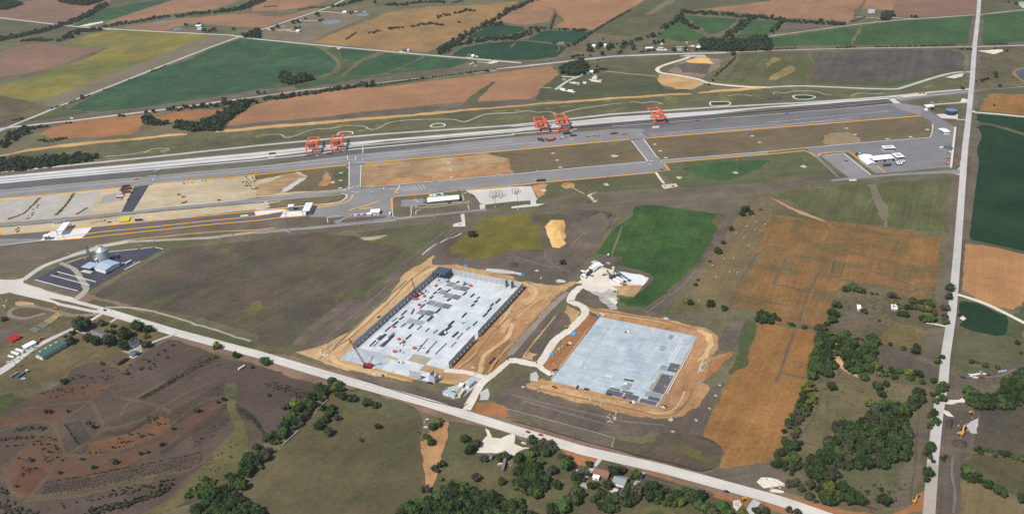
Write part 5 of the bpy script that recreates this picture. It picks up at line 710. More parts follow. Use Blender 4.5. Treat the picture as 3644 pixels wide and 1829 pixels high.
for t in ('d1 2460,690 2536,680 2536,800 2420,900 2340,880 2380,760', 'd1 2220,900 2320,900 2420,1000 2360,1060 2250,1000', 'd1 1900,1340 1910,1180 2010,1120 2150,1000 2240,1050 2360,1080 2450,1160 2480,1340'): grove(t, H2, (3.8, 5.6), (0,0,1), 1.15)
grove('d1 1800,1110 1920,980 2060,920 2120,940 2080,1100 1960,1110', 'light shrubs by the nursery corner', (2.2, 3.4), (2,1)); grove('d2 -40,1240 80,1250 110,1330 -40,1330', H2, (3.5, 5), (0,))
PD = 'pasture south of the main road'
singles('d2', [(848,128,40,0,'dark round tree near the main road, leftmost of the top four in the pasture'),(940,148,46,3,'grey green tree near the main road, second of the top four in the pasture'),(1092,192,46,0,'dark round tree, third of the top four in the pasture'),(1180,215,36,3,'grey green tree, rightmost of the top four in the pasture'),(785,108,28,3),(655,242,36,1,'green tree at the upper end of the grey pipe rows'),(715,290,46,1,'largest green tree of the pasture cluster'),(755,240,36,0,'tree behind the largest one of the pasture cluster'),(800,335,34,3,'low olive bush right of the pasture cluster'),(658,362,44,0,'dark round tree below the largest one of the pasture cluster'),(608,425,46,0,'dark round tree at the lower left of the pasture cluster'),(710,475,46,0,'dark round tree at the bottom of the pasture cluster'),(1195,430,32,0,'small dark tree alone in the middle of the pasture'),(1032,558,24,0,'smallest bush alone in the middle of the pasture'),(1790,370,40,2,'yellow green tree at the top of the dry gully'),(1735,425,42,0,'dark tree at the top of the dry gully'),(1800,410,30,0),(1672,525,32,1),(1715,575,40,0,'dark tree in the neck of the dry gully'),(1755,830,36,0,'dark ragged tree in the lower dry gully, left one'),(1815,790,38,0,'dark ragged tree in the lower dry gully, right one'),(1780,860,24,3),(2050,540,44,0,'dark round bush left of the white gravel lot, top one'),(2155,590,46,3,'grey green bush left of the white gravel lot, right one'),(2085,655,48,0,'dark round bush left of the white gravel lot, bottom one'),(2240,735,40,3,'grey bush at the bottom corner of the white gravel lot'),(2388,725,44,1,'bright green tree above the red trimmed camper'),(2450,715,42,3,'grey tree above the red trimmed camper'),(2155,920,46,3,'olive bush in the lawn, left of two above the bottom wood'),(2415,962,42,0,'dark bush in the lawn, right of two above the bottom wood'),(1662,1040,40,3),(1810,940,26,2),(130,122,18,0),(290,232,36,3,'low grey bush alone in the nursery soil')], PD)
# farmstead
singles('c1', [(810,700,72,0,'largest dark tree in the farmstead, at the drive entrance'),(1010,690,34,3,'low olive bush on the farmstead lawn by the drive'),(1125,720,24,0),(1060,770,22,3),(1358,715,62,0,'large dark tree of the farmstead nearest the main road'),(1472,745,42,5,'dark cone shaped tree right of the large one by the main road'),(1230,790,66,0,'broad dark tree in the middle of the farmstead'),(1125,780,28,0,'small dark tree left of the broad one in the farmstead'),(1080,860,62,0,'tall dark tree beside the long ranch house'),(1235,920,46,0,'dark tree beside the grey farmhouse'),(1325,865,34,3),(1452,825,26,2,'small yellow green tree on the farmstead lawn'),(950,870,46,0,'dark tree in front of the long ranch house'),(875,835,44,3,'olive tree at the left end of the long ranch house'),(700,860,44,3,'olive tree left of the farmstead drive'),(722,785,26,0),(650,825,18,0),(2160,920,38,2,'thin pale green tree on the main road verge above the nursery'),(2352,1005,36,0,'dark tree on the main road verge above the nursery'),(1455,900,40,3,'bare grey tree over the farm drive'),(500,940,14,0)], 'farmstead')
singles('c2', [(92,1065,48,1,'bright green tree on the south edge of the main road'),(755,1265,44,0,'dark tree at the top of the hedgerow beside the main road')], 'main road')
singles('c1', [(40,650,26,0),(640,1270,30,0)], 'farmstead')
# ---------------------------------------------------------------- place them
ORD = ['first','second','third','fourth','fifth','sixth','seventh','eighth','ninth','tenth','eleventh','twelfth','thirteenth','fourteenth','fifteenth','sixteenth','seventeenth','eighteenth','nineteenth','twentieth']
def ordinal(n):
    if n <= 20: return ORD[n-1]
    t, u = divmod(n, 10); tens = ['', '', 'twenty', 'thirty', 'forty', 'fifty', 'sixty', 'seventy', 'eighty', 'ninety']
    if n >= 100: return 'number %d' % n
    return (tens[t][:-1] + 'ieth') if u == 0 else tens[t] + ' ' + ORD[u-1]
TONE = ['dark green', 'green', 'yellow green', 'grey green', 'dark', 'dark cedar']
CP = Vector((0, 0, HC))
TREES.sort(key=lambda t: -t[1]/(t[0]-CP).length)
NEAR = [t for t in TREES if t[4] != W1][:300]; nearset = set(map(id, NEAR)); REST = [t for t in TREES if id(t) not in nearset]
GRP = {}
for t in NEAR: GRP.setdefault(t[4], []).append(t)
for g, L in GRP.items(): L.sort(key=lambda t: t[0].x/t[0].y)
proto = None
for g, L in GRP.items():
    n = 0
    for t in L:
        p, r, tall, tone, _, lab, vi = t
        if not lab:
            n += 1
            lab = '%s %s, %s from left, %s' % (TONE[tone], 'tree' if r > 3.2 else 'bush', ordinal(n), g)
        e = thing('tree' if r > 3.2 else 'bush', lab, 'tree' if r > 3.2 else 'bush', (p.x, p.y, TOPZ*.5), RT.uniform(0, 6.28), 'trees of the ' + g if not g.startswith('trees') else g)
        c = link('crown', CROWNS[(tone, vi)], e); c.scale = (r, r, r*tall); c.location.z = -.05*r
        k = link('trunk', TRUNK, e); k.scale = (r, r, r*tall)
# the far and small ones: one mass of individually modelled crowns
RL = random.Random(5); small = [crown(RL, 4, 13, .24, 1.35) for _ in range(6)]; mid_c = [crown(RL, 6, 42, .14, 1.4) for _ in range(6)]
V, F, MI = [], [], []
for p, r, tall, tone, g, lab, vi in REST:
    v, f = (small if g == W1 or r < 2 else mid_c)[vi % 6]; k = len(V); a = RL.uniform(0, 6.28); ca, sa = math.cos(a)*r, math.sin(a)*r
    V += [(p.x + x*ca - y*sa, p.y + x*sa + y*ca, z*r*tall*.95) for x, y, z in v]; F += [tuple(i+k for i in q) for q in f]; MI += [tone]*len(f)
me = bpy.data.meshes.new('distant_trees'); me.from_pydata(V, [], F)
for m in LEAF: me.materials.append(m)
me.polygons.foreach_set('material_index', MI); me.update()
tag(link('distant_trees', me), 'hedgerows and woods of dark trees among the far fields', 'trees', kind='stuff')
print('trees', len(TREES), 'near', len(NEAR), 'rest', len(REST), 'verts', len(V), 'top', TOPZ)
# ================================================================== BUILDINGS AND BUILDING SITES
GZ = .16                                # where things stand
concrete = pm('precast_concrete', (186,186,186), .85, 0, .1, scale=.25)
concrete2 = pm('weathered_concrete', (150,152,152), .85, 0, .12)
steel_dk = pm('dark_steel', (70,76,84), .5, .3, .15); steel = pm('galvanised_steel', (200,206,208), .4, .35, .08); steel_gr = pm('grey_steel', (122,128,132), .5, .3, .1)
deck = pm('roof_deck', (84,96,112), .5, .2, .08)
white = pm('white_paint', (238,238,236), .5, 0, .03); whiter = pm('white_roof', (252,252,252), .5, 0, .02, k=.9); glass = pm('dark_glass', (44,52,60), .12, 0, .05, spec=.5)
orange = pm('crane_orange', (226,98,62), .45, 0, .06, k=.95); red = pm('red_paint', (176,48,38), .5, 0, .08); lift_o = pm('lift_orange', (226,92,62), .5, 0, .06); black = pm('rubber_black', (34,34,36), .8, 0, .1); yellow = pm('machine_yellow', (206,150,44), .5, 0, .08); yellow_b = pm('bright_yellow', (238,214,24), .5, 0, .05)
blue = pm('blue_paint', (70,120,176), .5, 0, .06); teal = pm('teal_paint', (40,140,128), .5, 0, .06); grey = pm('grey_paint', (150,154,158), .5, 0, .06); dkgrey = pm('dark_paint', (58,60,66), .4, 0, .06); green_r = pm('green_roof', (76,112,102), .5, 0, .05); red_r = pm('red_shingle', (138,98,84), .85, 0, .12); grey_r = pm('grey_shingle', (118,116,116), .85, 0, .1); slate_r = pm('slate_shingle', (92,98,104), .85, 0, .1); rust = pm('rusty_roof', (138,86,78), .8, 0, .22, scale=.9); cream = pm('cream_paint', (220,206,162), .6, 0, .05); wood = pm('pale_wood', (190,168,124), .85, 0, .12); tarp = pm('blue_tarp', (86,170,216), .5, 0, .06); lightblue = pm('pale_blue_roof', (176,196,210), .5, .1, .05); maroon = pm('maroon_paint', (112,52,48), .6, 0, .1); mint = pm('mint_paint', (120,196,160), .5, 0, .05); bale_m = pm('white_wrap', (214,206,186), .6, 0, .06); soilheap = fm('heaped_soil', (92,76,70), (80,68,62), 8, .15, .12); bluedk = pm('navy_paint', (38,58,92), .4, 0, .06)
# ---- tilt-up warehouse: local frame, x east along the far wall, y south towards the main road
O1 = g1('c2 1800,230'); RZ = NORTH - math.pi/2
def L1(x, y, z=0.): return O1 + UE*x - UN*y + Vector((0,0,z))
wh = thing('warehouse_shell', 'roofless concrete tilt up warehouse shell with pale floor slab and dark steel roof corner', 'building', (O1.x, O1.y, 0), RZ)
def loc(x, y, z): return Vector((x, -y, z))
def slabmat(name, a, b, c, q=1.):
    m, nt, bs = newmat(name, .75, .2); geo = nt.nodes.new('ShaderNodeNewGeometry'); P = geo.outputs['Position']; oi = nt.nodes.new('ShaderNodeObjectInfo')
    col = mixc(nt, remap(nt, oi.outputs['Random'], .15, .85), rgb(a, .80), rgb(b, .80)); col = mixc(nt, remap(nt, noise(nt, P, 1/17., 5, .65), .42, .66), col, rgb(c, .80))
    v = remap(nt, noise(nt, turned(nt, P, NG, 1/50., 1/5.), 1., 3, .6), .3, .7, 1-.045*q, 1+.045*q); v2 = remap(nt, noise(nt, turned(nt, P, EG, 1/36., 1/4.), 1., 3, .6), .3, .7, 1-.04*q, 1+.04*q)
    v3 = remap(nt, noise(nt, P, .35, 3, .7), .3, .72, 1-.06*q, 1+.05*q)
    for w_ in (v, v2, v3):
        s = nt.nodes.new('ShaderNodeVectorMath'); s.operation = 'SCALE'; nt.links.new(col, s.inputs[0]); nt.links.new(w_, s.inputs['Scale']); col = s.outputs[0]
    nt.links.new(col, bs.inputs['Base Color']); return m
sm1 = slabmat('warehouse_slab', (202,206,208), (190,199,204), (220,222,222)); sm2 = slabmat('open_slab', (176,186,193), (164,177,187), (196,202,204), 1.6)
for i in range(6):
    for j in range(10):
        y0, y1 = -9 + j*18.9, -9 + (j+1)*18.9
        MB().box(loc((i+.5)*20, (y0+y1)/2, .28), (19.94, 18.84, .36)).build('slab_bay', sm1, wh)
for k in range(7):
    x0, x1 = -3 + k*13.5, -3 + (k+1)*13.5; MB().box(loc((x0+x1)/2, 193.6, .24), (13.42, 25.6, .36)).build('slab_bay', sm2 if k < 4 else sm1, wh)
MB().box(loc(105, 199.2, .24), (26.8, 14.6, .36)).build('slab_bay', sm1, wh)
MB().box(loc(80.5, 173.4, .50), (23, 13.6, .1)).build('sand_patch', fm('pad_sand', (178,166,146), (168,156,138), 12, .06, .06), wh)
def panel(w, h, op=(), th=.3):
    "tilt-up panel with rectangular openings [(x0, x1, z0, z1)], centred on x"
    b = MB(); xs = sorted({-w/2, w/2} | {o[0] for o in op} | {o[1] for o in op})
    for a, c in zip(xs, xs[1:]):
        o = [q for q in op if q[0] < (a+c)/2 < q[1]]
        if not o: b.box(((a+c)/2, 0, h/2), (c-a, th, h)); continue
        q = o[0]
        if q[2] > .05: b.box(((a+c)/2, 0, q[2]/2), (c-a, th, q[2]))
        if q[3] < h-.05: b.box(((a+c)/2, 0, (q[3]+h)/2), (c-a, th, h-q[3]))
    return b.mesh('wall_panel')
H = 9.2
PA = panel(7.22, H, ((-.9,.2,.6,3.6),)); PB = panel(7.22, H+.35, ((-.3,.9,1.2,4.2), (2.2,2.8,6.6,7.3))); PC = panel(7.22, H); PD = panel(7.22, H-.3, ((-1.4,-.2,1.2,3.8), (1.9,2.5,6.4,7.1))); PE = panel(7.22, H, ((-2.4,-1.2,1.1,2.4), (1.2,2.4,1.1,2.4))); PW_ = panel(7.22, H, ((-2.6,2.6,1.1,2.6),))
for me_ in (PA, PB, PC, PD, PE, PW_): me_.materials.append(concrete)
for i in range(26):                                   # west wall, with its slanted braces
    y = -8.9 + 7.44*(i+.5); me_ = (PB if i % 3 == 0 else PA) if i else PC
    p = link('wall_panel', me_, wh); p.location = loc(0, y, .1); p.rotation_euler.z = math.pi/2
    for s in (-1.8, 1.8): MB().bar(loc(.2, y+s, 6.4), loc(5.6, y+s, .5), .16).build('brace', steel_gr, wh)
for i in range(16):                                   # north wall
    p = link('wall_panel', PC if i < 12 else (PE if i == 13 else PW_ if i == 14 else PC), wh); p.location = loc(.2 + 7.5*(i+.5), -9, .1 + (.25 if i % 4 == 1 else 0))
    if i > 2: MB().bar(loc(7.5*(i+.3), -8.7, 6.2), loc(7.5*(i+.3), -3.6, .5), .16).build('brace', steel_gr, wh)
for i in range(25):                                   # east wall; one panel still missing at the notch
    y = -8.6 + 7.44*(i+.5)
    if i == 16: continue
    p = link('wall_panel', PD if i % 2 else PA, wh); p.location = loc(120.1, y, .1 - (.25 if i > 16 else 0)); p.rotation_euler.z = -math.pi/2
    for s in (-1.8, 1.8): MB().bar(loc(119.9, y+s, 6.2), loc(115, y+s, .5), .16).build('brace', steel_gr, wh)
for x, hh in ((98., 10.2), (106., 10.2)): MB().box(loc(x, -6.5, 5), (.5, 5., hh)).build('cross_wall', concrete2, wh)
for x, y, rz, me_ in ((91.4, 206.4, 0, PE), (98.8, 206.4, 0, PE), (115.9, 206.4, 0, PC), (119.7, 202.3, math.pi/2, PA), (112.3, 199.5, math.pi/2, PC)):
    p = link('wall_panel', me_, wh); p.location = loc(x, y, .1); p.rotation_euler.z = rz
MB().box(loc(9.5, 1.2, 10.2), (18, 17, .5)).build('roof_deck', deck, wh)
for x, y in ((18, -8), (18, 9.2), (9, 9.2), (1.2, 9.2)): MB().box(loc(x, y, 5.2), (.5, .5, 9.6)).build('column', steel_dk, wh)
b = MB()
for k in range(7): b.box(loc(.8 + 2.9*k, 1.2, 9.6), (.2, 16.6, .7))
b.build('roof_joist', steel_dk, wh)
for k in range(5):
    for x in (22., 46., 70.): MB().box(loc(x - 14, 14 + 16*k, 5), (.3, .3, 9)).build('column', steel_dk, wh) if x < 30 and k < 4 else None
# ---- second slab: no walls yet
O2 = g1('c3 890,640'); s2 = thing('warehouse_floor', 'large bare bluish concrete floor slab without walls on orange clay', 'building', (O2.x, O2.y, 0), RZ)
for i in range(6):
    for j in range(7): MB().box(loc((i+.5)*19.4 - 1.2 - .25*j, (j+.5)*19.85, .26), (19.3, 19.78, .36)).build('slab_bay', sm2, s2)
MB().box(loc(116.2, 68, .7), (.9, 93, 1.1)).build('edge_form', pm('white_form', (222,220,214), .7), s2); MB().box(loc(114.4, 68, .55), (.8, 93, .3)).build('edge_form', wood, s2); MB().box(loc(-3.6, 80, .45), (1.2, 110, .5)).build('edge_form', wood, s2)
pan = fm('wet_casting_bed', (104,104,106), (96,97,100), 8, .1, .08); pan2 = fm('casting_bed', (150,153,156), (142,146,150), 8, .1, .08)
for (x, y, wd, hh, m) in ((108.5, 68.2, 10.4, 15.6, pan), (98.8, 72.2, 6.6, 8.4, pan2), (105.8, 100, 14.4, 34, pan), (98, 108, 3.4, 12, pan2), (104, 122.5, 16, 9, pan2), (106.5, 128.5, 12, 5, pan), (103, 135.2, 17, 6.6, pan), (84.5, 134, 14.8, 9, pan), (66.5, 134, 17.4, 8.4, pan), (64.5, 127.4, 11, 3, pan), (78.5, 127.6, 11.6, 3, pan)): MB().box(loc(x, y, .52), (wd, hh, .16)).build('cast_panel', m, s2)
for k in range(10): MB().box(loc(99.6, 84 + 3.45*k, .66), (3, 2.2, .2)).build('form_block_out', wood, s2)
for k in range(14): MB().box(loc(103.6, 25 + 2.6*k, .54), (2.6, 1.5, .22)).build('form_block_out', pm('pale_form', (214,212,206), .8), s2)
for k in range(3): MB().box(loc(110.8, 70 + 17*k, .66), (2.4, 1.6, .2)).build('form_block_out', wood, s2)
MB().box(loc(100.8, 42, .6), (.8, 36, .35)).build('edge_form', white, s2)
for (x, y, wd, hh) in ((88, 12, 5, 9), (86.5, 37, 5.4, 10), (74.5, 118, 8, 12)): MB().box(loc(x, y, .5), (wd, hh, .12)).build('cast_panel', pan2, s2)
# ---- generic gabled or flat building
def building(name, label, txt, depth, h, rise, wm, rm, cat='building', group=None, wins=0, door=True, over=.5, flat=False, chimney=False, ridge_y=False, garage=0):
    a, b = G(txt)[:2]; d = b-a; L = d.length; c = (a+b)/2
    e = thing(name, label, cat, (c.x, c.y, GZ-.1), math.atan2(d.y, d.x), group)
    w_ = MB().box((0, depth/2, h/2), (L, depth, h))
    if not flat:
        if ridge_y: w_.V += []; k = len(w_.V); w_.V += [(-L/2,0,h),(L/2,0,h),(0,0,h+rise),(-L/2,depth,h),(L/2,depth,h),(0,depth,h+rise)]; w_.F += [(k,k+1,k+2),(k+5,k+4,k+3)]
        else: k = len(w_.V); w_.V += [(-L/2,0,h),(-L/2,depth,h),(-L/2,depth/2,h+rise),(L/2,0,h),(L/2,depth,h),(L/2,depth/2,h+rise)]; w_.F += [(k,k+1,k+2),(k+5,k+4,k+3)]
    w_.build('wall', wm, e)
    r = MB()
    if flat: r.box((0, depth/2, h+.2), (L+over*2, depth+over*2, .4))
    elif ridge_y:
        sl = rise*over/(L/2); X = L/2+over; k0 = len(r.V)
        r.prism([(-X, h-sl+.02), (0, h+rise+.02), (X, h-sl+.02), (X, h-sl+.3), (0, h+rise+.3), (-X, h-sl+.3)], -over, depth+over); r.V = [(y, x, z) for x, y, z in r.V]
    else: r.gable((0, depth/2), L, depth, h+.02, rise, over, .28)
    ro = r.build('roof', rm, e)
    if chimney: MB().box((L*.2, depth*.55, h+rise*.8), (.9, .9, 2.2)).build('chimney', red_r, ro)
    if door: MB().box((L*.12, -.05, 1.05), (1.1, .14, 2.1)).build('door', dkgrey, e)
    for k in range(garage): MB().box((-L/2 + L*(k+.5)/garage, -.06, 1.5), (L/garage*.72, .16, 3.)).build('garage_door', white, e)
    for k in range(wins):
        f = MB().box((-L/2 + L*(k+.5)/wins, -.06, h*.55), (min(1.6, L/wins*.5), .16, 1.3)).build('window', white, e)
        MB().box((-L/2 + L*(k+.5)/wins, -.1, h*.55), (min(1.3, L/wins*.4), .16, 1.)).build('pane', glass, f)
    return e
# ---- grain elevator lot
e = building('shop_building', 'white metal shop building with pale blue gable roof on the new asphalt lot', 'x1 500,780 820,870', 24, 5.4, 1.6, white, lightblue, wins=0, door=False, garage=3)
e = thing('loading_canopy', 'flat pale blue canopy on posts beside the grain elevator', 'canopy', g1('x1 290,820') + Vector((0,0,GZ)), heading('x1 130,790 430,850'))
MB().box((0, 8, 6.2), (17, 16, .4)).build('roof', lightblue, e)
for x in (-8, 8):
    for y in (.5, 15): MB().box((x, y, 3), (.4, .4, 6)).build('post', steel_gr, e)
MB().box((0, 1, .25), (18, 7, .3)).build('pit_floor', cover, e); MB().box((-7, 9, 1.8), (2, 10, 3)).build('hopper', dkgrey, e)
def silo(label, px, r, h, rise, m=steel, grp=None, ribs=True):
    p = g1(px); e = thing('grain_bin', label, 'silo', (p.x, p.y, GZ-.1), 0, grp)
    MB().cyl((0,0,0), (0,0,h), r, r, 32).build('bin_wall', m, e)
    rf = MB().cyl((0,0,h), (0,0,h+rise), r*1.03, r*.1, 32).build('roof', m, e)
    MB().cyl((0,0,h+rise), (0,0,h+rise+.6), r*.1, r*.1, 10).build('cap', steel_gr, rf)
    if ribs:
        b = MB()
        for k in range(1, 9): b.cyl((0,0,h*k/9-.08), (0,0,h*k/9+.08), r*1.012, r*1.012, 32)
        b.build('hoop_bands', steel_gr, e)
        for a in range(0, 360, 30): q = math.radians(a); MB().bar((r*.98*math.cos(q), r*.98*math.sin(q), h+.15), (r*.12*math.cos(q), r*.12*math.sin(q), h+rise+.1), .2).build('roof_rib', steel_gr, rf)
    return e
silo('largest shiny steel grain bin with cone roof on the asphalt lot', 'x1 775,535', 7.9, 18, 6); silo('medium steel bin in front of the largest grain bin', 'x1 650,535', 4.2, 11, 1.8); silo('small steel bin left of the medium one below the elevator tower', 'x1 560,510', 3.4, 7.5, 1.4)
e = thing('feed_bin', 'white and red striped hopper tank between elevator tower and shop', 'tank', g1('x1 595,590') + Vector((0,0,GZ)), 0); MB().cyl((0,0,1.5), (0,0,8.), 1.9, 1.9, 18).build('barrel', white, e); MB().cyl((0,0,3.4), (0,0,5.2), 1.94, 1.94, 18).build('stripe', red, e); MB().cyl((0,0,8), (0,0,9), 1.9, .3, 18).build('top', white, e)
p = g1('x1 420,600'); ht = height_at(p, *to_photo('x1', 420, 180)); e = thing('elevator_tower', 'grey lattice bucket elevator tower standing beside the grain bins', 'tower', (p.x, p.y, GZ), NORTH)
for x in (-1.6, 1.6):
    for y in (-1.6, 1.6): MB().bar((x,y,0), (x*.9,y*.9,ht), .32).build('leg', steel_gr, e)
b = MB()
for k in range(9):
    z0, z1 = ht*k/9, ht*(k+1)/9
    for s in (-1.55, 1.55): b.bar((-1.55,s,z0), (1.55,s,z1), .16); b.bar((s,-1.55,z1), (s,1.55,z0), .16); b.bar((-1.55,s,z1), (1.55,s,z1), .16)
b.build('bracing', steel_gr, e); MB().box((0,0,ht+.3), (5,4,.6)).box((0,0,ht+1.8), (2.6,2.4,2.4)).build('head_platform', steel_gr, e); MB().box((0,.2,ht/2), (.9,1.4,ht)).build('elevator_leg', steel, e)
MB().bar((0,0,ht), (16,9,19), .7).build('spout', steel, e); MB().bar((0,0,ht-2), (8,3,10.5), .5).build('spout', steel, e)
for k, (x, y, z) in enumerate(((-4.5,2,11), (4.6,-4,8))): MB().box((x,y,z), (1.6,2.4,3.4)).build('load_out_hopper', yellow, e); MB().bar((x,y,z+1.5), (0,0,ht-3), .4).build('spout', steel_gr, e)
e = thing('mobile_office', 'small pale office cabin right of the largest grain bin', 'cabin', g1('x1 1040,430') + Vector((0,0,GZ)), heading('x1 960,430 1110,400')); MB().box((0,1.5,1.6), (9,5,3.2)).build('wall', lightblue, e); MB().box((0,1.5,3.3), (9.4,5.4,.3)).build('roof', lightblue, e); MB().box((0,-1.05,1.1), (1,.12,2.1)).build('door', dkgrey, e)
e = thing('propane_tank', 'long white propane tank lying on the asphalt right of the shop', 'tank', g1('x1 1430,575') + Vector((0,0,GZ)), heading('x1 1375,590 1490,530')); MB().cyl((-4.4,0,1.7), (4.4,0,1.7), 1.35, 1.35, 14).cyl((4.4,0,1.7), (5.3,0,1.7), 1.35, .5, 14).cyl((-5.3,0,1.7), (-4.4,0,1.7), .5, 1.35, 14).build('barrel', white, e); [MB().box((x,0,.4), (.5,2,.8)).build('saddle', grey, e) for x in (-3, 3)]
e = thing('truck_scale', 'long pale weighbridge along the edge of the asphalt lot', 'weighbridge', g1('x1 1530,655') + Vector((0,0,GZ)), heading('x1 1370,740 1690,575')); MB().box((0,0,.35), (26,3.4,.5)).build('deck', cover, e); [MB().box((0,s,.75), (26,.2,.3)).build('guard_rail', grey, e) for s in (-1.6, 1.6)]; MB().box((6,3.2,1.2), (3,2.2,2.4)).build('scale_house', grey, e)
# ---- terminal office, gates and service buildings
e = building('terminal_office', 'long white roofed terminal office between lawn and car park', 'y1 490,495 1170,430', 13, 4.6, 1.5, pm('stone_wall', (178,172,160), .8), whiter, wins=12, over=1.6)
MB().box((8, -3.4, 2.2), (3.6, 3, 4)).build('entrance_porch', pm('brown_brick', (112,84,72), .9), e); MB().box((0, -4.2, .12), (56, 1.4, .14)).build('walkway', curb_m, e)
building('inspection_building', 'small white box shaped office at the truck inspection lanes', 'y2 2060,490 2255,478', 11, 4.4, .8, white, whiter, wins=4, over=.6)
building('annex', 'low white annex beside the inspection building', 'y2 1985,515 2065,512', 6, 3, .4, white, whiter, wins=1, flat=True)
e = thing('fence_wall', 'low white wall running left from the inspection building', 'wall', g1('y2 1815,480') + Vector((0,0,GZ)), heading('y2 1650,495 1980,465')); MB().box((0,0,1.), (26,.5,2.)).build('wall_run', white, e); [MB().box((-11+4.5*k,-1.6,1.1), (1.4,1.6,2.2)).build('buttress', white if k % 2 else dkgrey, e) for k in range(5)]
e = thing('generator', 'white upright box beside the curved kerb at the inspection lanes', 'utility box', g1('y2 2498,480') + Vector((0,0,GZ)), heading('y2 2490,500 2500,380')); MB().box((0,0,1.4), (9,2,2.8)).build('housing', white, e); MB().box((-4.6,0,1.2), (.2,1.4,2)).build('grille', grey, e)
e = thing('backup_generator', 'teal generator box on the concrete pad behind the terminal office', 'generator', g1('y1 730,292') + Vector((0,0,GZ)), heading('y1 700,295 765,288')); MB().box((0,0,1.4), (5,2.6,2.6)).build('housing', teal, e); MB().box((-4,0,1.), (2,1.6,2)).build('switch_box', dkgrey, e)
e = thing('bin_enclosure', 'low pale walled bin enclosure at the corner of the office lot', 'enclosure', g1('y1 1255,215') + Vector((0,0,GZ)), heading('y1 1200,220 1310,212')); [MB().box(c, d).build('wall', concrete2, e) for c, d in (((0,3,1.1),(8,.4,2.2)), ((-4,0,1.1),(.4,6.4,2.2)), ((4,0,1.1),(.4,6.4,2.2)))]; MB().box((0,0,1), (4,2.6,1.8)).build('bin', grey, e)
def gate_kiosk(label, txt, hh):
    a = g1(txt); e = thing('gate_kiosk', label, 'kiosk', (a.x, a.y, GZ), heading(txt)); MB().box((0,2,hh/2), (6.5,4,hh)).build('wall', grey, e); MB().box((0,2.2,hh+.5), (8.4,7.4,1.)).build('roof', whiter, e); MB().box((0,-.05,1.2), (1.2,.12,2.2)).build('door', dkgrey, e); f = MB().box((-2,-.05,2.6), (1.6,.12,1.2)).build('window', glass, e)
gate_kiosk('white roofed kiosk between the yellow lanes at the inner gate', 'y2 240,380 320,375', 6.5); gate_kiosk('white roofed kiosk beside the canopy at the west gate', 'y3 1080,545 1170,540', 6.)
def gate_canopy(label, base, ex, ey, hh):
    c = g1(base); X = g1(ex) - c; e = thing('gate_canopy', label, 'canopy', (c.x, c.y, GZ), math.atan2(X.y, X.x)); W_, D = 11., 31.
    b = MB()
    for x in (-W_/2, W_/2): b.box((x,D/2,hh), (.9,D,1.1))
    for k in range(6): b.box((0,D*k/5,hh), (W_,.9,.9))
    b.build('frame', steel, e)
    for k in range(5):
        for s in (-1, 0, 1): MB().box((s*W_/3.1, D*(k+.5)/5, hh+.62), (W_/3.6, D/6.6, .25)).build('roof_panel', whiter, e)
    for y in (.8, D*.5, D-.8): MB().box((-W_/2+.5,y,hh/2), (.7,.7,hh)).build('post', steel_gr, e); MB().box((W_/2-.5,y,hh/2), (.7,.7,hh)).build('post', steel_gr, e)
gate_canopy('scanner canopy of white roof panels at the inner gate', 'y2 580,500', 'y2 660,496', 0, 7); gate_canopy('scanner canopy of white roof panels at the west gate', 'y3 1400,440', 'y3 1520,430', 0, 7)
e = building('maintenance_building', 'long white gabled maintenance building in the east yard', 'y4 570,650 1000,605', 15, 5.4, 2.2, pm('pale_wall', (200,198,190), .8), whiter, wins=0, door=False, over=1.2)
L_ = 62.
for k in range(8): MB().box((-26 + 7.2*k, -.06, 2.1), (4.2, .2, 4.2)).build('bay_door', grey if k % 2 else dkgrey, e)
building('maintenance_wing', 'white gabled cross wing at the left end of the maintenance building', 'y4 220,560 350,650', 20, 5.2, 2., MATS['pale_wall'], whiter, wins=4, over=1.); building('maintenance_office', 'white gabled office wing in front of the maintenance building', 'y4 440,735 610,715', 24, 4.6, 2., MATS['pale_wall'], whiter, wins=3, over=1., ridge_y=True)
def canopy(label, txt, W_, D, hh=5.):
    c = g1(txt); e = thing('service_canopy', label, 'canopy', (c.x, c.y, GZ), heading(txt)); MB().box((0,D/2,.2), (W_,D,.3)).build('pad', cover, e); MB().box((0,D/2,hh), (W_*1.02,D*1.02,.5)).build('roof', whiter, e); MB().box((0,D/2,hh+.3), (W_*.7,D*.6,.12)).build('roof_panel', lightblue, e)
    for x in (-W_*.42, W_*.42):
        for y in (D*.12, D*.88): MB().box((x,y,hh/2), (.5,.5,hh)).build('post', steel_gr, e)
    for x in (-W_*.2, W_*.15): MB().box((x,D*.5,1.), (1.2,D*.4,1.7)).build('pump_island', grey, e)
canopy('flat roofed fuelling canopy, the farther of two in the east yard', 'y4 930,378 1075,372', 18, 12); canopy('flat roofed fuelling canopy nearer the maintenance building in the east yard', 'y4 1180,580 1285,572', 13, 17)
def tank(name, label, txt, r, h, m, top):
    p = g1(txt); e = thing(name, label, 'tank', (p.x, p.y, GZ-.1)); MB().cyl((0,0,0), (0,0,h), r, r, 40).build('tank_wall', m, e); MB().cyl((0,0,h), (0,0,h+1.2), r*1.02, r*.1, 40).build('roof', top, e); MB().box((r+.2,0,h/2), (.4,.5,h)).build('ladder', steel_gr, e); return e
tank('water_tank', 'round dark blue steel water tank on a pale pad by the county road', 'z6 1590,470', 9.4, 7.6, bluedk, pm('tank_top', (112,136,164), .4, 0, .08)); e = tank('detention_tank', 'round grey concrete tank with dark top at the east yard edge', 'y4 2262,330', 8.2, 2.6, concrete2, pm('dark_top', (96,92,92), .9)); MB().box((-7.4,3,3.2), (3.2,3.2,1.)).build('hatch', white, e)
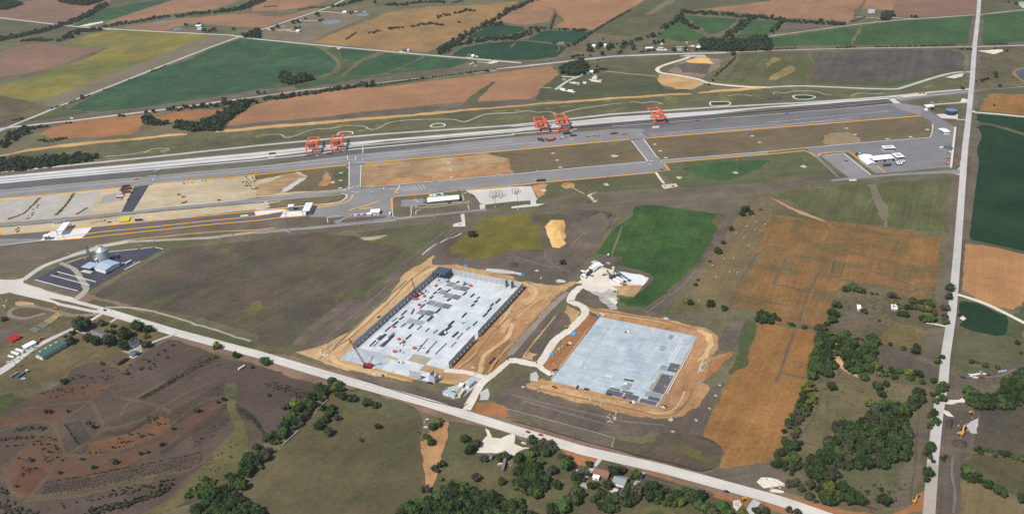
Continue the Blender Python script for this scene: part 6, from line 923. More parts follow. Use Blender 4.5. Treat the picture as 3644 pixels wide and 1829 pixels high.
e = thing('pump_house', 'small white box beside the round grey tank', 'pump house', g1('y4 2128,312') + Vector((0,0,GZ))); MB().box((0,0,1.2), (5,3,2.4)).build('wall', white, e); MB().box((0,0,2.5), (5.4,3.4,.25)).build('roof', white, e)
def guard(label, txt, W_, D, hh):
    c = g1(txt); e = thing('guard_canopy', label, 'canopy', (c.x, c.y, GZ), heading(txt)); MB().box((0,D/2,hh), (W_,D,.7)).build('roof', whiter, e); MB().box((0,D*.3,hh*.45), (W_*.4,D*.4,hh*.85)).build('booth', white, e); MB().box((0,.6,1.), (W_*.9,1.2,1.8)).build('barrier_wall', white, e); [MB().box((x,D*.5,hh/2), (.5,.5,hh)).build('post', steel, e) for x in (-W_*.4, W_*.4)]
guard('tall white guard canopy on the exit road near the blue water tank', 'z6 420,310 600,400', 11, 14, 8); guard('white guard canopy at the north end of the east yard wall', 'b4 1808,85 1840,82', 11, 18, 5)
e = thing('yard_wall', 'long white wall along the east side of the maintenance yard', 'wall', g1('b4 1870,205') + Vector((0,0,GZ)), heading('b4 1848,405 1892,10')); a, b_ = G('b4 1848,405 1892,10'); n = 14; L_ = (b_-a).length
for k in range(n): MB().box((-L_/2 + L_*(k+.5)/n, 0, .9), (L_/n-.2, 3.2, 1.8)).build('wall_segment', curb_m, e)
# transformer compound
def subframe(label, txt, n):
    c = g1(txt); e = thing('substation_frame', label, 'substation frame', (c.x, c.y, GZ), math.radians(4)); 
    for x in (-5, 0, 5):
        for y in (0, 7): MB().bar((x,y,0), (x,y,8), .35).build('post', steel_gr, e)
    for y in (0, 7): MB().bar((-5.4,y,7.8), (5.4,y,7.8), .4).build('beam', steel_gr, e)
    for x in (-5, 0, 5): MB().bar((x,-.4,6), (x,7.4,6), .3).build('beam', steel_gr, e); MB().cyl((x,3.5,0), (x,3.5,3.4), .6, .3, 8).build('insulator', grey, e)
    MB().box((0,-3,1.4), (4,2.4,2.6)).build('transformer', lightblue if n else grey, e)
subframe('steel switch frame on the white pad, left of three', 'y1 1965,350', 0); subframe('steel switch frame with pale transformer on the white pad, middle of three', 'y1 2110,340', 1); subframe('steel switch frame on the white pad, right of three', 'y1 2480,250', 0)
# ---- gantry cranes
def crane():
    e = thing('gantry_crane', 'x', 'gantry crane', (0,0,0), math.radians(4.6)); W_, S, H0, L_ = 16.6, 32.6, 11.5, 59.
    for x in (0, W_):
        for y in (0, S): g_ = MB().box((x,y,H0/2+.6), (1.2,1.6,H0-1.2), 0, (.9,1.1)).build('leg', orange, e); [MB().cyl((x+dx,y-.4,.5), (x+dx,y+.4,.5), .5, .5, 10).build('wheel', black, g_) for dx in (-.8, .8)]
        g_ = MB().box((x, L_/2-3, H0+1), (1.35, L_, 1.9)).build('girder', orange, e); MB().box((x+(1.3 if x else -1.3), L_/2-3, H0+2.2), (.9, L_*.98, .12)).box((x+(1.7 if x else -1.7), L_/2-3, H0+3.), (.08, L_*.98, .1)).build('walkway', orange, g_)
        MB().bar((x, 5, H0-.5), (x, .6, 4), .5).bar((x, S-5, H0-.5), (x, S-.6, 4), .5).build('knee_brace', orange, e)
    for y in (0, S): MB().box((W_/2, y, 1.9), (W_+3, 1.3, 1.2)).build('sill_beam', orange, e)
    for y in (-2.6, L_-4.2): MB().box((W_/2, y, H0+1.), (W_, 1.3, 1.7)).build('end_beam', orange, e)
    t = MB().box((W_/2, 0, H0+2.7), (W_+1, 6.4, .7)).box((W_/2, -3.8, H0+3.6), (W_, .5, 1.4)).box((W_/2, 3.8, H0+3.6), (W_, .5, 1.4)).build('trolley', orange, e); MB().box((W_/2-1, 0, H0+4.4), (6.4, 5, 2.6)).build('machinery_house', orange, t); MB().cyl((W_/2-5,0,H0+4), (W_/2-5,0,H0+4.2), 1.9, 1.9, 12).build('cable_reel', yellow, t); MB().box((W_/2+4.4, -1, H0-1.2), (2.2, 3, 2.6)).build('cab', glass, t); MB().box((W_/2, 0, H0-3.6), (12, 2.6, .9)).build('spreader', yellow, t)
    MB().box((W_+2.4, 30, H0+2.6), (3.4, 7, 3)).build('electrical_house', orange, e); MB().box((-1.6, 3, 3.5), (1.2, 3, 3)).build('stair_tower', orange, e)
    return e
cr0 = crane()
for k, (x, y, ty, lab) in enumerate(((1093.3, 552.3, 18, 'leftmost orange rail gantry crane straddling the tracks'), (1182.6, 543.8, 20, 'second orange gantry crane from the left, above the teal container'), (1913.4, 476.7, 19, 'third orange gantry crane from the left, over the parked machines'), (1989.5, 466.5, 18, 'fourth orange gantry crane from the left, near the parked machines'), (2331.8, 442.4, 9, 'rightmost orange gantry crane standing alone, trolley at its near end'))):
    c = cr0 if k == 0 else copy_tree(cr0, (0,0,0)); c['label'] = lab; c['group'] = 'orange rail gantry cranes'; p = ground(x, y); c.location = (p.x, p.y, GZ)
    for ch in kids(c):
        if ch.name.startswith('trolley'): ch.location.y = ty
# ---- farmstead and homes along the main road
building('ranch_house', 'long grey roofed ranch house with white gable under the trees', 'y7 500,480 800,590', 10, 3.2, 2.2, white, grey_r, 'house', wins=5, chimney=True); e = building('farmhouse', 'grey roofed farmhouse by the round gravel drive', 'y7 1520,770 1610,790', 11, 4, 2.6, white, slate_r, 'house', wins=2, ridge_y=True); building('farmhouse_wing', 'low white wing at the back of the grey farmhouse', 'y7 1530,690 1610,700', 9, 3.2, 2, white, slate_r, 'house', wins=1, door=False); building('garage', 'dark grey roofed garage below the round gravel drive', 'y7 1510,1010 1620,1040', 9.5, 2.8, 1.8, grey, slate_r, 'garage', garage=1, door=False); building('barn', 'rusty red roofed barn with bright sheet edge at the nursery edge', 'y7 1130,1210 1240,1240', 11, 4.6, 2.6, pm('barn_boards', (96,84,76), .9, 0, .15), rust, 'barn', wins=0, ridge_y=True)
e = building('machine_shed', 'long dark green roofed machine shed beside the farm drive', 'y6 760,840 910,895', 32, 5, 2.4, pm('shed_wall', (188,190,186), .7), green_r, 'shed', wins=0, door=False, garage=2, ridge_y=True, over=.8)
for k in range(4): MB().box((-3.4, 5 + 7*k, 6.6), (2.2, 1.4, .3)).build('skylight', white, e)
building('white_shed', 'low white roofed shed among the parked trailers', 'y6 480,650 550,685', 13, 3.6, 1, white, whiter, 'shed', wins=1, ridge_y=True)
building('red_roof_house', 'red brown roofed house with white porch south of the main road', 'd3 800,920 945,955', 9.5, 3.2, 2.4, pm('brick_wall', (150,112,96), .85), red_r, 'house', wins=4, chimney=True); building('porch', 'white flat roof addition in front of the red roofed house', 'd3 795,955 855,968', 5, 2.8, .3, white, whiter, 'porch', flat=True, over=.2); building('garage', 'long grey metal roofed garage with white doors south of the main road', 'd3 990,1005 1105,1038', 10, 3.6, 1.8, white, grey, 'garage', garage=3, door=False); building('camper', 'long grey roofed camper trailer with red front end', 'z8 1080,1110 1210,1120', 15, 3.2, .2, red, grey_r, 'camper', flat=True, wins=1, over=.1); building('cabin', 'grey shed roof beside the white gravel lot', 'd2 2255,760 2310,772', 6, 2.6, .8, grey, grey_r, 'shed', wins=1)
for lab, t, dp, h, m, r_ in (('white metal roofed barn alone in the far lawn', 'a4 1028,134 1088,134', 20, 5, white, lightblue), ('white farmhouse left of the ponds in the far north', 'a2 418,230 444,231', 12, 4, white, whiter), ('white barn at the end of the long far drive', 'a2 402,326 432,326', 12, 4, white, whiter), ('white farmhouse beside the small far pond', 'a2 868,136 900,137', 12, 4, white, whiter), ('dark roofed house beside the white farmhouse in the far north', 'a2 920,134 955,135', 14, 4, grey, slate_r), ('brown house in the far dry yard', 'a2 620,208 650,209', 12, 3.5, maroon, rust), ('dark roofed house in the far yard above the drive loop', 'a2 385,288 425,288', 16, 4, grey, grey_r), ('white roofed far farmhouse, upper of two by the tan field', 'a1 1950,275 2000,277', 12, 4, grey, whiter), ('white roofed far barn, lower of two by the tan field', 'a1 1965,300 2005,302', 14, 4, white, lightblue), ('dark roofed house on the north side of the straight far road', 'a2 1460,518 1500,520', 14, 4, dkgrey, slate_r), ('white house beside the dark roofed one on the far road', 'a2 1495,517 1522,518', 10, 3.5, white, whiter), ('black roofed house north of the road bend', 'a2 2105,572 2150,574', 14, 4, dkgrey, slate_r), ('white shed right of the black roofed house', 'a2 2150,575 2172,576', 10, 4, white, whiter), ('teal roofed shed in the scrap yard', 'a3 755,755 790,752', 14, 4, grey, teal), ('white shed behind the teal roofed one', 'a3 782,738 812,738', 12, 4, white, whiter), ('pale blue roofed barn among the far village trees', 'a3 1460,500 1510,500', 12, 3.4, lightblue, lightblue), ('white house in the far village trees', 'a3 922,474 940,475', 12, 5, white, whiter), ('white house at the left edge of the far village', 'a3 800,475 832,478', 9, 4, white, whiter), ('grey barn at the orchard corner', 'a3 470,445 525,447', 10, 3.6, grey, grey_r), ('white house beside the far wood', 'a3 1845,494 1885,494', 9, 4, white, whiter), ('white shed at the east picture edge of the far north', 'a4 2560,82 2590,82', 40, 7, white, mint), ('pale shed in the far village yard', 'a3 1650,508 1700,508', 12, 3.4, white, grey), ('long white shed in the far village yard', 'a3 1340,495 1410,493', 8, 3., white, whiter)):
    building('farm_building', lab, t, dp, h, h*.35, m, r_, 'farm building', 'farm buildings in the far north', wins=2, door=True)
building('white_shed', 'small white shed beside the dark round tree in the paddock', 'c4 918,578 948,580', 9, 3, 1, white, whiter, 'shed', wins=1)
for k, (x, y) in enumerate(((1258,545),(1285,540),(1300,555),(1262,572),(1285,578),(1305,578))):
    building('stored_camper', 'white camper stored in the paddock, %s of six' % ORD[k], 'c4 %d,%d %d,%d' % (x-9, y, x+9, y+2), 2.6, 2.8, .2, white, whiter, 'camper', 'white campers in the paddock', flat=True, wins=1, over=.05)
# site office trailers
for lab, t, dp, m, r_ in (('long white site office trailer nearest the main road', 'z2 1100,1085 1425,1195', 4.4, white, lightblue), ('long white site office trailer at the north end of the gravel pad', 'z2 1845,912 2032,748', 4.2, white, lightblue), ('short white storage box in the middle of the gravel pad', 'z2 1545,880 1645,910', 4.4, white, whiter), ('grey container between the office trailers', 'z2 1560,1125 1652,985', 3.4, grey, grey), ('cream container at the east end of the gravel pad', 'z2 1605,1168 1738,1002', 3.2, cream, cream)):
    building('site_trailer', lab, t, dp, 3.4, .2, m, r_, 'trailer', 'site trailers on the gravel pad', flat=True, wins=3 if 'long' in lab else 0, over=.12)
# batch plant
e = thing('cement_silo', 'cream cement silo with conveyor tower at the batch plant', 'silo', g1('x2 1235,690') + Vector((0,0,GZ))); MB().cyl((0,0,4), (0,0,14), 1.9, 1.9, 16).build('barrel', cream, e); MB().cyl((0,0,1.6), (0,0,4), .4, 1.9, 16).build('cone', cream, e); [MB().bar((x,y,0), (x,y,4.6), .3).build('leg', steel_gr, e) for x in (-1.6, 1.6) for y in (-1.6, 1.6)]
e = thing('batch_mixer', 'dark grey batching hoppers and frame at the batch plant', 'batch plant', g1('x2 1290,740') + Vector((0,0,GZ)), heading('x2 1170,740 1380,690')); MB().box((0,0,3), (12,4,3)).build('hopper', steel_dk, e); [MB().box((x,0,1.), (1,3.4,2)).build('leg', steel_gr, e) for x in (-5, 0, 5)]; MB().box((-6,2,5), (3,3,3)).build('weigh_bin', steel_gr, e)
for lab, t in (('long grey belt conveyor over the white stockpile, upper one', 'x2 1350,650 1690,815'), ('long grey belt conveyor over the white stockpile, lower one', 'x2 1270,620 1560,850'), ('grey conveyor of the batch plant, left one', 'x2 1050,610 1150,740')):
    a, b_ = G(t); e = thing('conveyor', lab, 'conveyor', (a.x, a.y, GZ), heading(t)); L_ = (b_-a).length; MB().bar((0,0,6), (L_,0,1.2), 1.5, .5).build('belt', steel_gr, e); MB().bar((0,.9,6.5), (L_,.9,1.7), .25).bar((0,-.9,6.5), (L_,-.9,1.7), .25).build('truss', steel_gr, e); MB().bar((L_*.2,-1,0), (L_*.2,-.8,5), .3).bar((L_*.2,1,0), (L_*.2,.8,5), .3).build('trestle', steel_gr, e); MB().box((L_,0,.9), (2.4,3,1.8), 0, (1.3,1.2)).build('feed_hopper', dkgrey, e)
# aggregate heaps as real mounds
def heap(name, label, m, txt, h, cat='heap', jit=.12):
    P = G(txt); P = rough_edge(P, 3., .5); c = sum(P, Vector())/len(P); R = random.Random(3); V = []; n = len(P); rings = 6
    for k in range(rings):
        t = k/rings
        for p in P: q = p.lerp(c, t*(.9+.1*t)); V.append((q.x-c.x, q.y-c.y, h*min(1., 1.7*t)*(1 + R.uniform(-jit, jit)) if k else -.1))
    V.append((0,0,h*1.02)); F = []
    for k in range(rings-1):
        for i in range(n): j = (i+1) % n; F.append((k*n+i, k*n+j, k*n+n+j, k*n+n+i))
    for i in range(n): F.append(((rings-1)*n+i, (rings-1)*n+(i+1) % n, len(V)-1))
    me = bpy.data.meshes.new(name); me.from_pydata(V, [], F); me.update()
    if me.polygons[0].normal.z < 0: me.flip_normals()
    o = link(name, me, mat=m); o.location = (c.x, c.y, GZ); return tag(o, label, cat)
heap('sand_pile', 'big flat topped pile of bright yellow sand on the bare soil', sandpile_m, 'b3 400,930 520,932 540,985 525,1040 545,1100 520,1130 545,1170 480,1212 410,1205 385,1130 350,1060 332,1000', 3.2, 'sand pile')
heap('spoil_ring', 'round spoil mound where the large excavator stands by the county road', soilheap, 'd4 1815,600 1850,560 1920,560 1980,590 1985,630 1930,655 1850,640', 1.8)
heap('soil_heap', 'dark soil heap on the bare ground behind the warehouse', soilheap, 'c2 2490,115 2540,100 2576,98 c3 60,105 70,130 20,150 0,150 c2 2560,150 2500,135', 2.); heap('spoil_heap', 'dark spoil heap at the north tip of the bare soil', soilheap, 'b3 945,870 985,865 1000,900 960,925 930,905', 2.); heap('soil_heap', 'dark long spoil heap beside the county road cutting', soilheap, 'd4 1770,370 1830,350 1850,400 1820,460 1760,440', 1.6); heap('rubble_heap', 'grey rubble heap on the clay east of the bare slab', fm('rubble', (170,166,158), (140,132,122), 4, .2, .2), 'c3 1870,1155 1895,1110 1945,1080 1935,1125 1900,1180', 1.2); heap('clay_heap', 'tan clay ridge beside the haul road', tan, 'c2 2300,1195 2350,1110 2480,960 2560,880 2576,905 2480,1010 2380,1120 2330,1205', 1.6, 'ridge'); heap('clay_heap', 'rough yellow clay bank at the west corner of the building site', tan, 'c2 605,1000 620,975 720,935 760,900 770,920 720,965 640,1005', 1.6, 'bank')
# ================================================================== VEHICLES AND MACHINES
def wheels(e, xs, y, r, w_=.3, m=None):
    for x in xs:
        for s in (-1, 1): MB().cyl((x, s*y-w_/2, r), (x, s*y+w_/2, r), r, r, 10).build('wheel', m or black, e)
def mk_car():
    e = thing('car', 'x', 'car', (0,0,0)); MB().box((0,0,.62), (4.7,1.85,.66), 0, (.97,.94)).build('body', white, e); c = MB().box((-.25,0,1.22), (2.7,1.66,.56), 0, (.72,.86)).build('cabin', white, e); MB().box((-.25,0,1.2), (2.74,1.7,.36), 0, (.8,.9)).build('glass', glass, c); wheels(e, (-1.45, 1.45), .86, .34, .24); [MB().box((2.33, s*.65, .68), (.08,.34,.16)).build('headlight', whiter, e) for s in (-1, 1)]; return e
def mk_pickup():
    e = thing('pickup', 'x', 'pickup', (0,0,0)); MB().box((0,0,.75), (5.7,1.95,.7), 0, (.98,.96)).build('body', white, e); c = MB().box((.35,0,1.42), (2.1,1.75,.66), 0, (.74,.88)).build('cabin', white, e); MB().box((.35,0,1.4), (2.14,1.8,.4), 0, (.8,.92)).build('glass', glass, c); MB().box((-1.75,0,1.12), (2.,1.6,.06)).build('bed', dkgrey, e); wheels(e, (-1.75, 1.8), .9, .4, .28); return e
def mk_trailer(L_=14.6, m=None):
    e = thing('box_trailer', 'x', 'trailer', (0,0,0)); MB().box((0,0,2.55), (L_,2.6,2.7)).build('box', m or white, e); MB().box((0,0,1.1), (L_-.6,1.2,.3)).build('chassis', dkgrey, e); wheels(e, (-L_/2+1.4, -L_/2+2.7), 1.05, .5, .5); [MB().box((L_/2-3, s*.9, .55), (.16,.16,1.1)).build('landing_leg', grey, e) for s in (-1, 1)]; return e
def mk_tractor():
    e = thing('truck_tractor', 'x', 'truck', (0,0,0)); MB().box((.2,0,.95), (6.4,.9,.4)).build('chassis', dkgrey, e); c = MB().box((1.,0,2.2), (2.2,2.4,2.2), 0, (.9,.95)).build('cab', white, e); MB().box((2.7,0,1.5), (1.5,2.,1.1), 0, (.85,.9)).build('hood', white, e); MB().box((2.06,0,2.6), (.12,2.,.8)).build('windscreen', glass, c); wheels(e, (2.6, -1.2, -2.4), 1.0, .5, .4); [MB().cyl((-.3,s*1.,1), (-.3,s*1.,3.4), .1, .1, 6).build('exhaust', steel, e) for s in (-1, 1)]; return e
def mk_mixer():
    e = thing('mixer_truck', 'x', 'mixer truck', (0,0,0)); MB().box((0,0,1.), (8.6,1.1,.4)).build('chassis', dkgrey, e); c = MB().box((3.4,0,2.), (1.9,2.4,2.1), 0, (.9,.95)).build('cab', white, e); MB().box((4.3,0,2.3), (.14,2.,.8)).build('windscreen', glass, c); MB().cyl((-3.6,0,3.2), (-1.2,0,2.7), .8, 1.5, 14).cyl((-1.2,0,2.7), (1.2,0,2.4), 1.5, 1.35, 14).cyl((1.2,0,2.4), (2.2,0,2.2), 1.35, .6, 14).build('drum', white, e); MB().box((-4.2,0,2.6), (.9,1.2,1.6)).build('chute', grey, e); wheels(e, (3.3, -1.4, -2.7), 1.05, .52, .45); return e
def mk_excavator(s=1.):
    e = thing('excavator', 'x', 'excavator', (0,0,0), 0, None, s); [MB().box((0,y,.5), (4.6,.7,1.), 0, (.86,1)).build('track', black, e) for y in (-1.35, 1.35)]; MB().box((-.5,0,1.7), (3.8,2.8,1.3), 0, (.96,.96)).box((-1.9,0,1.9), (1.2,2.8,1.3)).build('house', yellow, e); MB().box((.9,.85,2.6), (1.6,1.1,1.7), 0, (.9,.9)).build('cab', glass, e); MB().bar((.9,-.2,1.8), (4.2,-.2,5.), .6, .7).bar((4.1,-.2,5.), (7.4,-.2,4.), .5, .55).build('boom', yellow, e); MB().bar((7.1,-.2,4.2), (8.,-.2,1.5), .4, .5).build('stick', yellow, e); MB().box((7.7,-.2,.9), (1.1,1.3,1.1), 0, (.7,1)).build('bucket', dkgrey, e); return e
def mk_dozer():
    e = thing('bulldozer', 'x', 'bulldozer', (0,0,0)); [MB().box((0,y,.6), (4.2,.7,1.2), 0, (.8,1)).build('track', black, e) for y in (-1.2, 1.2)]; MB().box((.6,0,1.5), (2.8,1.6,1.1)).build('body', yellow, e); MB().box((-1.,0,2.3), (1.6,1.7,1.6), 0, (.9,.9)).build('cab', yellow, e); MB().box((3.,0,.9), (.35,3.8,1.3)).build('blade', yellow, e); return e
def mk_lift(boom=True):
    e = thing('boom_lift', 'x', 'boom lift', (0,0,0)); MB().box((0,0,1.15), (4.2,2.3,1.2), 0, (.9,.9)).build('base', lift_o, e); MB().box((-.8,0,2.1), (2.4,2.,1.)).build('turret', lift_o, e); wheels(e, (-1.3, 1.3), 1.05, .5, .4)
    if boom: MB().bar((-.8,0,2.6), (7.5,0,4.6), .4).build('boom', steel_gr, e); MB().box((8.2,0,4.5), (1.4,2.,1.2)).build('basket', dkgrey, e)
    return e
def mk_container():
    e = thing('container', 'x', 'container', (0,0,0)); MB().box((0,0,1.4), (12.2,2.5,2.6)).build('box', red, e); [MB().box((6.15, s*.62, 1.4), (.1,1.15,2.3)).build('door', red, e) for s in (-1, 1)]; return e
def mk_chassis():
    e = thing('container_chassis', 'x', 'chassis', (0,0,0)); [MB().box((0,s*.6,1.15), (12.4,.8,.4)).build('rail', yellow_b, e) for s in (-1, 1)]; [MB().box((x,0,1.2), (.5,2.4,.35)).build('bolster', yellow_b, e) for x in (-6, 0, 6)]; wheels(e, (-4.6, -3.3), 1.0, .5, .4); return e
PROTO = dict(car=mk_car(), pickup=mk_pickup(), trailer=mk_trailer(), tractor=mk_tractor(), mixer=mk_mixer(), excavator=mk_excavator(), dozer=mk_dozer(), lift=mk_lift(), lift0=mk_lift(False), container=mk_container(), chassis=mk_chassis())
USED = set(); LEN = dict(car=4.7, pickup=5.7, trailer=14.6, tractor=7., mixer=9., excavator=9., dozer=6., lift=9., lift0=4.2, container=12.2, chassis=12.6)
BODY = dict(car=('body','cabin'), pickup=('body','cabin'), trailer=('box',), tractor=('cab','hood'), mixer=('cab','drum'), excavator=(), dozer=(), lift=(), lift0=('base','turret'), container=('box','door'), chassis=())
def put(kind, txt, label, m=None, group=None, fit=False, z=0., s=None):
    "one vehicle, tail and nose at the two survey points"
    a, b = G(txt)[:2]; d = b-a; c = (a+b)/2; o = PROTO[kind]
    e = o if kind not in USED else copy_tree(o, (0,0,0)); 
    e.location = (c.x, c.y, GZ+z); e.rotation_euler = (0,0,math.atan2(d.y, d.x)); e['label'] = label
    k = s or (max(.6, min(1.35, d.length/LEN[kind])) if fit else 1.); e.scale = (k,)*3
    if group: e['group'] = group
    FIRST.append((kind, e, m)); USED.add(kind); return e
FIRST = []
def swatch():
    for kind, e, m in FIRST:
        if m:
            for ch in kids(e):
                if ch.name.split('.')[0] in BODY[kind]: ch.data = ch.data.copy(); ch.data.materials.clear(); ch.data.materials.append(m)
# roads
put('car', 'd3 140,485 185,498', 'red car on the main road, left of two', red, 'red cars on the main road'); put('car', 'd3 268,515 308,526', 'red car on the main road, right of two', red, 'red cars on the main road'); put('car', 'd3 2085,1068 2135,1082', 'dark blue car on the main road above the rubble', bluedk); put('car', 'c1 1115,578 1075,575', 'small white car behind the white truck on the main road', white); put('tractor', 'c1 1060,578 1018,572', 'white truck with flat bed on the main road at the farm drive', white); put('car', 'c4 1897,25 1895,48', 'white car alone on the county road', white); put('car', 'c1 895,655 930,637', 'dark car on the farmstead drive', dkgrey)
# building site 1 vehicles
for k, (t, lab, kind, m) in enumerate((('c2 1165,1140 1192,1160', 'white pickup behind the red crawler crane', 'pickup', white), ('c2 1160,1208 1202,1220', 'white car on the clay road below the red crane', 'car', white), ('c2 1258,1212 1278,1240', 'dark suv on the clay road below the slab', 'car', dkgrey), ('c2 1342,1178 1380,1190', 'white car parked at the front edge of the slab', 'car', white), ('z2 20,540 100,565', 'white car parked near the front panels', 'car', white), ('z2 395,680 470,695', 'grey pickup parked below the front panels', 'pickup', grey), ('z2 525,710 615,735', 'silver car parked below the front panels', 'car', grey), ('z2 675,745 790,770', 'black pickup parked below the front corner panel', 'pickup', dkgrey), ('z2 2520,110 2576,40', 'dark pickup on the red clay, upper of two', 'pickup', bluedk), ('z2 2420,210 2500,130', 'dark pickup on the red clay, lower of two', 'pickup', dkgrey), ('c2 2500,612 2528,600', 'white car on the clay beside the east warehouse wall', 'car', white), ('c2 1215,648 1238,636', 'dark car on the clay beside the west warehouse wall', 'car', dkgrey), ('z2 1120,960 1190,910', 'grey pickup at the west end of the office pad', 'pickup', grey), ('z2 1330,1030 1420,960', 'white pickup in the middle of the office pad', 'pickup', white), ('z2 1395,1075 1455,1020', 'maroon car beside the white pickup on the office pad', 'car', maroon), ('z2 1665,800 1770,835', 'dark pickup beside the northern office trailer', 'pickup', dkgrey), ('z2 1765,730 1860,760', 'white car beside the northern office trailer', 'car', white), ('c2 2052,710 2088,690', 'white van on the slab near the east wall', 'pickup', white), ('c2 1875,825 1900,800', 'white truck cab beside the dark decking stack', 'tractor', white), ('c2 1420,1090 1470,1105', 'white box truck at the front of the slab', 'tractor', white))): put(kind, t, lab, m, 'vehicles around the warehouse shell')
for k, (t, lab, kind) in enumerate((('c2 1922,238 1938,243', 'orange lift at the foot of the roof corner', 'lift0'), ('c2 2170,340 2110,330', 'orange boom lift on the open floor near the north wall', 'lift'), ('c2 1780,350 1815,322', 'orange boom lift near the west wall, northernmost', 'lift'), ('c2 1648,410 1668,415', 'orange lift inside the west wall by the tall crane', 'lift0'), ('c2 1668,458 1690,420', 'orange boom lift right of the tall crane', 'lift'), ('c2 1575,470 1592,468', 'orange lift left of the pair inside the west wall', 'lift0'), ('c2 1600,470 1614,468', 'orange lift right of the pair inside the west wall', 'lift0'), ('c2 1605,535 1660,520', 'orange boom lift inside the west wall, southernmost', 'lift'), ('c2 1365,748 1395,742', 'orange lift beside a dark joist bundle', 'lift0'), ('c2 1425,880 1425,850', 'orange lift alone on the southern floor', 'lift0'), ('c2 1485,880 1462,915', 'orange boom lift beside the lone joist bundle', 'lift'), ('c2 1545,957 1620,960', 'orange boom lift with long boom on the southern floor', 'lift'))): put(kind, t, lab, None, 'orange lifts on the warehouse floor', False, .3)
put('lift', 'c2 1358,985 1415,1000', 'blue boom lift at the front of the warehouse floor', blue, None, False, .3)
# site 2
for t, lab, kind, m in (('d3 640,65 655,42', 'dark pickup at the front edge of the bare slab, leftmost', 'pickup', dkgrey), ('d3 715,70 760,78', 'black pickup at the front edge of the bare slab, second', 'pickup', dkgrey), ('d3 935,120 985,130', 'black pickup at the front edge of the bare slab, third', 'pickup', dkgrey), ('d3 1090,152 1118,162', 'small red car at the front edge of the bare slab', 'car', red), ('d3 1160,200 1215,215', 'white cab flatbed truck at the front edge of the bare slab', 'tractor', white), ('d3 1465,240 1498,255', 'white pickup at the near corner of the bare slab', 'pickup', white), ('d3 1480,232 1515,246', 'maroon pickup at the near corner of the bare slab', 'pickup', maroon), ('c3 395,1198 425,1214', 'white pickup on the gravel spur west of the bare slab', 'pickup', white), ('c3 418,1168 458,1175', 'dark machine on the clay west of the bare slab', 'pickup', dkgrey), ('c3 965,603 1010,612', 'grey car on the clay behind the bare slab', 'car', grey), ('c3 555,920 590,915', 'white truck beside the red clay heap', 'tractor', white), ('c3 1522,655 1534,660', 'white pickup on the clay track, left of two', 'pickup', white), ('c3 1538,657 1550,662', 'white pickup on the clay track, right of two', 'pickup', white), ('c3 240,180 262,186', 'white pickup on the bare soil behind the warehouse', 'pickup', white), ('c3 290,265 305,245', 'cream van on the bare soil behind the warehouse', 'car', cream), ('c3 1140,795 1172,802', 'white truck on the north part of the bare slab', 'tractor', white), ('c3 875,620 895,612', 'white pickup at the north west corner of the bare slab, left', 'pickup', white), ('c3 898,618 915,625', 'white pickup at the north west corner of the bare slab, right', 'pickup', white), ('d3 405,45 440,60', 'red machine on the clay at the left end of the bare slab', 'pickup', red)): put(kind, t, lab, m, 'vehicles around the bare slab')
put('dozer', 'c3 525,765 565,735', 'yellow bulldozer beside the curved white road'); put('dozer', 'c3 655,320 690,318', 'brown bulldozer at the junction of haul road and plant pad'); put('dozer', 'x2 1480,900 1600,935', 'yellow loader beside the white trailers at the batch plant')
# batch plant trucks
for k, (x, y) in enumerate(((590,500),(650,450),(700,410),(755,385),(835,375))): put('mixer', 'x2 %d,%d %d,%d' % (x-35, y-18, x+95, y+50), 'white mixer truck in the row at the batch plant, %s from the left' % ORD[k], white, 'mixer trucks parked in a row', False, 0, 1.2)
put('mixer', 'x2 340,580 430,590', 'white mixer truck at the left end of the batch plant', white, None); put('mixer', 'x2 345,680 440,735', 'white mixer truck nearest the haul road', white); put('trailer', 'x2 470,690 610,540', 'dark grey trailer between the mixer trucks', dkgrey); put('pickup', 'x2 560,690 620,630', 'white pickup beside the dark grey trailer', white); put('pickup', 'x2 605,700 655,650', 'cream pickup beside the dark grey trailer', cream)
put('trailer', 'x2 1240,800 1450,915', 'white trailer at the batch plant, lower of two', white, 'white trailers at the batch plant', True); put('trailer', 'x2 1310,745 1530,860', 'white trailer at the batch plant, upper of two', white, 'white trailers at the batch plant', True); put('tractor', 'x2 1060,140 1110,70', 'white truck cab on the soil pad above the mixer row', white); put('pickup', 'x2 1040,300 1120,320', 'white pickup below the soil pad', white); put('car', 'x2 945,298 990,296', 'small red car below the soil pad', red); put('pickup', 'x2 940,655 1010,635', 'dark machine left of the conveyors', maroon)
# east of county road
put('excavator', 'z5 520,910 640,640', 'large yellow excavator digging beside the county road', None, None, False, .8, 1.4); put('excavator', 'd4 1440,1205 1485,1140', 'yellow excavator on the clay near the main road junction', None, None, False, 0, 1.); put('dozer', 'z5 760,250 860,205', 'yellow bulldozer at the edge of the brown field')
put('dozer', 'd3 2268,1160 2290,1150', 'orange loader beside the rubble south of the main road')
for t, lab, kind, m in (('c4 2068,1228 2118,1220', 'white truck with box among the parked machines', 'trailer', white), ('c4 1950,1240 1992,1252', 'dark pickup left of the parked machines', 'pickup', dkgrey), ('c4 2030,1212 2045,1228', 'white pickup left of the white box truck', 'pickup', white), ('c4 2120,1200 2145,1192', 'pale blue trailer right of the white box truck', 'pickup', lightblue), ('c4 2140,1248 2180,1244', 'red pickup among the parked machines, lower one', 'pickup', red), ('c4 2208,1222 2232,1218', 'red car among the parked machines, right one', 'car', maroon), ('c4 2075,1245 2105,1248', 'white car below the white box truck', 'car', white), ('c4 2330,1197 2388,1188', 'long pale flatbed by the curved soil road', 'trailer', lightblue), ('c4 2155,1210 2180,1212', 'white pickup right of the white box truck', 'pickup', white)): put(kind, t, lab, m, 'vehicles parked east of the county road', kind == 'trailer')
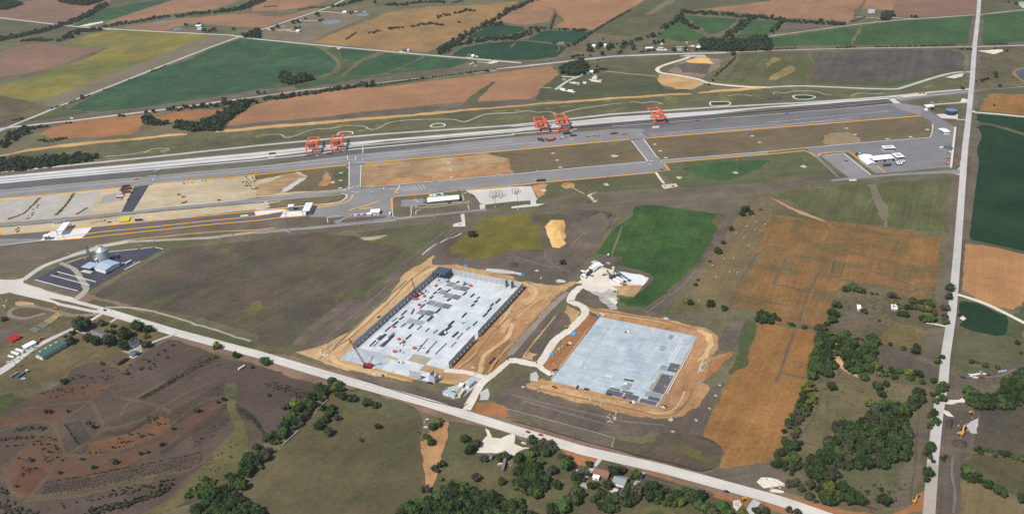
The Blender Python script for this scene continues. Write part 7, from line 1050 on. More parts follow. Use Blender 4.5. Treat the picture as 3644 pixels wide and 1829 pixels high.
# farmstead trailers
for k, t in enumerate(('y6 165,475 290,525', 'y6 235,430 370,485', 'y6 305,385 440,440')): put('container', t, ('lowest', 'middle', 'topmost')[k] + ' of three red sided trailers beside the pallet lots', red, 'red sided trailers', True)
for k, t in enumerate(('y6 180,825 300,855', 'y6 255,755 405,805', 'y6 345,700 505,745')): put('trailer', t, 'white box trailer by the farm drive, %s from the left' % ORD[k], white, 'white trailers by the farm drive', True)
put('trailer', 'y6 250,1250 370,1180', 'grey box trailer below the farm drive', grey, None, True); put('trailer', 'y6 375,1265 510,1180', 'blue box trailer hitched to a white cab below the farm drive', blue, None, True); put('tractor', 'y6 515,1170 590,1135', 'white truck cab at the front of the blue trailer', white); put('pickup', 'y6 700,645 770,615', 'white pickup right of the white roofed shed', white); put('car', 'y6 640,650 675,640', 'white car beside the white roofed shed', white); put('car', 'y6 160,945 195,935', 'small white car below the white trailers', white); put('pickup', 'y6 450,1290 510,1285', 'white van below the blue trailer', white); put('pickup', 'y6 780,545 830,520', 'dark tractor on the soil left of the farm drive', dkgrey); put('dozer', 'y6 840,470 900,445', 'yellow machine on the soil left of the farm drive'); put('dozer', 'c1 525,555 590,565', 'orange grader on the soil loop road', lift_o)
put('car', 'y7 1645,850 1720,830', 'white car on the round gravel drive', white); put('car', 'y7 1660,1035 1700,1015', 'white car beside the grey garage', white); put('car', 'd3 640,885 650,870', 'white car on the homestead drive', white); put('pickup', 'd3 825,1000 850,1020', 'white pickup in the yard of the red roofed house', white); put('car', 'd3 105,598 135,605', 'white car at the corner of the white gravel lot', white); put('car', 'z8 1000,820 1080,800', 'white car left of the camper', white); put('pickup', 'd2 1662,390 1690,370', 'white boat trailer at the top of the dry gully', white); put('car', 'd2 1655,448 1685,445', 'white car at the top of the dry gully', white); put('trailer', 'c1 2390,1165 2430,1140', 'white wagon on the grass lane of the nursery', white, None, False, 0, .6)
# grain lot
put('pickup', 'x1 1045,500 1095,485', 'white pickup behind the shop building', white); put('pickup', 'x1 1235,615 1290,590', 'white pickup right of the shop building', white); put('car', 'x1 1560,610 1610,590', 'grey car at the weighbridge', grey); put('pickup', 'x1 150,760 230,735', 'dark truck under the loading canopy', dkgrey); put('trailer', 'x1 860,870 910,850', 'dark low trailer beside the shop corner', dkgrey, None, False, 0, .5); put('car', 'c1 555,215 575,208', 'dark car in the parking bays of the grain lot', dkgrey)
# terminal
for k in range(6): put('chassis', 'b1 %d,%d %d,%d' % (1192+17*k, 962-2*k, 1212+17*k, 920-2*k), 'bright yellow chassis in the row beside the gate road, %s from the left' % ORD[k], None, 'bright yellow chassis in a row', False, 0, 1.25)
put('trailer', 'b1 2400,908 2478,900', 'white box trailer on the gate road', white, None, True); put('pickup', 'b1 1155,945 1180,940', 'white van left of the yellow chassis', white); put('pickup', 'b1 1305,915 1332,910', 'white pickup right of the yellow chassis', white); put('pickup', 'b1 1072,962 1108,955', 'dark pickup left of the yellow chassis', dkgrey); put('trailer', 'b1 1340,945 1430,940', 'dark low trailer right of the yellow chassis', dkgrey, None, False, 0, .8); put('trailer', 'b1 540,972 620,966', 'grey flat trailer on the sandy strip', grey, None, False, 0, .8)
for k, (t, m, c) in enumerate((('z9 345,805 640,790', red, 'red'), ('z9 295,860 585,840', white, 'white'), ('z9 255,920 560,910', lightblue, 'pale blue'), ('z9 215,985 520,985', maroon, 'dark red'), ('z9 190,1050 470,1040', cream, 'cream'))): put('trailer', t, c + ' trailer in the parked row on the gravel lot', m, 'trailers parked on the gravel lot', True)
for k, (t, m, c, kind) in enumerate((('z9 620,690 850,675', maroon, 'grey brown tanker', 'trailer'), ('z9 720,530 850,515', maroon, 'dark red flatbed', 'trailer'), ('z9 620,395 740,380', maroon, 'dark red flatbed at the yellow line', 'trailer'), ('z9 410,600 520,430', grey, 'grey flatbed standing crossways', 'trailer'), ('z9 600,450 700,455', dkgrey, 'dark pickup', 'pickup'), ('z9 1160,540 1210,535', dkgrey, 'dark car at the service road', 'car'), ('z9 790,1040 850,1030', dkgrey, 'dark car lower down the service road', 'car'), ('z9 340,1165 400,1160', white, 'small white car', 'car'), ('z9 960,685 1040,680', dkgrey, 'dark trailer end', 'pickup'))): put(kind, t, c + ' on the gravel lot above the parked row' if 'service' not in c else c, m, 'vehicles on the gravel lot')
for t, lab, kind, m in (('b1 1765,685 1795,682', 'dark machine on the sandy lot, left of two', 'dozer', None), ('b1 1815,708 1835,706', 'dark machine on the sandy lot, right of two', 'dozer', None), ('b1 1812,768 1838,765', 'dark red pickup on the sandy lot', 'pickup', maroon), ('b1 1845,758 1862,754', 'dark car on the sandy lot', 'car', dkgrey), ('b1 2170,742 2192,738', 'dark machine at the south edge of the sandy lot', 'dozer', None), ('b2 125,332 192,326', 'white trailer on the dark crane lane', 'trailer', white), ('b2 780,270 835,264', 'teal container under the second crane', 'container', teal), ('b2 705,280 760,274', 'dark red flat car left of the second crane', 'trailer', maroon), ('b2 135,282 200,276', 'dark red flat car on the crane lane at the left', 'trailer', maroon), ('b2 545,293 575,290', 'pale blue cab under the first crane', 'tractor', blue), ('b2 590,298 620,295', 'white pickup right of the first crane', 'pickup', white), ('b2 500,300 525,297', 'grey truck left of the first crane', 'tractor', grey), ('b2 940,668 975,660', 'white pickup group at the four way junction', 'pickup', white), ('y1 145,420 205,415', 'white car in the office car park, upper of two', 'car', white), ('y1 200,448 270,440', 'white car in the office car park, lower of two', 'car', white), ('y1 375,415 420,408', 'silver car in the office car park', 'car', grey), ('y1 375,470 425,464', 'dark car in the office car park, lower of two', 'car', dkgrey), ('y1 375,375 415,370', 'dark car in the office car park, upper of two', 'car', dkgrey), ('y1 118,600 118,535', 'white van on the office entrance road', 'pickup', white), ('y1 1440,262 1500,248', 'white car behind the office lot', 'car', white), ('y1 1465,315 1520,310', 'black car behind the office lot', 'car', dkgrey), ('y1 1280,262 1330,250', 'white pickup at the back corner of the office lot', 'pickup', white), ('y1 2070,335 2160,325', 'white crew truck at the switch frames', 'pickup', white), ('y1 1215,975 1160,965', 'white low trailer on the L shaped pad', 'pickup', white), ('b3 1480,436 1512,432', 'dark machine at the end of the wide yard road', 'dozer', None), ('b3 1590,602 1628,598', 'dark car on the yellow edged pad', 'car', dkgrey), ('b3 1520,600 1555,595', 'white van on the yellow edged pad', 'pickup', white), ('b3 250,555 340,548', 'dark low machine on the yellow line', 'trailer', dkgrey), ('b2 2390,495 2425,490', 'white pickup on the kerb of the yard road', 'pickup', white), ('b3 250,455 270,450', 'white car on the kerb of the yard road', 'car', white), ('b4 930,280 955,265', 'white car behind the maintenance building', 'car', white), ('b4 980,268 1008,276', 'teal car behind the maintenance building', 'car', teal), ('b4 895,290 915,280', 'dark red truck at the left end of the maintenance building', 'tractor', maroon), ('b4 795,352 815,348', 'black car alone in the east car park', 'car', dkgrey), ('b4 832,550 905,548', 'long white trailer beside the south yard road', 'trailer', white), ('b4 1810,272 1850,268', 'white flatbed at the yard wall', 'tractor', white), ('b4 1800,325 1840,320', 'dark machine at the yard wall', 'dozer', None), ('b4 1795,362 1810,352', 'orange lift at the yard wall, left of two', 'lift0', None), ('b4 1825,350 1845,342', 'orange lift at the yard wall, right of two', 'lift0', None), ('b4 1795,382 1830,375', 'pale truck below the orange lifts', 'tractor', lightblue), ('a4 195,1140 222,1136', 'blue container standing alone on the dark yard', 'container', blue), ('a3 1840,1210 1870,1207', 'blue tractor near the rightmost crane', 'tractor', blue), ('a3 1900,1214 1930,1210', 'orange container near the rightmost crane', 'container', lift_o), ('a3 2040,1198 2065,1194', 'dark green container right of the rightmost crane', 'container', teal), ('a3 2560,990 2580,985', 'dark pickup in the swale', 'pickup', dkgrey), ('a4 1640,1030 1680,1026', 'white pickup on the gravel by the crossing', 'pickup', white), ('a4 1735,1024 1760,1020', 'cream pickup on the gravel by the crossing', 'pickup', cream), ('a4 1525,938 1550,934', 'yellow machine beside the rail crossing, left', 'dozer', None), ('a4 1560,936 1590,932', 'yellow machine beside the rail crossing, right', 'dozer', None), ('a4 1085,236 1110,228', 'white tanker at the far field road', 'trailer', white), ('a1 705,1185 735,1190', 'white truck on the far railway road', 'trailer', white), ('a2 2180,668 2210,662', 'white trailer on the far rail corridor', 'trailer', white), ('b2 1140,665 1160,660', 'white pickup in the middle of the yard road', 'pickup', white)):
    put(kind, t, lab, m, None, kind in ('trailer', 'container'))
for k, (x, y) in enumerate(((1098,660),(1138,655),(1195,655),(1232,645),(1270,640),(1115,695),(1158,695),(1208,690))): put('tractor', 'y4 %d,%d %d,%d' % (x-14, y+10, x+14, y-12), 'white yard tractor in the parked group, %s' % ('upper row, %s' % ORD[k] if k < 5 else 'lower row, %s' % ORD[k-5]), white, 'white yard tractors in the east yard')
for k, x in enumerate((800, 850, 893, 940)): put('tractor', 'y4 %d,%d %d,%d' % (x-14, 728-2*k, x+14, 714-2*k), 'black yard tractor in the parked row, %s from the left' % ORD[k], dkgrey, 'black yard tractors in the east yard')
# machines beside the third crane
for k, (t, lab, kind, m) in enumerate((('y8 285,190 350,215', 'dark red spreader frame in the machine park, left', 'container', maroon), ('y8 345,212 420,205', 'red spreader frame in the machine park, middle', 'container', red), ('y8 430,205 490,165', 'red lifting frame in the machine park, right', 'container', red), ('y8 155,150 195,145', 'small orange lift at the left end of the machine park', 'lift0', None), ('y8 140,200 178,212', 'dark trailer at the left end of the machine park', 'trailer', dkgrey), ('y8 605,165 680,150', 'white boom truck in the machine park', 'tractor', white), ('y8 735,125 765,155', 'orange lift in the machine park', 'lift0', None), ('y8 755,180 785,172', 'white pickup below the orange lift', 'pickup', white), ('y8 845,185 890,180', 'white car in the machine park', 'car', white), ('y8 865,100 930,98', 'black container behind the machine park', 'container', dkgrey), ('y8 728,60 795,52', 'dark flatbed at the yard edge', 'trailer', dkgrey), ('y8 795,28 885,15', 'white boom truck at the dark lane edge', 'tractor', white), ('y8 465,45 515,42', 'orange container below the third crane', 'container', lift_o), ('y8 1210,118 1255,112', 'mint green machine, left of two', 'tractor', mint), ('y8 1370,105 1412,100', 'mint green machine, right of two', 'tractor', mint), ('y8 1460,118 1505,100', 'orange lift right of the mint green machines', 'lift0', None), ('y8 1805,55 1865,50', 'maroon container at the yard junction', 'container', maroon), ('y8 2040,62 2090,56', 'yellow truck at the yard junction', 'tractor', yellow), ('y8 535,172 545,150', 'white upright box in the machine park', 'car', white))): put(kind, t, lab, m, 'machines parked beside the third crane', False)
put('container', 'a3 1425,1278 1450,1276', 'white tank trailer below the rightmost crane', white)
put('tractor', 'b1 1345,536 1375,530', 'yellow yard truck at the junction of the service road', yellow)
swatch()
# ---- crawler crane, tall crane
def lattice(name, a, b, w_, m, e):
    a, b = Vector(a), Vector(b); t = (b-a).normalized(); x = t.cross(Vector((0,0,1))).normalized(); y = x.cross(t); mb = MB(); n = 12
    for i, j in ((-1,-1),(1,-1),(1,1),(-1,1)): mb.bar(a + (x*i+y*j)*w_/2, b + (x*i+y*j)*w_/3, .24)
    for k in range(n):
        p, q = a.lerp(b, k/n), a.lerp(b, (k+1)/n); s = 1 if k % 2 else -1
        mb.bar(p + (x*s+y)*w_/2.3, q + (-x*s+y)*w_/2.3, .14); mb.bar(p + (x*s-y)*w_/2.3, q + (-x*s-y)*w_/2.3, .14); mb.bar(p + (x+y*s)*w_/2.3, q + (x-y*s)*w_/2.3, .14)
    return mb.build(name, m, e)
base = g1('c2 1120,1135'); tip = ground(*to_photo('c2', 932, 858), 34.); e = thing('crawler_crane', 'red crawler crane with long lattice boom at the front of the warehouse slab', 'crane', (base.x, base.y, GZ)); q = tip - base; hd = math.atan2(q.y, q.x); r2 = lambda v: Vector((v.x*math.cos(hd)-v.y*math.sin(hd), v.x*math.sin(hd)+v.y*math.cos(hd), v.z))
for s in (-2.8, 2.8): MB().box(r2(Vector((0,s,.8))), (9,1.3,1.6), hd).build('track', black, e)
MB().box((0,0,2.6), (8.4,4,2.4), hd).build('house', red, e); MB().box(r2(Vector((-4.6,0,2.6))), (1.4,4.4,2.6), hd).build('counterweight', red, e); MB().box(r2(Vector((3.4,1.6,3.)) ), (2.2,1.5,2.2), hd).build('cab', glass, e); lattice('boom', r2(Vector((3.6,0,2.8))), (q.x, q.y, 34), 1.7, red, e); lattice('mast', r2(Vector((-1,0,3.8))), r2(Vector((-8,0,13))), 1., red, e); MB().bar(r2(Vector((-8,0,13))), (q.x, q.y, 34), .12).build('pendant_line', steel_dk, e); MB().bar((q.x,q.y,34), (q.x,q.y,14), .14).build('hoist_line', steel_dk, e)
base = g1('c2 1607,442'); hh = height_at(base, *to_photo('c2', 1551, 255)); tip = ground(*to_photo('c2', 1551, 255), hh); e = thing('erection_crane', 'tall thin dark crane boom rising inside the west warehouse wall', 'crane', (base.x, base.y, .5)); q = tip - base; MB().box((0,0,1.4), (8,2.8,1.6), .9).build('carrier', dkgrey, e); MB().box((0,0,2.8), (3.4,2.6,1.4), .9).build('house', red, e); lattice('boom', (0,0,3), (q.x, q.y, hh), 1.1, steel_dk, e); MB().bar((q.x,q.y,hh), (q.x+1,q.y,10), .12).build('hoist_line', steel_dk, e)
# ---- bundles of joists, decking and mats on the warehouse floor
BN = [('1900,300 1928,284',1.8,0),('2000,305 2028,290',1.8,0),('2068,330 2092,312',1.7,0),('1815,380 1845,358',1.9,0),('1770,415 1805,395',1.8,0),('1735,462 1768,436',1.8,0),('1902,398 1938,370',1.5,0),('2064,430 2098,400',1.5,0),('2140,448 2178,415',1.5,0),('2205,465 2232,446',1.,0),('2178,500 2208,480',2.2,0),('2148,540 2178,516',2.,0),('1908,485 1940,465',1.9,0),('1640,558 1685,518',1.2,0),('1548,618 1578,568',1.2,0),('1450,628 1505,580',1.2,0),('1795,605 1842,560',1.9,0),('1622,668 1672,625',1.9,0),('1712,685 1765,638',2.9,0),('2056,648 2100,605',1.6,0),('2392,508 2435,464',1.8,0),('2338,540 2368,512',1.6,0),('2308,596 2348,552',1.8,0),('2264,644 2306,606',1.6,0),('1355,690 1405,655',1.6,1),('1430,672 1475,640',1.6,0),('1357,738 1418,690',2.,0),('1445,744 1495,708',2.2,1),('1525,762 1572,716',1.8,0),('1608,770 1650,735',1.7,1),('1690,794 1730,755',1.7,1),('1768,808 1812,772',1.7,1),('1895,775 1950,735',2.6,0),('1920,735 1975,685',2.4,0),('1838,826 1890,780',5.,0),('1960,845 2018,795',2.2,0),('2005,862 2062,805',1.6,1),('2098,775 2135,742',1.5,1),('2165,730 2205,690',.9,0),('1288,790 1345,740',1.1,0),('1228,876 1292,818',3.,0),('1210,865 1250,828',2.4,1),('1240,938 1305,890',4.,1),('1262,938 1378,824',2.6,0),('1322,850 1385,800',2.,1),('1135,938 1195,880',.9,0),('1170,940 1222,888',.9,1),('1495,868 1548,822',1.5,0),('1945,945 1995,892',.9,1),('1610,985 1715,860',1.,1),('1705,990 1805,885',.9,1),('1790,1015 1900,905',.9,1),('1700,1005 1725,985',1.4,0)]
NAMES = ['northernmost']; jm = pm('joist_steel', (84,92,102), .5, .3, .1); jl = pm('light_deck_steel', (150,156,158), .5, .3, .1)
rows_ = {}; mat_l = pm('pale_mesh', (176,178,176), .6); mat_g = pm('grey_mesh', (142,146,146), .6); mat_d = pm('dark_mesh', (112,117,121), .6)
for k, (t, wd, light) in enumerate(BN):
    a, b_ = G('c2 ' + t); c = (a+b_)/2; L_ = max(3., (b_-a).length); r_ = int(((c-O1).dot(-UN))//20)
    rows_[r_] = rows_.get(r_, 0)+1
    lab = '%s %s stack of roof %s, %s in the %s band from the north wall' % ('broad' if wd > 2.3 else 'narrow' if wd < 1.3 else 'plain', 'pale' if light else 'dark', 'decking' if wd > 2.3 else 'joists', ORD[rows_[r_]-1], ORD[max(r_, 0)])
    e = thing('joist_bundle', lab, 'steel stack', (c.x, c.y, .47), heading('c2 ' + t), 'steel stacks on the warehouse floor'); n = max(2, int(wd/.6))
    for i in range(n): MB().box((random.uniform(-.3,.3), -wd/2 + wd*(i+.5)/n, .55 if light else .75), (L_, wd/n*.72, .8 if light else 1.2)).build('joist', jl if light else jm, e)
    for x in (-L_*.3, L_*.3): MB().box((x, 0, .1), (.3, wd*1.1, .2)).build('skid', wood, e)
for k, (x, y, dk) in enumerate(((1945,318,0),(2010,350,0),(2082,362,1),(1868,395,0),(1918,430,0),(1998,445,1),(1750,500,0),(1828,520,0),(1902,535,1),(1658,595,0),(1735,605,1),(1555,685,2),(1632,700,2))):
    c = g1('c2 %d,%d' % (x, y)); b = MB(); W_ = 10.4
    for i in range(15): b.box((-W_/2 + W_*i/14, 0, .12), (.26 if dk == 1 else .2 if dk == 0 else .14, W_, .1)); b.box((0, -W_/2 + W_*i/14, .22), (W_, .26 if dk == 1 else .18 if dk == 0 else .12, .1))
    o = b.build('steel_mat', (mat_g, mat_d, mat_l)[dk]); o.location = (c.x, c.y, .47); o.rotation_euler.z = RZ
    tag(o, '%s square steel grid mat on the floor, %s of thirteen from the north' % (('grey', 'dark', 'faint')[dk], ORD[k]), 'steel mat', 'square mats on the warehouse floor')
# ================================================================== POLES, FENCES, NURSERY, SMALL THINGS
def mast(label, bt, tp, grp='light masts of the rail terminal', thick=.34):
    p = g1(bt); hh = max(6., min(45., height_at(p, *pts(tp)[0]))); e = thing('light_mast', label, 'light mast', (p.x, p.y, GZ), 0, grp)
    MB().cyl((0,0,0), (0,0,hh), thick, thick*.5, 8).build('pole', steel_gr, e); MB().cyl((0,0,hh-.5), (0,0,hh), 1.3, 1.3, 10).build('lamp_ring', grey, e); MB().box((0,0,.3), (1.8,1.8,.8)).build('footing', cover, e)
for b_, t, lab in (('y1 625,790', 'y1 565,60', 'tall mast in front of the terminal office'), ('y1 2020,555', 'y1 2010,290', 'mast at the switch frames, left of two'), ('y1 2535,610', 'y1 2520,190', 'mast at the switch frames, right of two'), ('y2 200,885', 'y2 140,430', 'mast below the inner gate canopy'), ('y2 1780,730', 'y2 1760,310', 'mast at the inspection lanes'), ('b3 1690,505', 'b3 1690,380', 'mast right of the yellow edged pad'), ('b3 2238,460', 'b3 2245,335', 'mast on the green verge near the east yard'), ('b3 1025,295', 'b3 1018,170', 'mast on the pale patch of the brown infield'), ('b3 957,578', 'b3 957,500', 'short mast below the wide yard road'), ('b4 390,398', 'b4 388,335', 'mast in the green corner before the east car park'), ('b1 685,1265', 'b1 640,1085', 'mast behind the grain lot below the west gate'), ('b1 1395,1185', 'b1 1365,1010', 'mast south of the gate road, middle'), ('b1 2195,1120', 'b1 2170,960', 'mast south of the gate road, right'), ('b2 325,1050', 'b2 315,870', 'mast on the perimeter road verge'), ('b2 1752,560', 'b2 1752,495', 'short mast at the south edge of the sandy infield'), ('z6 1270,1290', 'z6 1290,1150', 'mast near the guard canopy')): mast(lab, b_, t)
p = g1('b3 742,770'); e = thing('power_pylon', 'thick grey steel power pole with arms south of the terminal', 'pylon', (p.x, p.y, GZ)); hh = height_at(p, *to_photo('b3', 740, 605)); MB().cyl((0,0,0), (0,0,hh), .8, .45, 10).build('pole', steel_gr, e); [MB().bar((-2.6,0,hh*f), (2.6,0,hh*f), .3).build('arm', steel_gr, e) for f in (.97, .85, .73)]
for k, (x, y) in enumerate(((200,445),(625,570),(1345,735),(122,590))):
    p = g1('d3 %d,%d' % (x, y)); e = thing('utility_pole', 'brown utility pole on the main road verge, %s from the left' % ORD[k], 'utility pole', (p.x, p.y, GZ), 0, 'utility poles along the main road'); MB().cyl((0,0,0), (0,0,10), .18, .13, 7).build('pole', bark, e); MB().bar((-1.1,.3,9.3), (1.1,-.3,9.3), .16).build('crossarm', bark, e)
def fence(name, label, txt, h, m, step=8., cat='fence'):
    P = G(txt); c = P[0]; e = thing(name, label, cat, (c.x, c.y, GZ-.05))
    for a, b in zip(P, P[1:]):
        L_ = (b-a).length; n = max(1, int(L_/step))
        for k in range(n): p, q = a.lerp(b, k/n)-c, a.lerp(b, (k+1)/n)-c; MB().bar((p.x,p.y,h/2+random.uniform(-.08,.05)), (q.x,q.y,h/2), .3, h).build('fence_panel', m, e)
silt = pm('silt_fabric', (52,48,46), .9)
fence('silt_fence', 'low black silt fence along the north verge of the main road', 'd3 0,380 200,430 480,512 780,600 1000,652 1300,735 1600,800 1870,880 1970,850', .9, silt, 14); fence('silt_fence', 'low black silt fence beside the office pad', 'd2 1040,-20 1300,62 1700,185 2010,258 2080,215', .9, silt, 14); fence('silt_fence', 'low black silt fence at the south corner of the gold field', 'd3 1875,548 1990,590 2055,640', .9, silt, 10); fence('silt_fence', 'low black silt fence south of the clay verge', 'd3 1290,905 1560,990 1800,1060 1975,1115', .8, silt, 14); fence('silt_fence', 'low black silt fence on the clay by the bend clump', 'd4 830,1180 1000,1225 1100,1250', .9, silt, 12)
for lab, t in (('lower of two rows of grey concrete pipes beside the hedgerow', 'd2 268,618 425,478'), ('upper of two rows of grey concrete pipes beside the hedgerow', 'd2 590,285 706,178')):
    a, b = G(t); L_ = (b-a).length; e = thing('pipe_row', lab, 'pipe row', (a.x, a.y, GZ), heading(t), 'rows of concrete pipes'); n = int(L_/3)
    for k in range(n): MB().cyl((L_*k/n,0,.75), (L_*(k+1)/n-.25,0,.75), .75, .75, 10).build('pipe', concrete2, e)
BAL = [('b3', 2410,895),('b3', 2345,1000),('b3', 2425,1030),('b3', 2527,980),('b3', 2240,1063),('b3', 2318,1110),('b3', 2365,1190),('b3', 2437,955),('b3', 2283,895),('c3', 2120,62),('c3', 2220,57),('c3', 2002,128),('c3', 2175,190),('c3', 2252,200),('c3', 2040,243),('c3', 1868,475)]
for k, (c_, x, y) in enumerate(BAL):
    p = g1('%s %d,%d' % (c_, x, y)); o = MB().cyl((-.7,0,.62), (.7,0,.62), .66, .66, 12).build('hay_bale', bale_m); o.location = (p.x, p.y, GZ); o.rotation_euler.z = random.uniform(0, 3); tag(o, 'round pale hay bale on the mown field, %s from the top' % ORD[k], 'hay bale', 'hay bales on the mown field')
# pallet lots of the nursery
for k, (t, m, c) in enumerate((('c1 495,655 540,618 600,632 560,672', wood, 'tan'), ('c1 430,692 485,655 558,672 505,712', wood, 'tan'), ('c1 370,730 412,702 490,722 445,755', pm('grey_wood', (150,150,136), .9), 'grey'), ('c1 300,772 340,742 415,768 360,798', MATS['grey_wood'], 'grey'), ('c1 545,606 575,602 638,628 612,640', wood, 'pale'))):
    P = G(t); c0 = sum(P, Vector())/4; e = thing('pallet_lot', '%s stone and pallet lot in the nursery yard, %s from the top' % (c, ('second', 'third', 'fourth', 'lowest', 'first')[k]), 'pallet lot', (c0.x, c0.y, GZ), 0, 'pallet lots of the nursery'); n, q = 9, 6
    for i in range(n):
        for j in range(q):
            u, v = (i+.5)/n, (j+.5)/q; p = P[0].lerp(P[3], v).lerp(P[1].lerp(P[2], v), u) - c0; MB().box((p.x,p.y,.45), (1.3,1.1,.9+random.uniform(-.2,.3)), random.uniform(.5,1.1)).build('pallet', m, e)
# blue tarpaulins and stacks at the second site
def stack(name, label, txt, m, h, cat='stack', n=4):
    P = G(txt); c = sum(P, Vector())/len(P); a = P[1]-P[0]; b = P[-1]-P[0]; e = thing(name, label, cat, (c.x, c.y, GZ), math.atan2(a.y, a.x)); W_, D = a.length, b.length
    for k in range(n): MB().box((0, -D/2 + D*(k+.5)/n, h/2), (W_, D/n*.86, h*random.uniform(.85, 1.1))).build('pile', m, e)
for lab, t, m, h in (('bright blue tarpaulin stack beside the curved white road', 'z3 455,405 530,430 560,390 490,365', tarp, 1.6), ('pale blue insulation stack at the south end of the clay strip', 'z3 75,765 145,775 160,740 90,730', tarp, 1.2), ('teal stack on the clay strip', 'z3 215,680 260,680 265,650 230,645', mint, 1.), ('grey stack on the clay strip', 'z3 290,632 325,640 330,610 300,605', grey, 1.), ('dark blue tarpaulin at the north west corner of the bare slab', 'z3 895,125 930,130 940,95 905,95', blue, 1.4), ('blue tarpaulin on the chalk strip behind the warehouse', 'z7 2305,360 2380,370 2375,335 2310,325', blue, 1.), ('pale blue sheeted stack north of the warehouse', 'z7 1040,195 1125,200 1130,165 1045,160', tarp, 1.2), ('white sheet stack beside the blue tarpaulin on the clay strip', 'z3 420,385 450,395 460,360 440,355', white, 1.2), ('blue drum stack on the clay east of the bare slab, upper', 'c3 2016,995 2026,995 2032,972 2022,972', tarp, 1.2), ('blue drum stack on the clay east of the bare slab, lower', 'd3 1843,18 1853,18 1860,-6 1850,-6', tarp, 1.2), ('white pipe stack on the bare slab, upper', 'z3 635,920 650,922 662,885 648,882', white, .9), ('white pipe stack on the bare slab, lower', 'z3 695,1005 712,1008 730,968 715,965', white, .9), ('long white frame lying on the bare slab', 'z3 1055,1140 1190,1165 1195,1140 1060,1118', pm('off_white', (222,220,212), .7), .7), ('dark timber pile on the bare slab', 'z4 180,800 340,830 350,810 200,780', pm('wet_timber', (84,80,78), .9), .8), ('white crate on the front of the bare slab', 'z4 185,875 240,880 242,860 190,855', white, 1.4), ('pale plank stack on the north part of the bare slab', 'z4 430,120 600,140 605,130 440,112', wood, .7), ('pale timber forms on the front of the warehouse slab', 'z1 1100,920 1310,990 1320,960 1130,880', wood, .6), ('pale formwork planks on the west front slab', 'z1 870,760 1000,785 1010,770 880,750', wood, .5)): stack('material_stack', lab, t, m, h)
# far scrap yard and village clutter: pale boxes of junk
for k, (t, m) in enumerate(sorted((('a3 575,735 590,733', white), ('a3 690,715 700,714', white), ('a3 505,805 545,803', wood), ('a3 820,770 850,768', cream), ('a3 870,812 900,815', wood), ('a3 610,838 640,840', white), ('a3 650,850 680,852', wood), ('a3 710,835 745,838', white), ('a3 480,895 530,905', white), ('a3 560,912 610,918', white), ('a3 1335,490 1360,489', white), ('a3 1485,450 1510,449', white), ('a3 1745,437 1755,436', white), ('a3 1790,470 1820,469', white), ('a3 1380,505 1410,503', grey)), key=lambda q: pts(q[0])[0][0])): building('scrap_container', '%s box in the far scrap yards, %s from the left' % ('white' if m is white else 'grey' if m is grey else 'tan', ORD[k]), t, 4, 2.6, .2, m, m, 'container', 'boxes in the far scrap yards', flat=True, over=.02, door=False)
# drainage inlets and pale slabs in the infields
for k, t in enumerate(sorted(('b3 415,272', 'b3 455,341', 'b3 487,411', 'b3 1427,183', 'b3 1483,249', 'b3 1538,317', 'b3 2400,100', 'b3 2472,163', 'b4 808,23', 'b4 893,86', 'b4 1215,128', 'b4 1447,108', 'b2 850,467', 'b2 846,542', 'b2 842,618', 'b2 1922,366', 'b2 1940,437', 'b2 1952,510'), key=lambda t: pts(t)[0][0])):
    p = g1(t); o = MB().box((0,0,.3), (5.5,3.2,.5)).box((0,0,.6), (2.2,2.2,.25)).build('drain_inlet', curb_m); o.location = (p.x, p.y, GZ); o.rotation_euler.z = .1; tag(o, 'pale concrete drain inlet in the terminal infield, %s from the left' % ORD[k], 'drain inlet', 'drain inlets in the terminal infields')
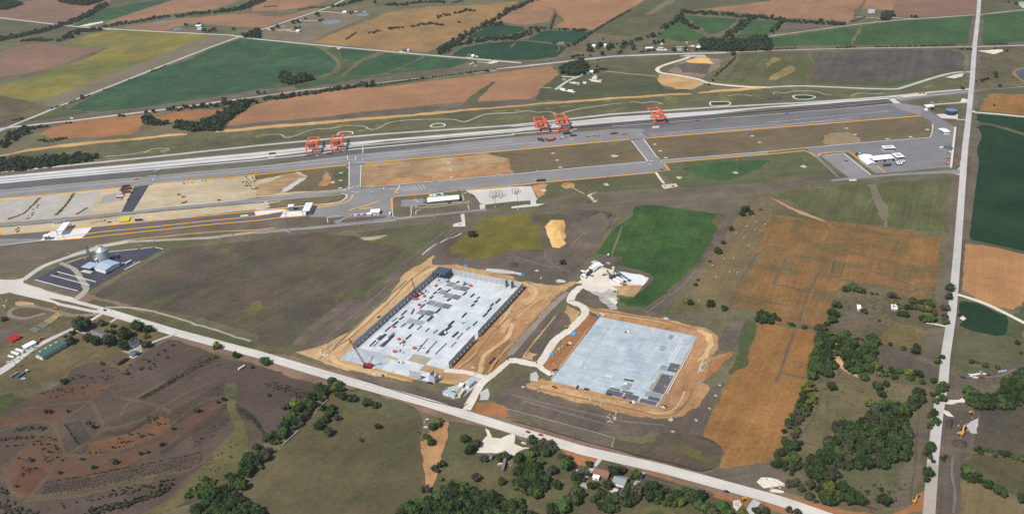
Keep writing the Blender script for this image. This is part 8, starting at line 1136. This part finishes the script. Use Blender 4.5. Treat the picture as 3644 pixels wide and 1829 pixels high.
# nursery stock: rows of young shrubs
RS = random.Random(21); SH = []
def nrow(txt, n, dx, dy, gap, r, miss=.15, jit=.3):
    base = pts(txt)
    for k in range(n):
        P = [ground(x + dx*k/2.7565, y + dy*k/2.7565) for x, y in base]
        for a, b in zip(P, P[1:]):
            L_ = (b-a).length; m_ = int(L_/gap)
            for i in range(m_):
                if RS.random() > miss: p = a.lerp(b, (i+RS.uniform(.3,.7))/m_); SH.append((Vector((p.x+RS.gauss(0,jit), p.y+RS.gauss(0,jit), 0)), r*RS.uniform(.5,1.)))
nrow('d1 450,985 860,915 1260,835 1640,765 1980,690', 1, 0, 0, 2.4, 1.); nrow('d1 440,1010 860,945 1260,865 1640,790 1990,712', 6, -4, 21, 2.8, .75, .3); nrow('d1 1360,160 1500,90 1620,20 1700,-30', 4, 14, 2, 2., 1., .1); nrow('c1 1660,1285 1850,1180 2020,1090 2170,1010', 3, 10, 12, 2.1, 1.1, .1); nrow('d1 1690,290 1980,125 2230,-5', 6, 10, 17, 2.6, .6, .2); nrow('d1 2310,215 2440,290 2560,420', 6, 7, 16, 2.2, .7, .1); nrow('d1 1500,-50 1640,-10 1760,50', 0, 0, 0, 3, 1); nrow('d2 200,0 400,70 600,150', 5, -36, 4, 2.6, 1., .25, .6); nrow('d2 140,0 330,75 480,160', 2, 10, 26, 3., .9, .4, .8); nrow('d1 140,470 300,440 460,448', 3, -4, 10, 2.4, 1.3, .15, .6); nrow('d1 0,560 150,545 340,535', 2, 0, 14, 2.4, 1.2, .15, .5); nrow('d1 0,638 100,630 230,622', 1, 0, 10, 2.6, 1.2, .2, .5); nrow('d1 380,130 600,95 860,65', 3, 12, -14, 3.2, 1.2, .45, 1.2); nrow('d1 400,145 640,105 960,75', 2, 60, 14, 3.6, 1., .5, 1.); nrow('d1 1040,495 1280,470 1560,320', 4, 0, 9, 3., .55, .3); nrow('d1 640,420 700,510 770,610', 1, 0, 0, 2., 1., .05); nrow('d1 1950,640 2100,520 2250,400', 4, -10, -18, 2.8, .8, .25, .6); nrow('d1 1100,1070 1300,1030 1700,960', 3, -20, 26, 3., 1.4, .35, 1.2); nrow('d1 500,1220 900,1130 1400,1050', 2, -30, 26, 3.2, 1.1, .4, 1.4); nrow('d1 900,1240 1300,1160 1700,1010', 5, -20, 18, 2.6, 1.7, .1, 1.); nrow('d1 0,1020 40,1090', 4, 20, 10, 3, 1.2, .3, 1); nrow('d1 60,1130 200,1200', 3, -10, 24, 3, 1.2, .3, 1.)
for t in ('d1 325,620 450,640 460,550 340,590', 'd1 520,620 580,650 580,770 500,740 510,680', 'd1 200,760 280,850 220,880 440,780', 'd1 860,690 980,690 1120,570 1240,590 1140,640', 'd1 1250,590 1350,540 1440,520 1300,520', 'd1 1500,410 1560,430 1480,360 1620,340', 'c1 1380,1140 1500,1080 1560,1140 1450,1160', 'c1 810,1245 860,1255 1050,1260 1080,1240', 'c1 1240,1215 1300,1200'):
    for x, y in pts(t):
        for _ in range(4): p = ground(x + RS.gauss(0, 16), y + RS.gauss(0, 6)); SH.append((Vector((p.x, p.y, 0)), RS.uniform(.6, 1.4)))
for c_, x, y, r in (('d1',455,310,3.),('d1',495,300,2.4),('d1',670,295,2.4),('d1',1945,300,3.4),('d1',2195,185,3.),('d1',2140,205,2.4),('d1',1700,460,2.4),('d1',1380,715,2.6),('d1',1440,695,2.4),('d1',1115,805,3.8),('d1',920,845,2.6),('d1',915,460,3.4),('d1',880,415,2.8),('d1',290,780,3.),('d1',1585,625,2.8),('d1',595,895,2.),('d1',160,1030,2.),('d1',810,762,2.),('c1',1720,930,1.8),('c1',1640,980,1.8),('c1',1575,1020,1.8),('c1',1660,1048,1.8),('c1',1480,1080,1.8),('c1',1015,1115,2.4),('c1',1020,1185,1.6),('c1',1400,1165,2.),('c1',1270,1215,2.2),('c1',2510,1150,2.2)): p = g1('%s %d,%d' % (c_, x, y)); SH.append((p, r))
SH.sort(key=lambda s: -s[1]/(s[0]-CP).length); smallm = [crown(RS, 3, 11, .34, 1.5) for _ in range(5)]; sme = []
for V, F in smallm: me = bpy.data.meshes.new('shrub'); me.from_pydata(V, [], F); me.materials.append(LEAF[0] if len(sme) % 2 else LEAF[3]); sme.append(me)
for k, (p, r) in enumerate(SH[:300]):
    o = link('nursery_shrub', sme[k % 5]); o.location = (p.x, p.y, TOPZ*.3); o.scale = (r, r, r*1.1); o.rotation_euler.z = RS.uniform(0, 6); tag(o, 'small dark young shrub planted in the brown nursery soil', 'shrub', 'young shrubs of the nursery')
V, F = [], []
for k, (p, r) in enumerate(SH[300:]):
    v, f = smallm[k % 5]; n = len(V); V += [(p.x+x*r, p.y+y*r, z*r*1.1) for x, y, z in v]; F += [tuple(i+n for i in q) for q in f]
me = bpy.data.meshes.new('nursery_rows'); me.from_pydata(V, [], F); me.materials.append(LEAF[0]); tag(link('nursery_rows', me), 'rows of young nursery shrubs on brown soil', 'shrubs', kind='stuff')
# scattered pasture and verge tufts
TV, TF = [], []
def tufts(txt, n, r):
    P = G(txt); x0, x1 = min(p.x for p in P), max(p.x for p in P); y0, y1 = min(p.y for p in P), max(p.y for p in P); k = 0
    while k < n:
        p = Vector((RS.uniform(x0,x1), RS.uniform(y0,y1), 0))
        if not inside(p, P): continue
        k += 1; q = r*RS.uniform(.5, 1.4); v, f = smallm[k % 5]; m_ = len(TV); TV.extend((p.x+x*q, p.y+y*q, z*q*.6) for x, y, z in v); TF.extend(tuple(i+m_ for i in g_) for g_ in f)
for t, n, r in (('d4 480,0 1060,0 1600,50 1400,260 1000,330 700,400 340,560', 90, .8), ('d4 900,1050 1000,1000 1380,1000 1350,1180 1080,1200', 45, 1.1), ('c4 760,430 1200,400 1300,640 1000,700 760,640', 80, .8), ('c4 900,740 1550,680 1600,900 1120,900', 70, .6), ('b1 1780,560 2050,540 2080,560 1800,580', 18, 1.), ('b1 2380,520 2560,490 2576,680 2480,660', 45, 1.2), ('b1 900,960 1060,935 1050,950 920,968', 12, 1.), ('b1 250,930 330,830 400,760 350,850 300,930', 26, 1.1), ('b1 560,890 650,790 740,670 720,720 640,830', 30, 1.), ('a4 2100,700 2600,760 2600,860 2100,860', 40, 1.2), ('c2 2300,640 2500,540 c3 300,460 120,560 20,720 c2 2400,800', 40, .6), ('d2 1560,370 1700,400 1640,700 1600,560', 14, .8), ('y3 330,330 430,250 450,330 380,390', 10, 1.6), ('d1 1900,900 2300,520 2400,700 2200,960 1900,1100', 40, .9), ('d1 -20,1180 300,1260 500,1290 0,1320', 60, 1.5), ('c1 60,1090 300,990 480,880 420,1040 200,1160', 40, .8)): tufts(t, n, r)
me = bpy.data.meshes.new('weed_tufts'); me.from_pydata(TV, [], TF); me.materials.append(LEAF[3]); tag(link('weed_tufts', me), 'scattered weeds and tufts on rough ground', 'weeds', kind='stuff')
# scattered blocks, cleared stone and litter on the earthworks
DV, DF = [], []
def litter(txt, n, r):
    P = G(txt); x0, x1 = min(p.x for p in P), max(p.x for p in P); y0, y1 = min(p.y for p in P), max(p.y for p in P); k = 0
    while k < n:
        p = Vector((RS.uniform(x0,x1), RS.uniform(y0,y1), 0))
        if not inside(p, P): continue
        k += 1; q = r*RS.uniform(.3, 1.)**1.5; b = MB().box((p.x, p.y, GZ+q*.3), (q*RS.uniform(.8,2.), q, q*.8), RS.uniform(0,3), (.7,.8)); m_ = len(DV); DV.extend(b.V); DF.extend(tuple(i+m_ for i in f) for f in b.F)
for t, n, r in (('c2 2080,1200 2540,800 2576,1000 2300,1240', 26, 1.6), ('c2 600,1000 780,880 800,1000 640,1060', 34, 1.6), ('c2 860,1090 1560,1240 1540,1280 880,1120', 30, 1.2), ('d3 120,20 700,120 1450,290 1440,340 700,210 120,60', 46, 1.5), ('d3 920,330 1040,290 1020,400 930,390', 30, 1.7), ('d3 1500,170 1640,130 1660,230 1560,250', 24, 1.6), ('c3 320,960 640,760 700,780 420,1240 320,1130', 36, 1.3), ('x2 950,1000 1250,1060 1450,1200 1200,1290 1000,1200', 30, 1.5), ('c3 60,760 420,380 480,400 120,830', 24, 1.2), ('d4 0,940 180,990 190,1030 60,1060', 24, 1.5), ('d3 2170,1160 2260,1160 2220,1260', 18, 1.4), ('c1 0,440 80,470 60,540 0,530', 12, 2.), ('y6 150,860 400,850 380,930 160,960', 14, 1.3), ('z8 1000,700 1600,650 1550,900 1300,1180', 18, 1.1), ('d4 1860,400 2060,300 2080,480 1900,560', 20, 1.4), ('b3 740,660 860,650 860,760 760,740', 14, 1.6)): litter(t, n, r)
me = bpy.data.meshes.new('stone_litter'); me.from_pydata(DV, [], DF); me.materials.append(fm('broken_stone', (206,198,184), (176,164,146), 6, .2, .2)); tag(link('stone_litter', me), 'pale broken stone and litter on the earthworks', 'rubble', kind='stuff')
# ================================================================== AIR
hz = MB().box((0, 0, 281.), (12020, 12020, 564.)).build('haze', None)
m = bpy.data.materials.new('haze'); m.use_nodes = True; n = m.node_tree; n.nodes.remove(n.nodes['Principled BSDF'])
pv = n.nodes.new('ShaderNodeVolumePrincipled'); pv.inputs['Color'].default_value = (.86, .92, 1, 1); pv.inputs['Density'].default_value = .000032; pv.inputs['Anisotropy'].default_value = .3
n.links.new(pv.outputs[0], n.nodes['Material Output'].inputs['Volume']); hz.data.materials.append(m); hz['kind'] = 'stuff'
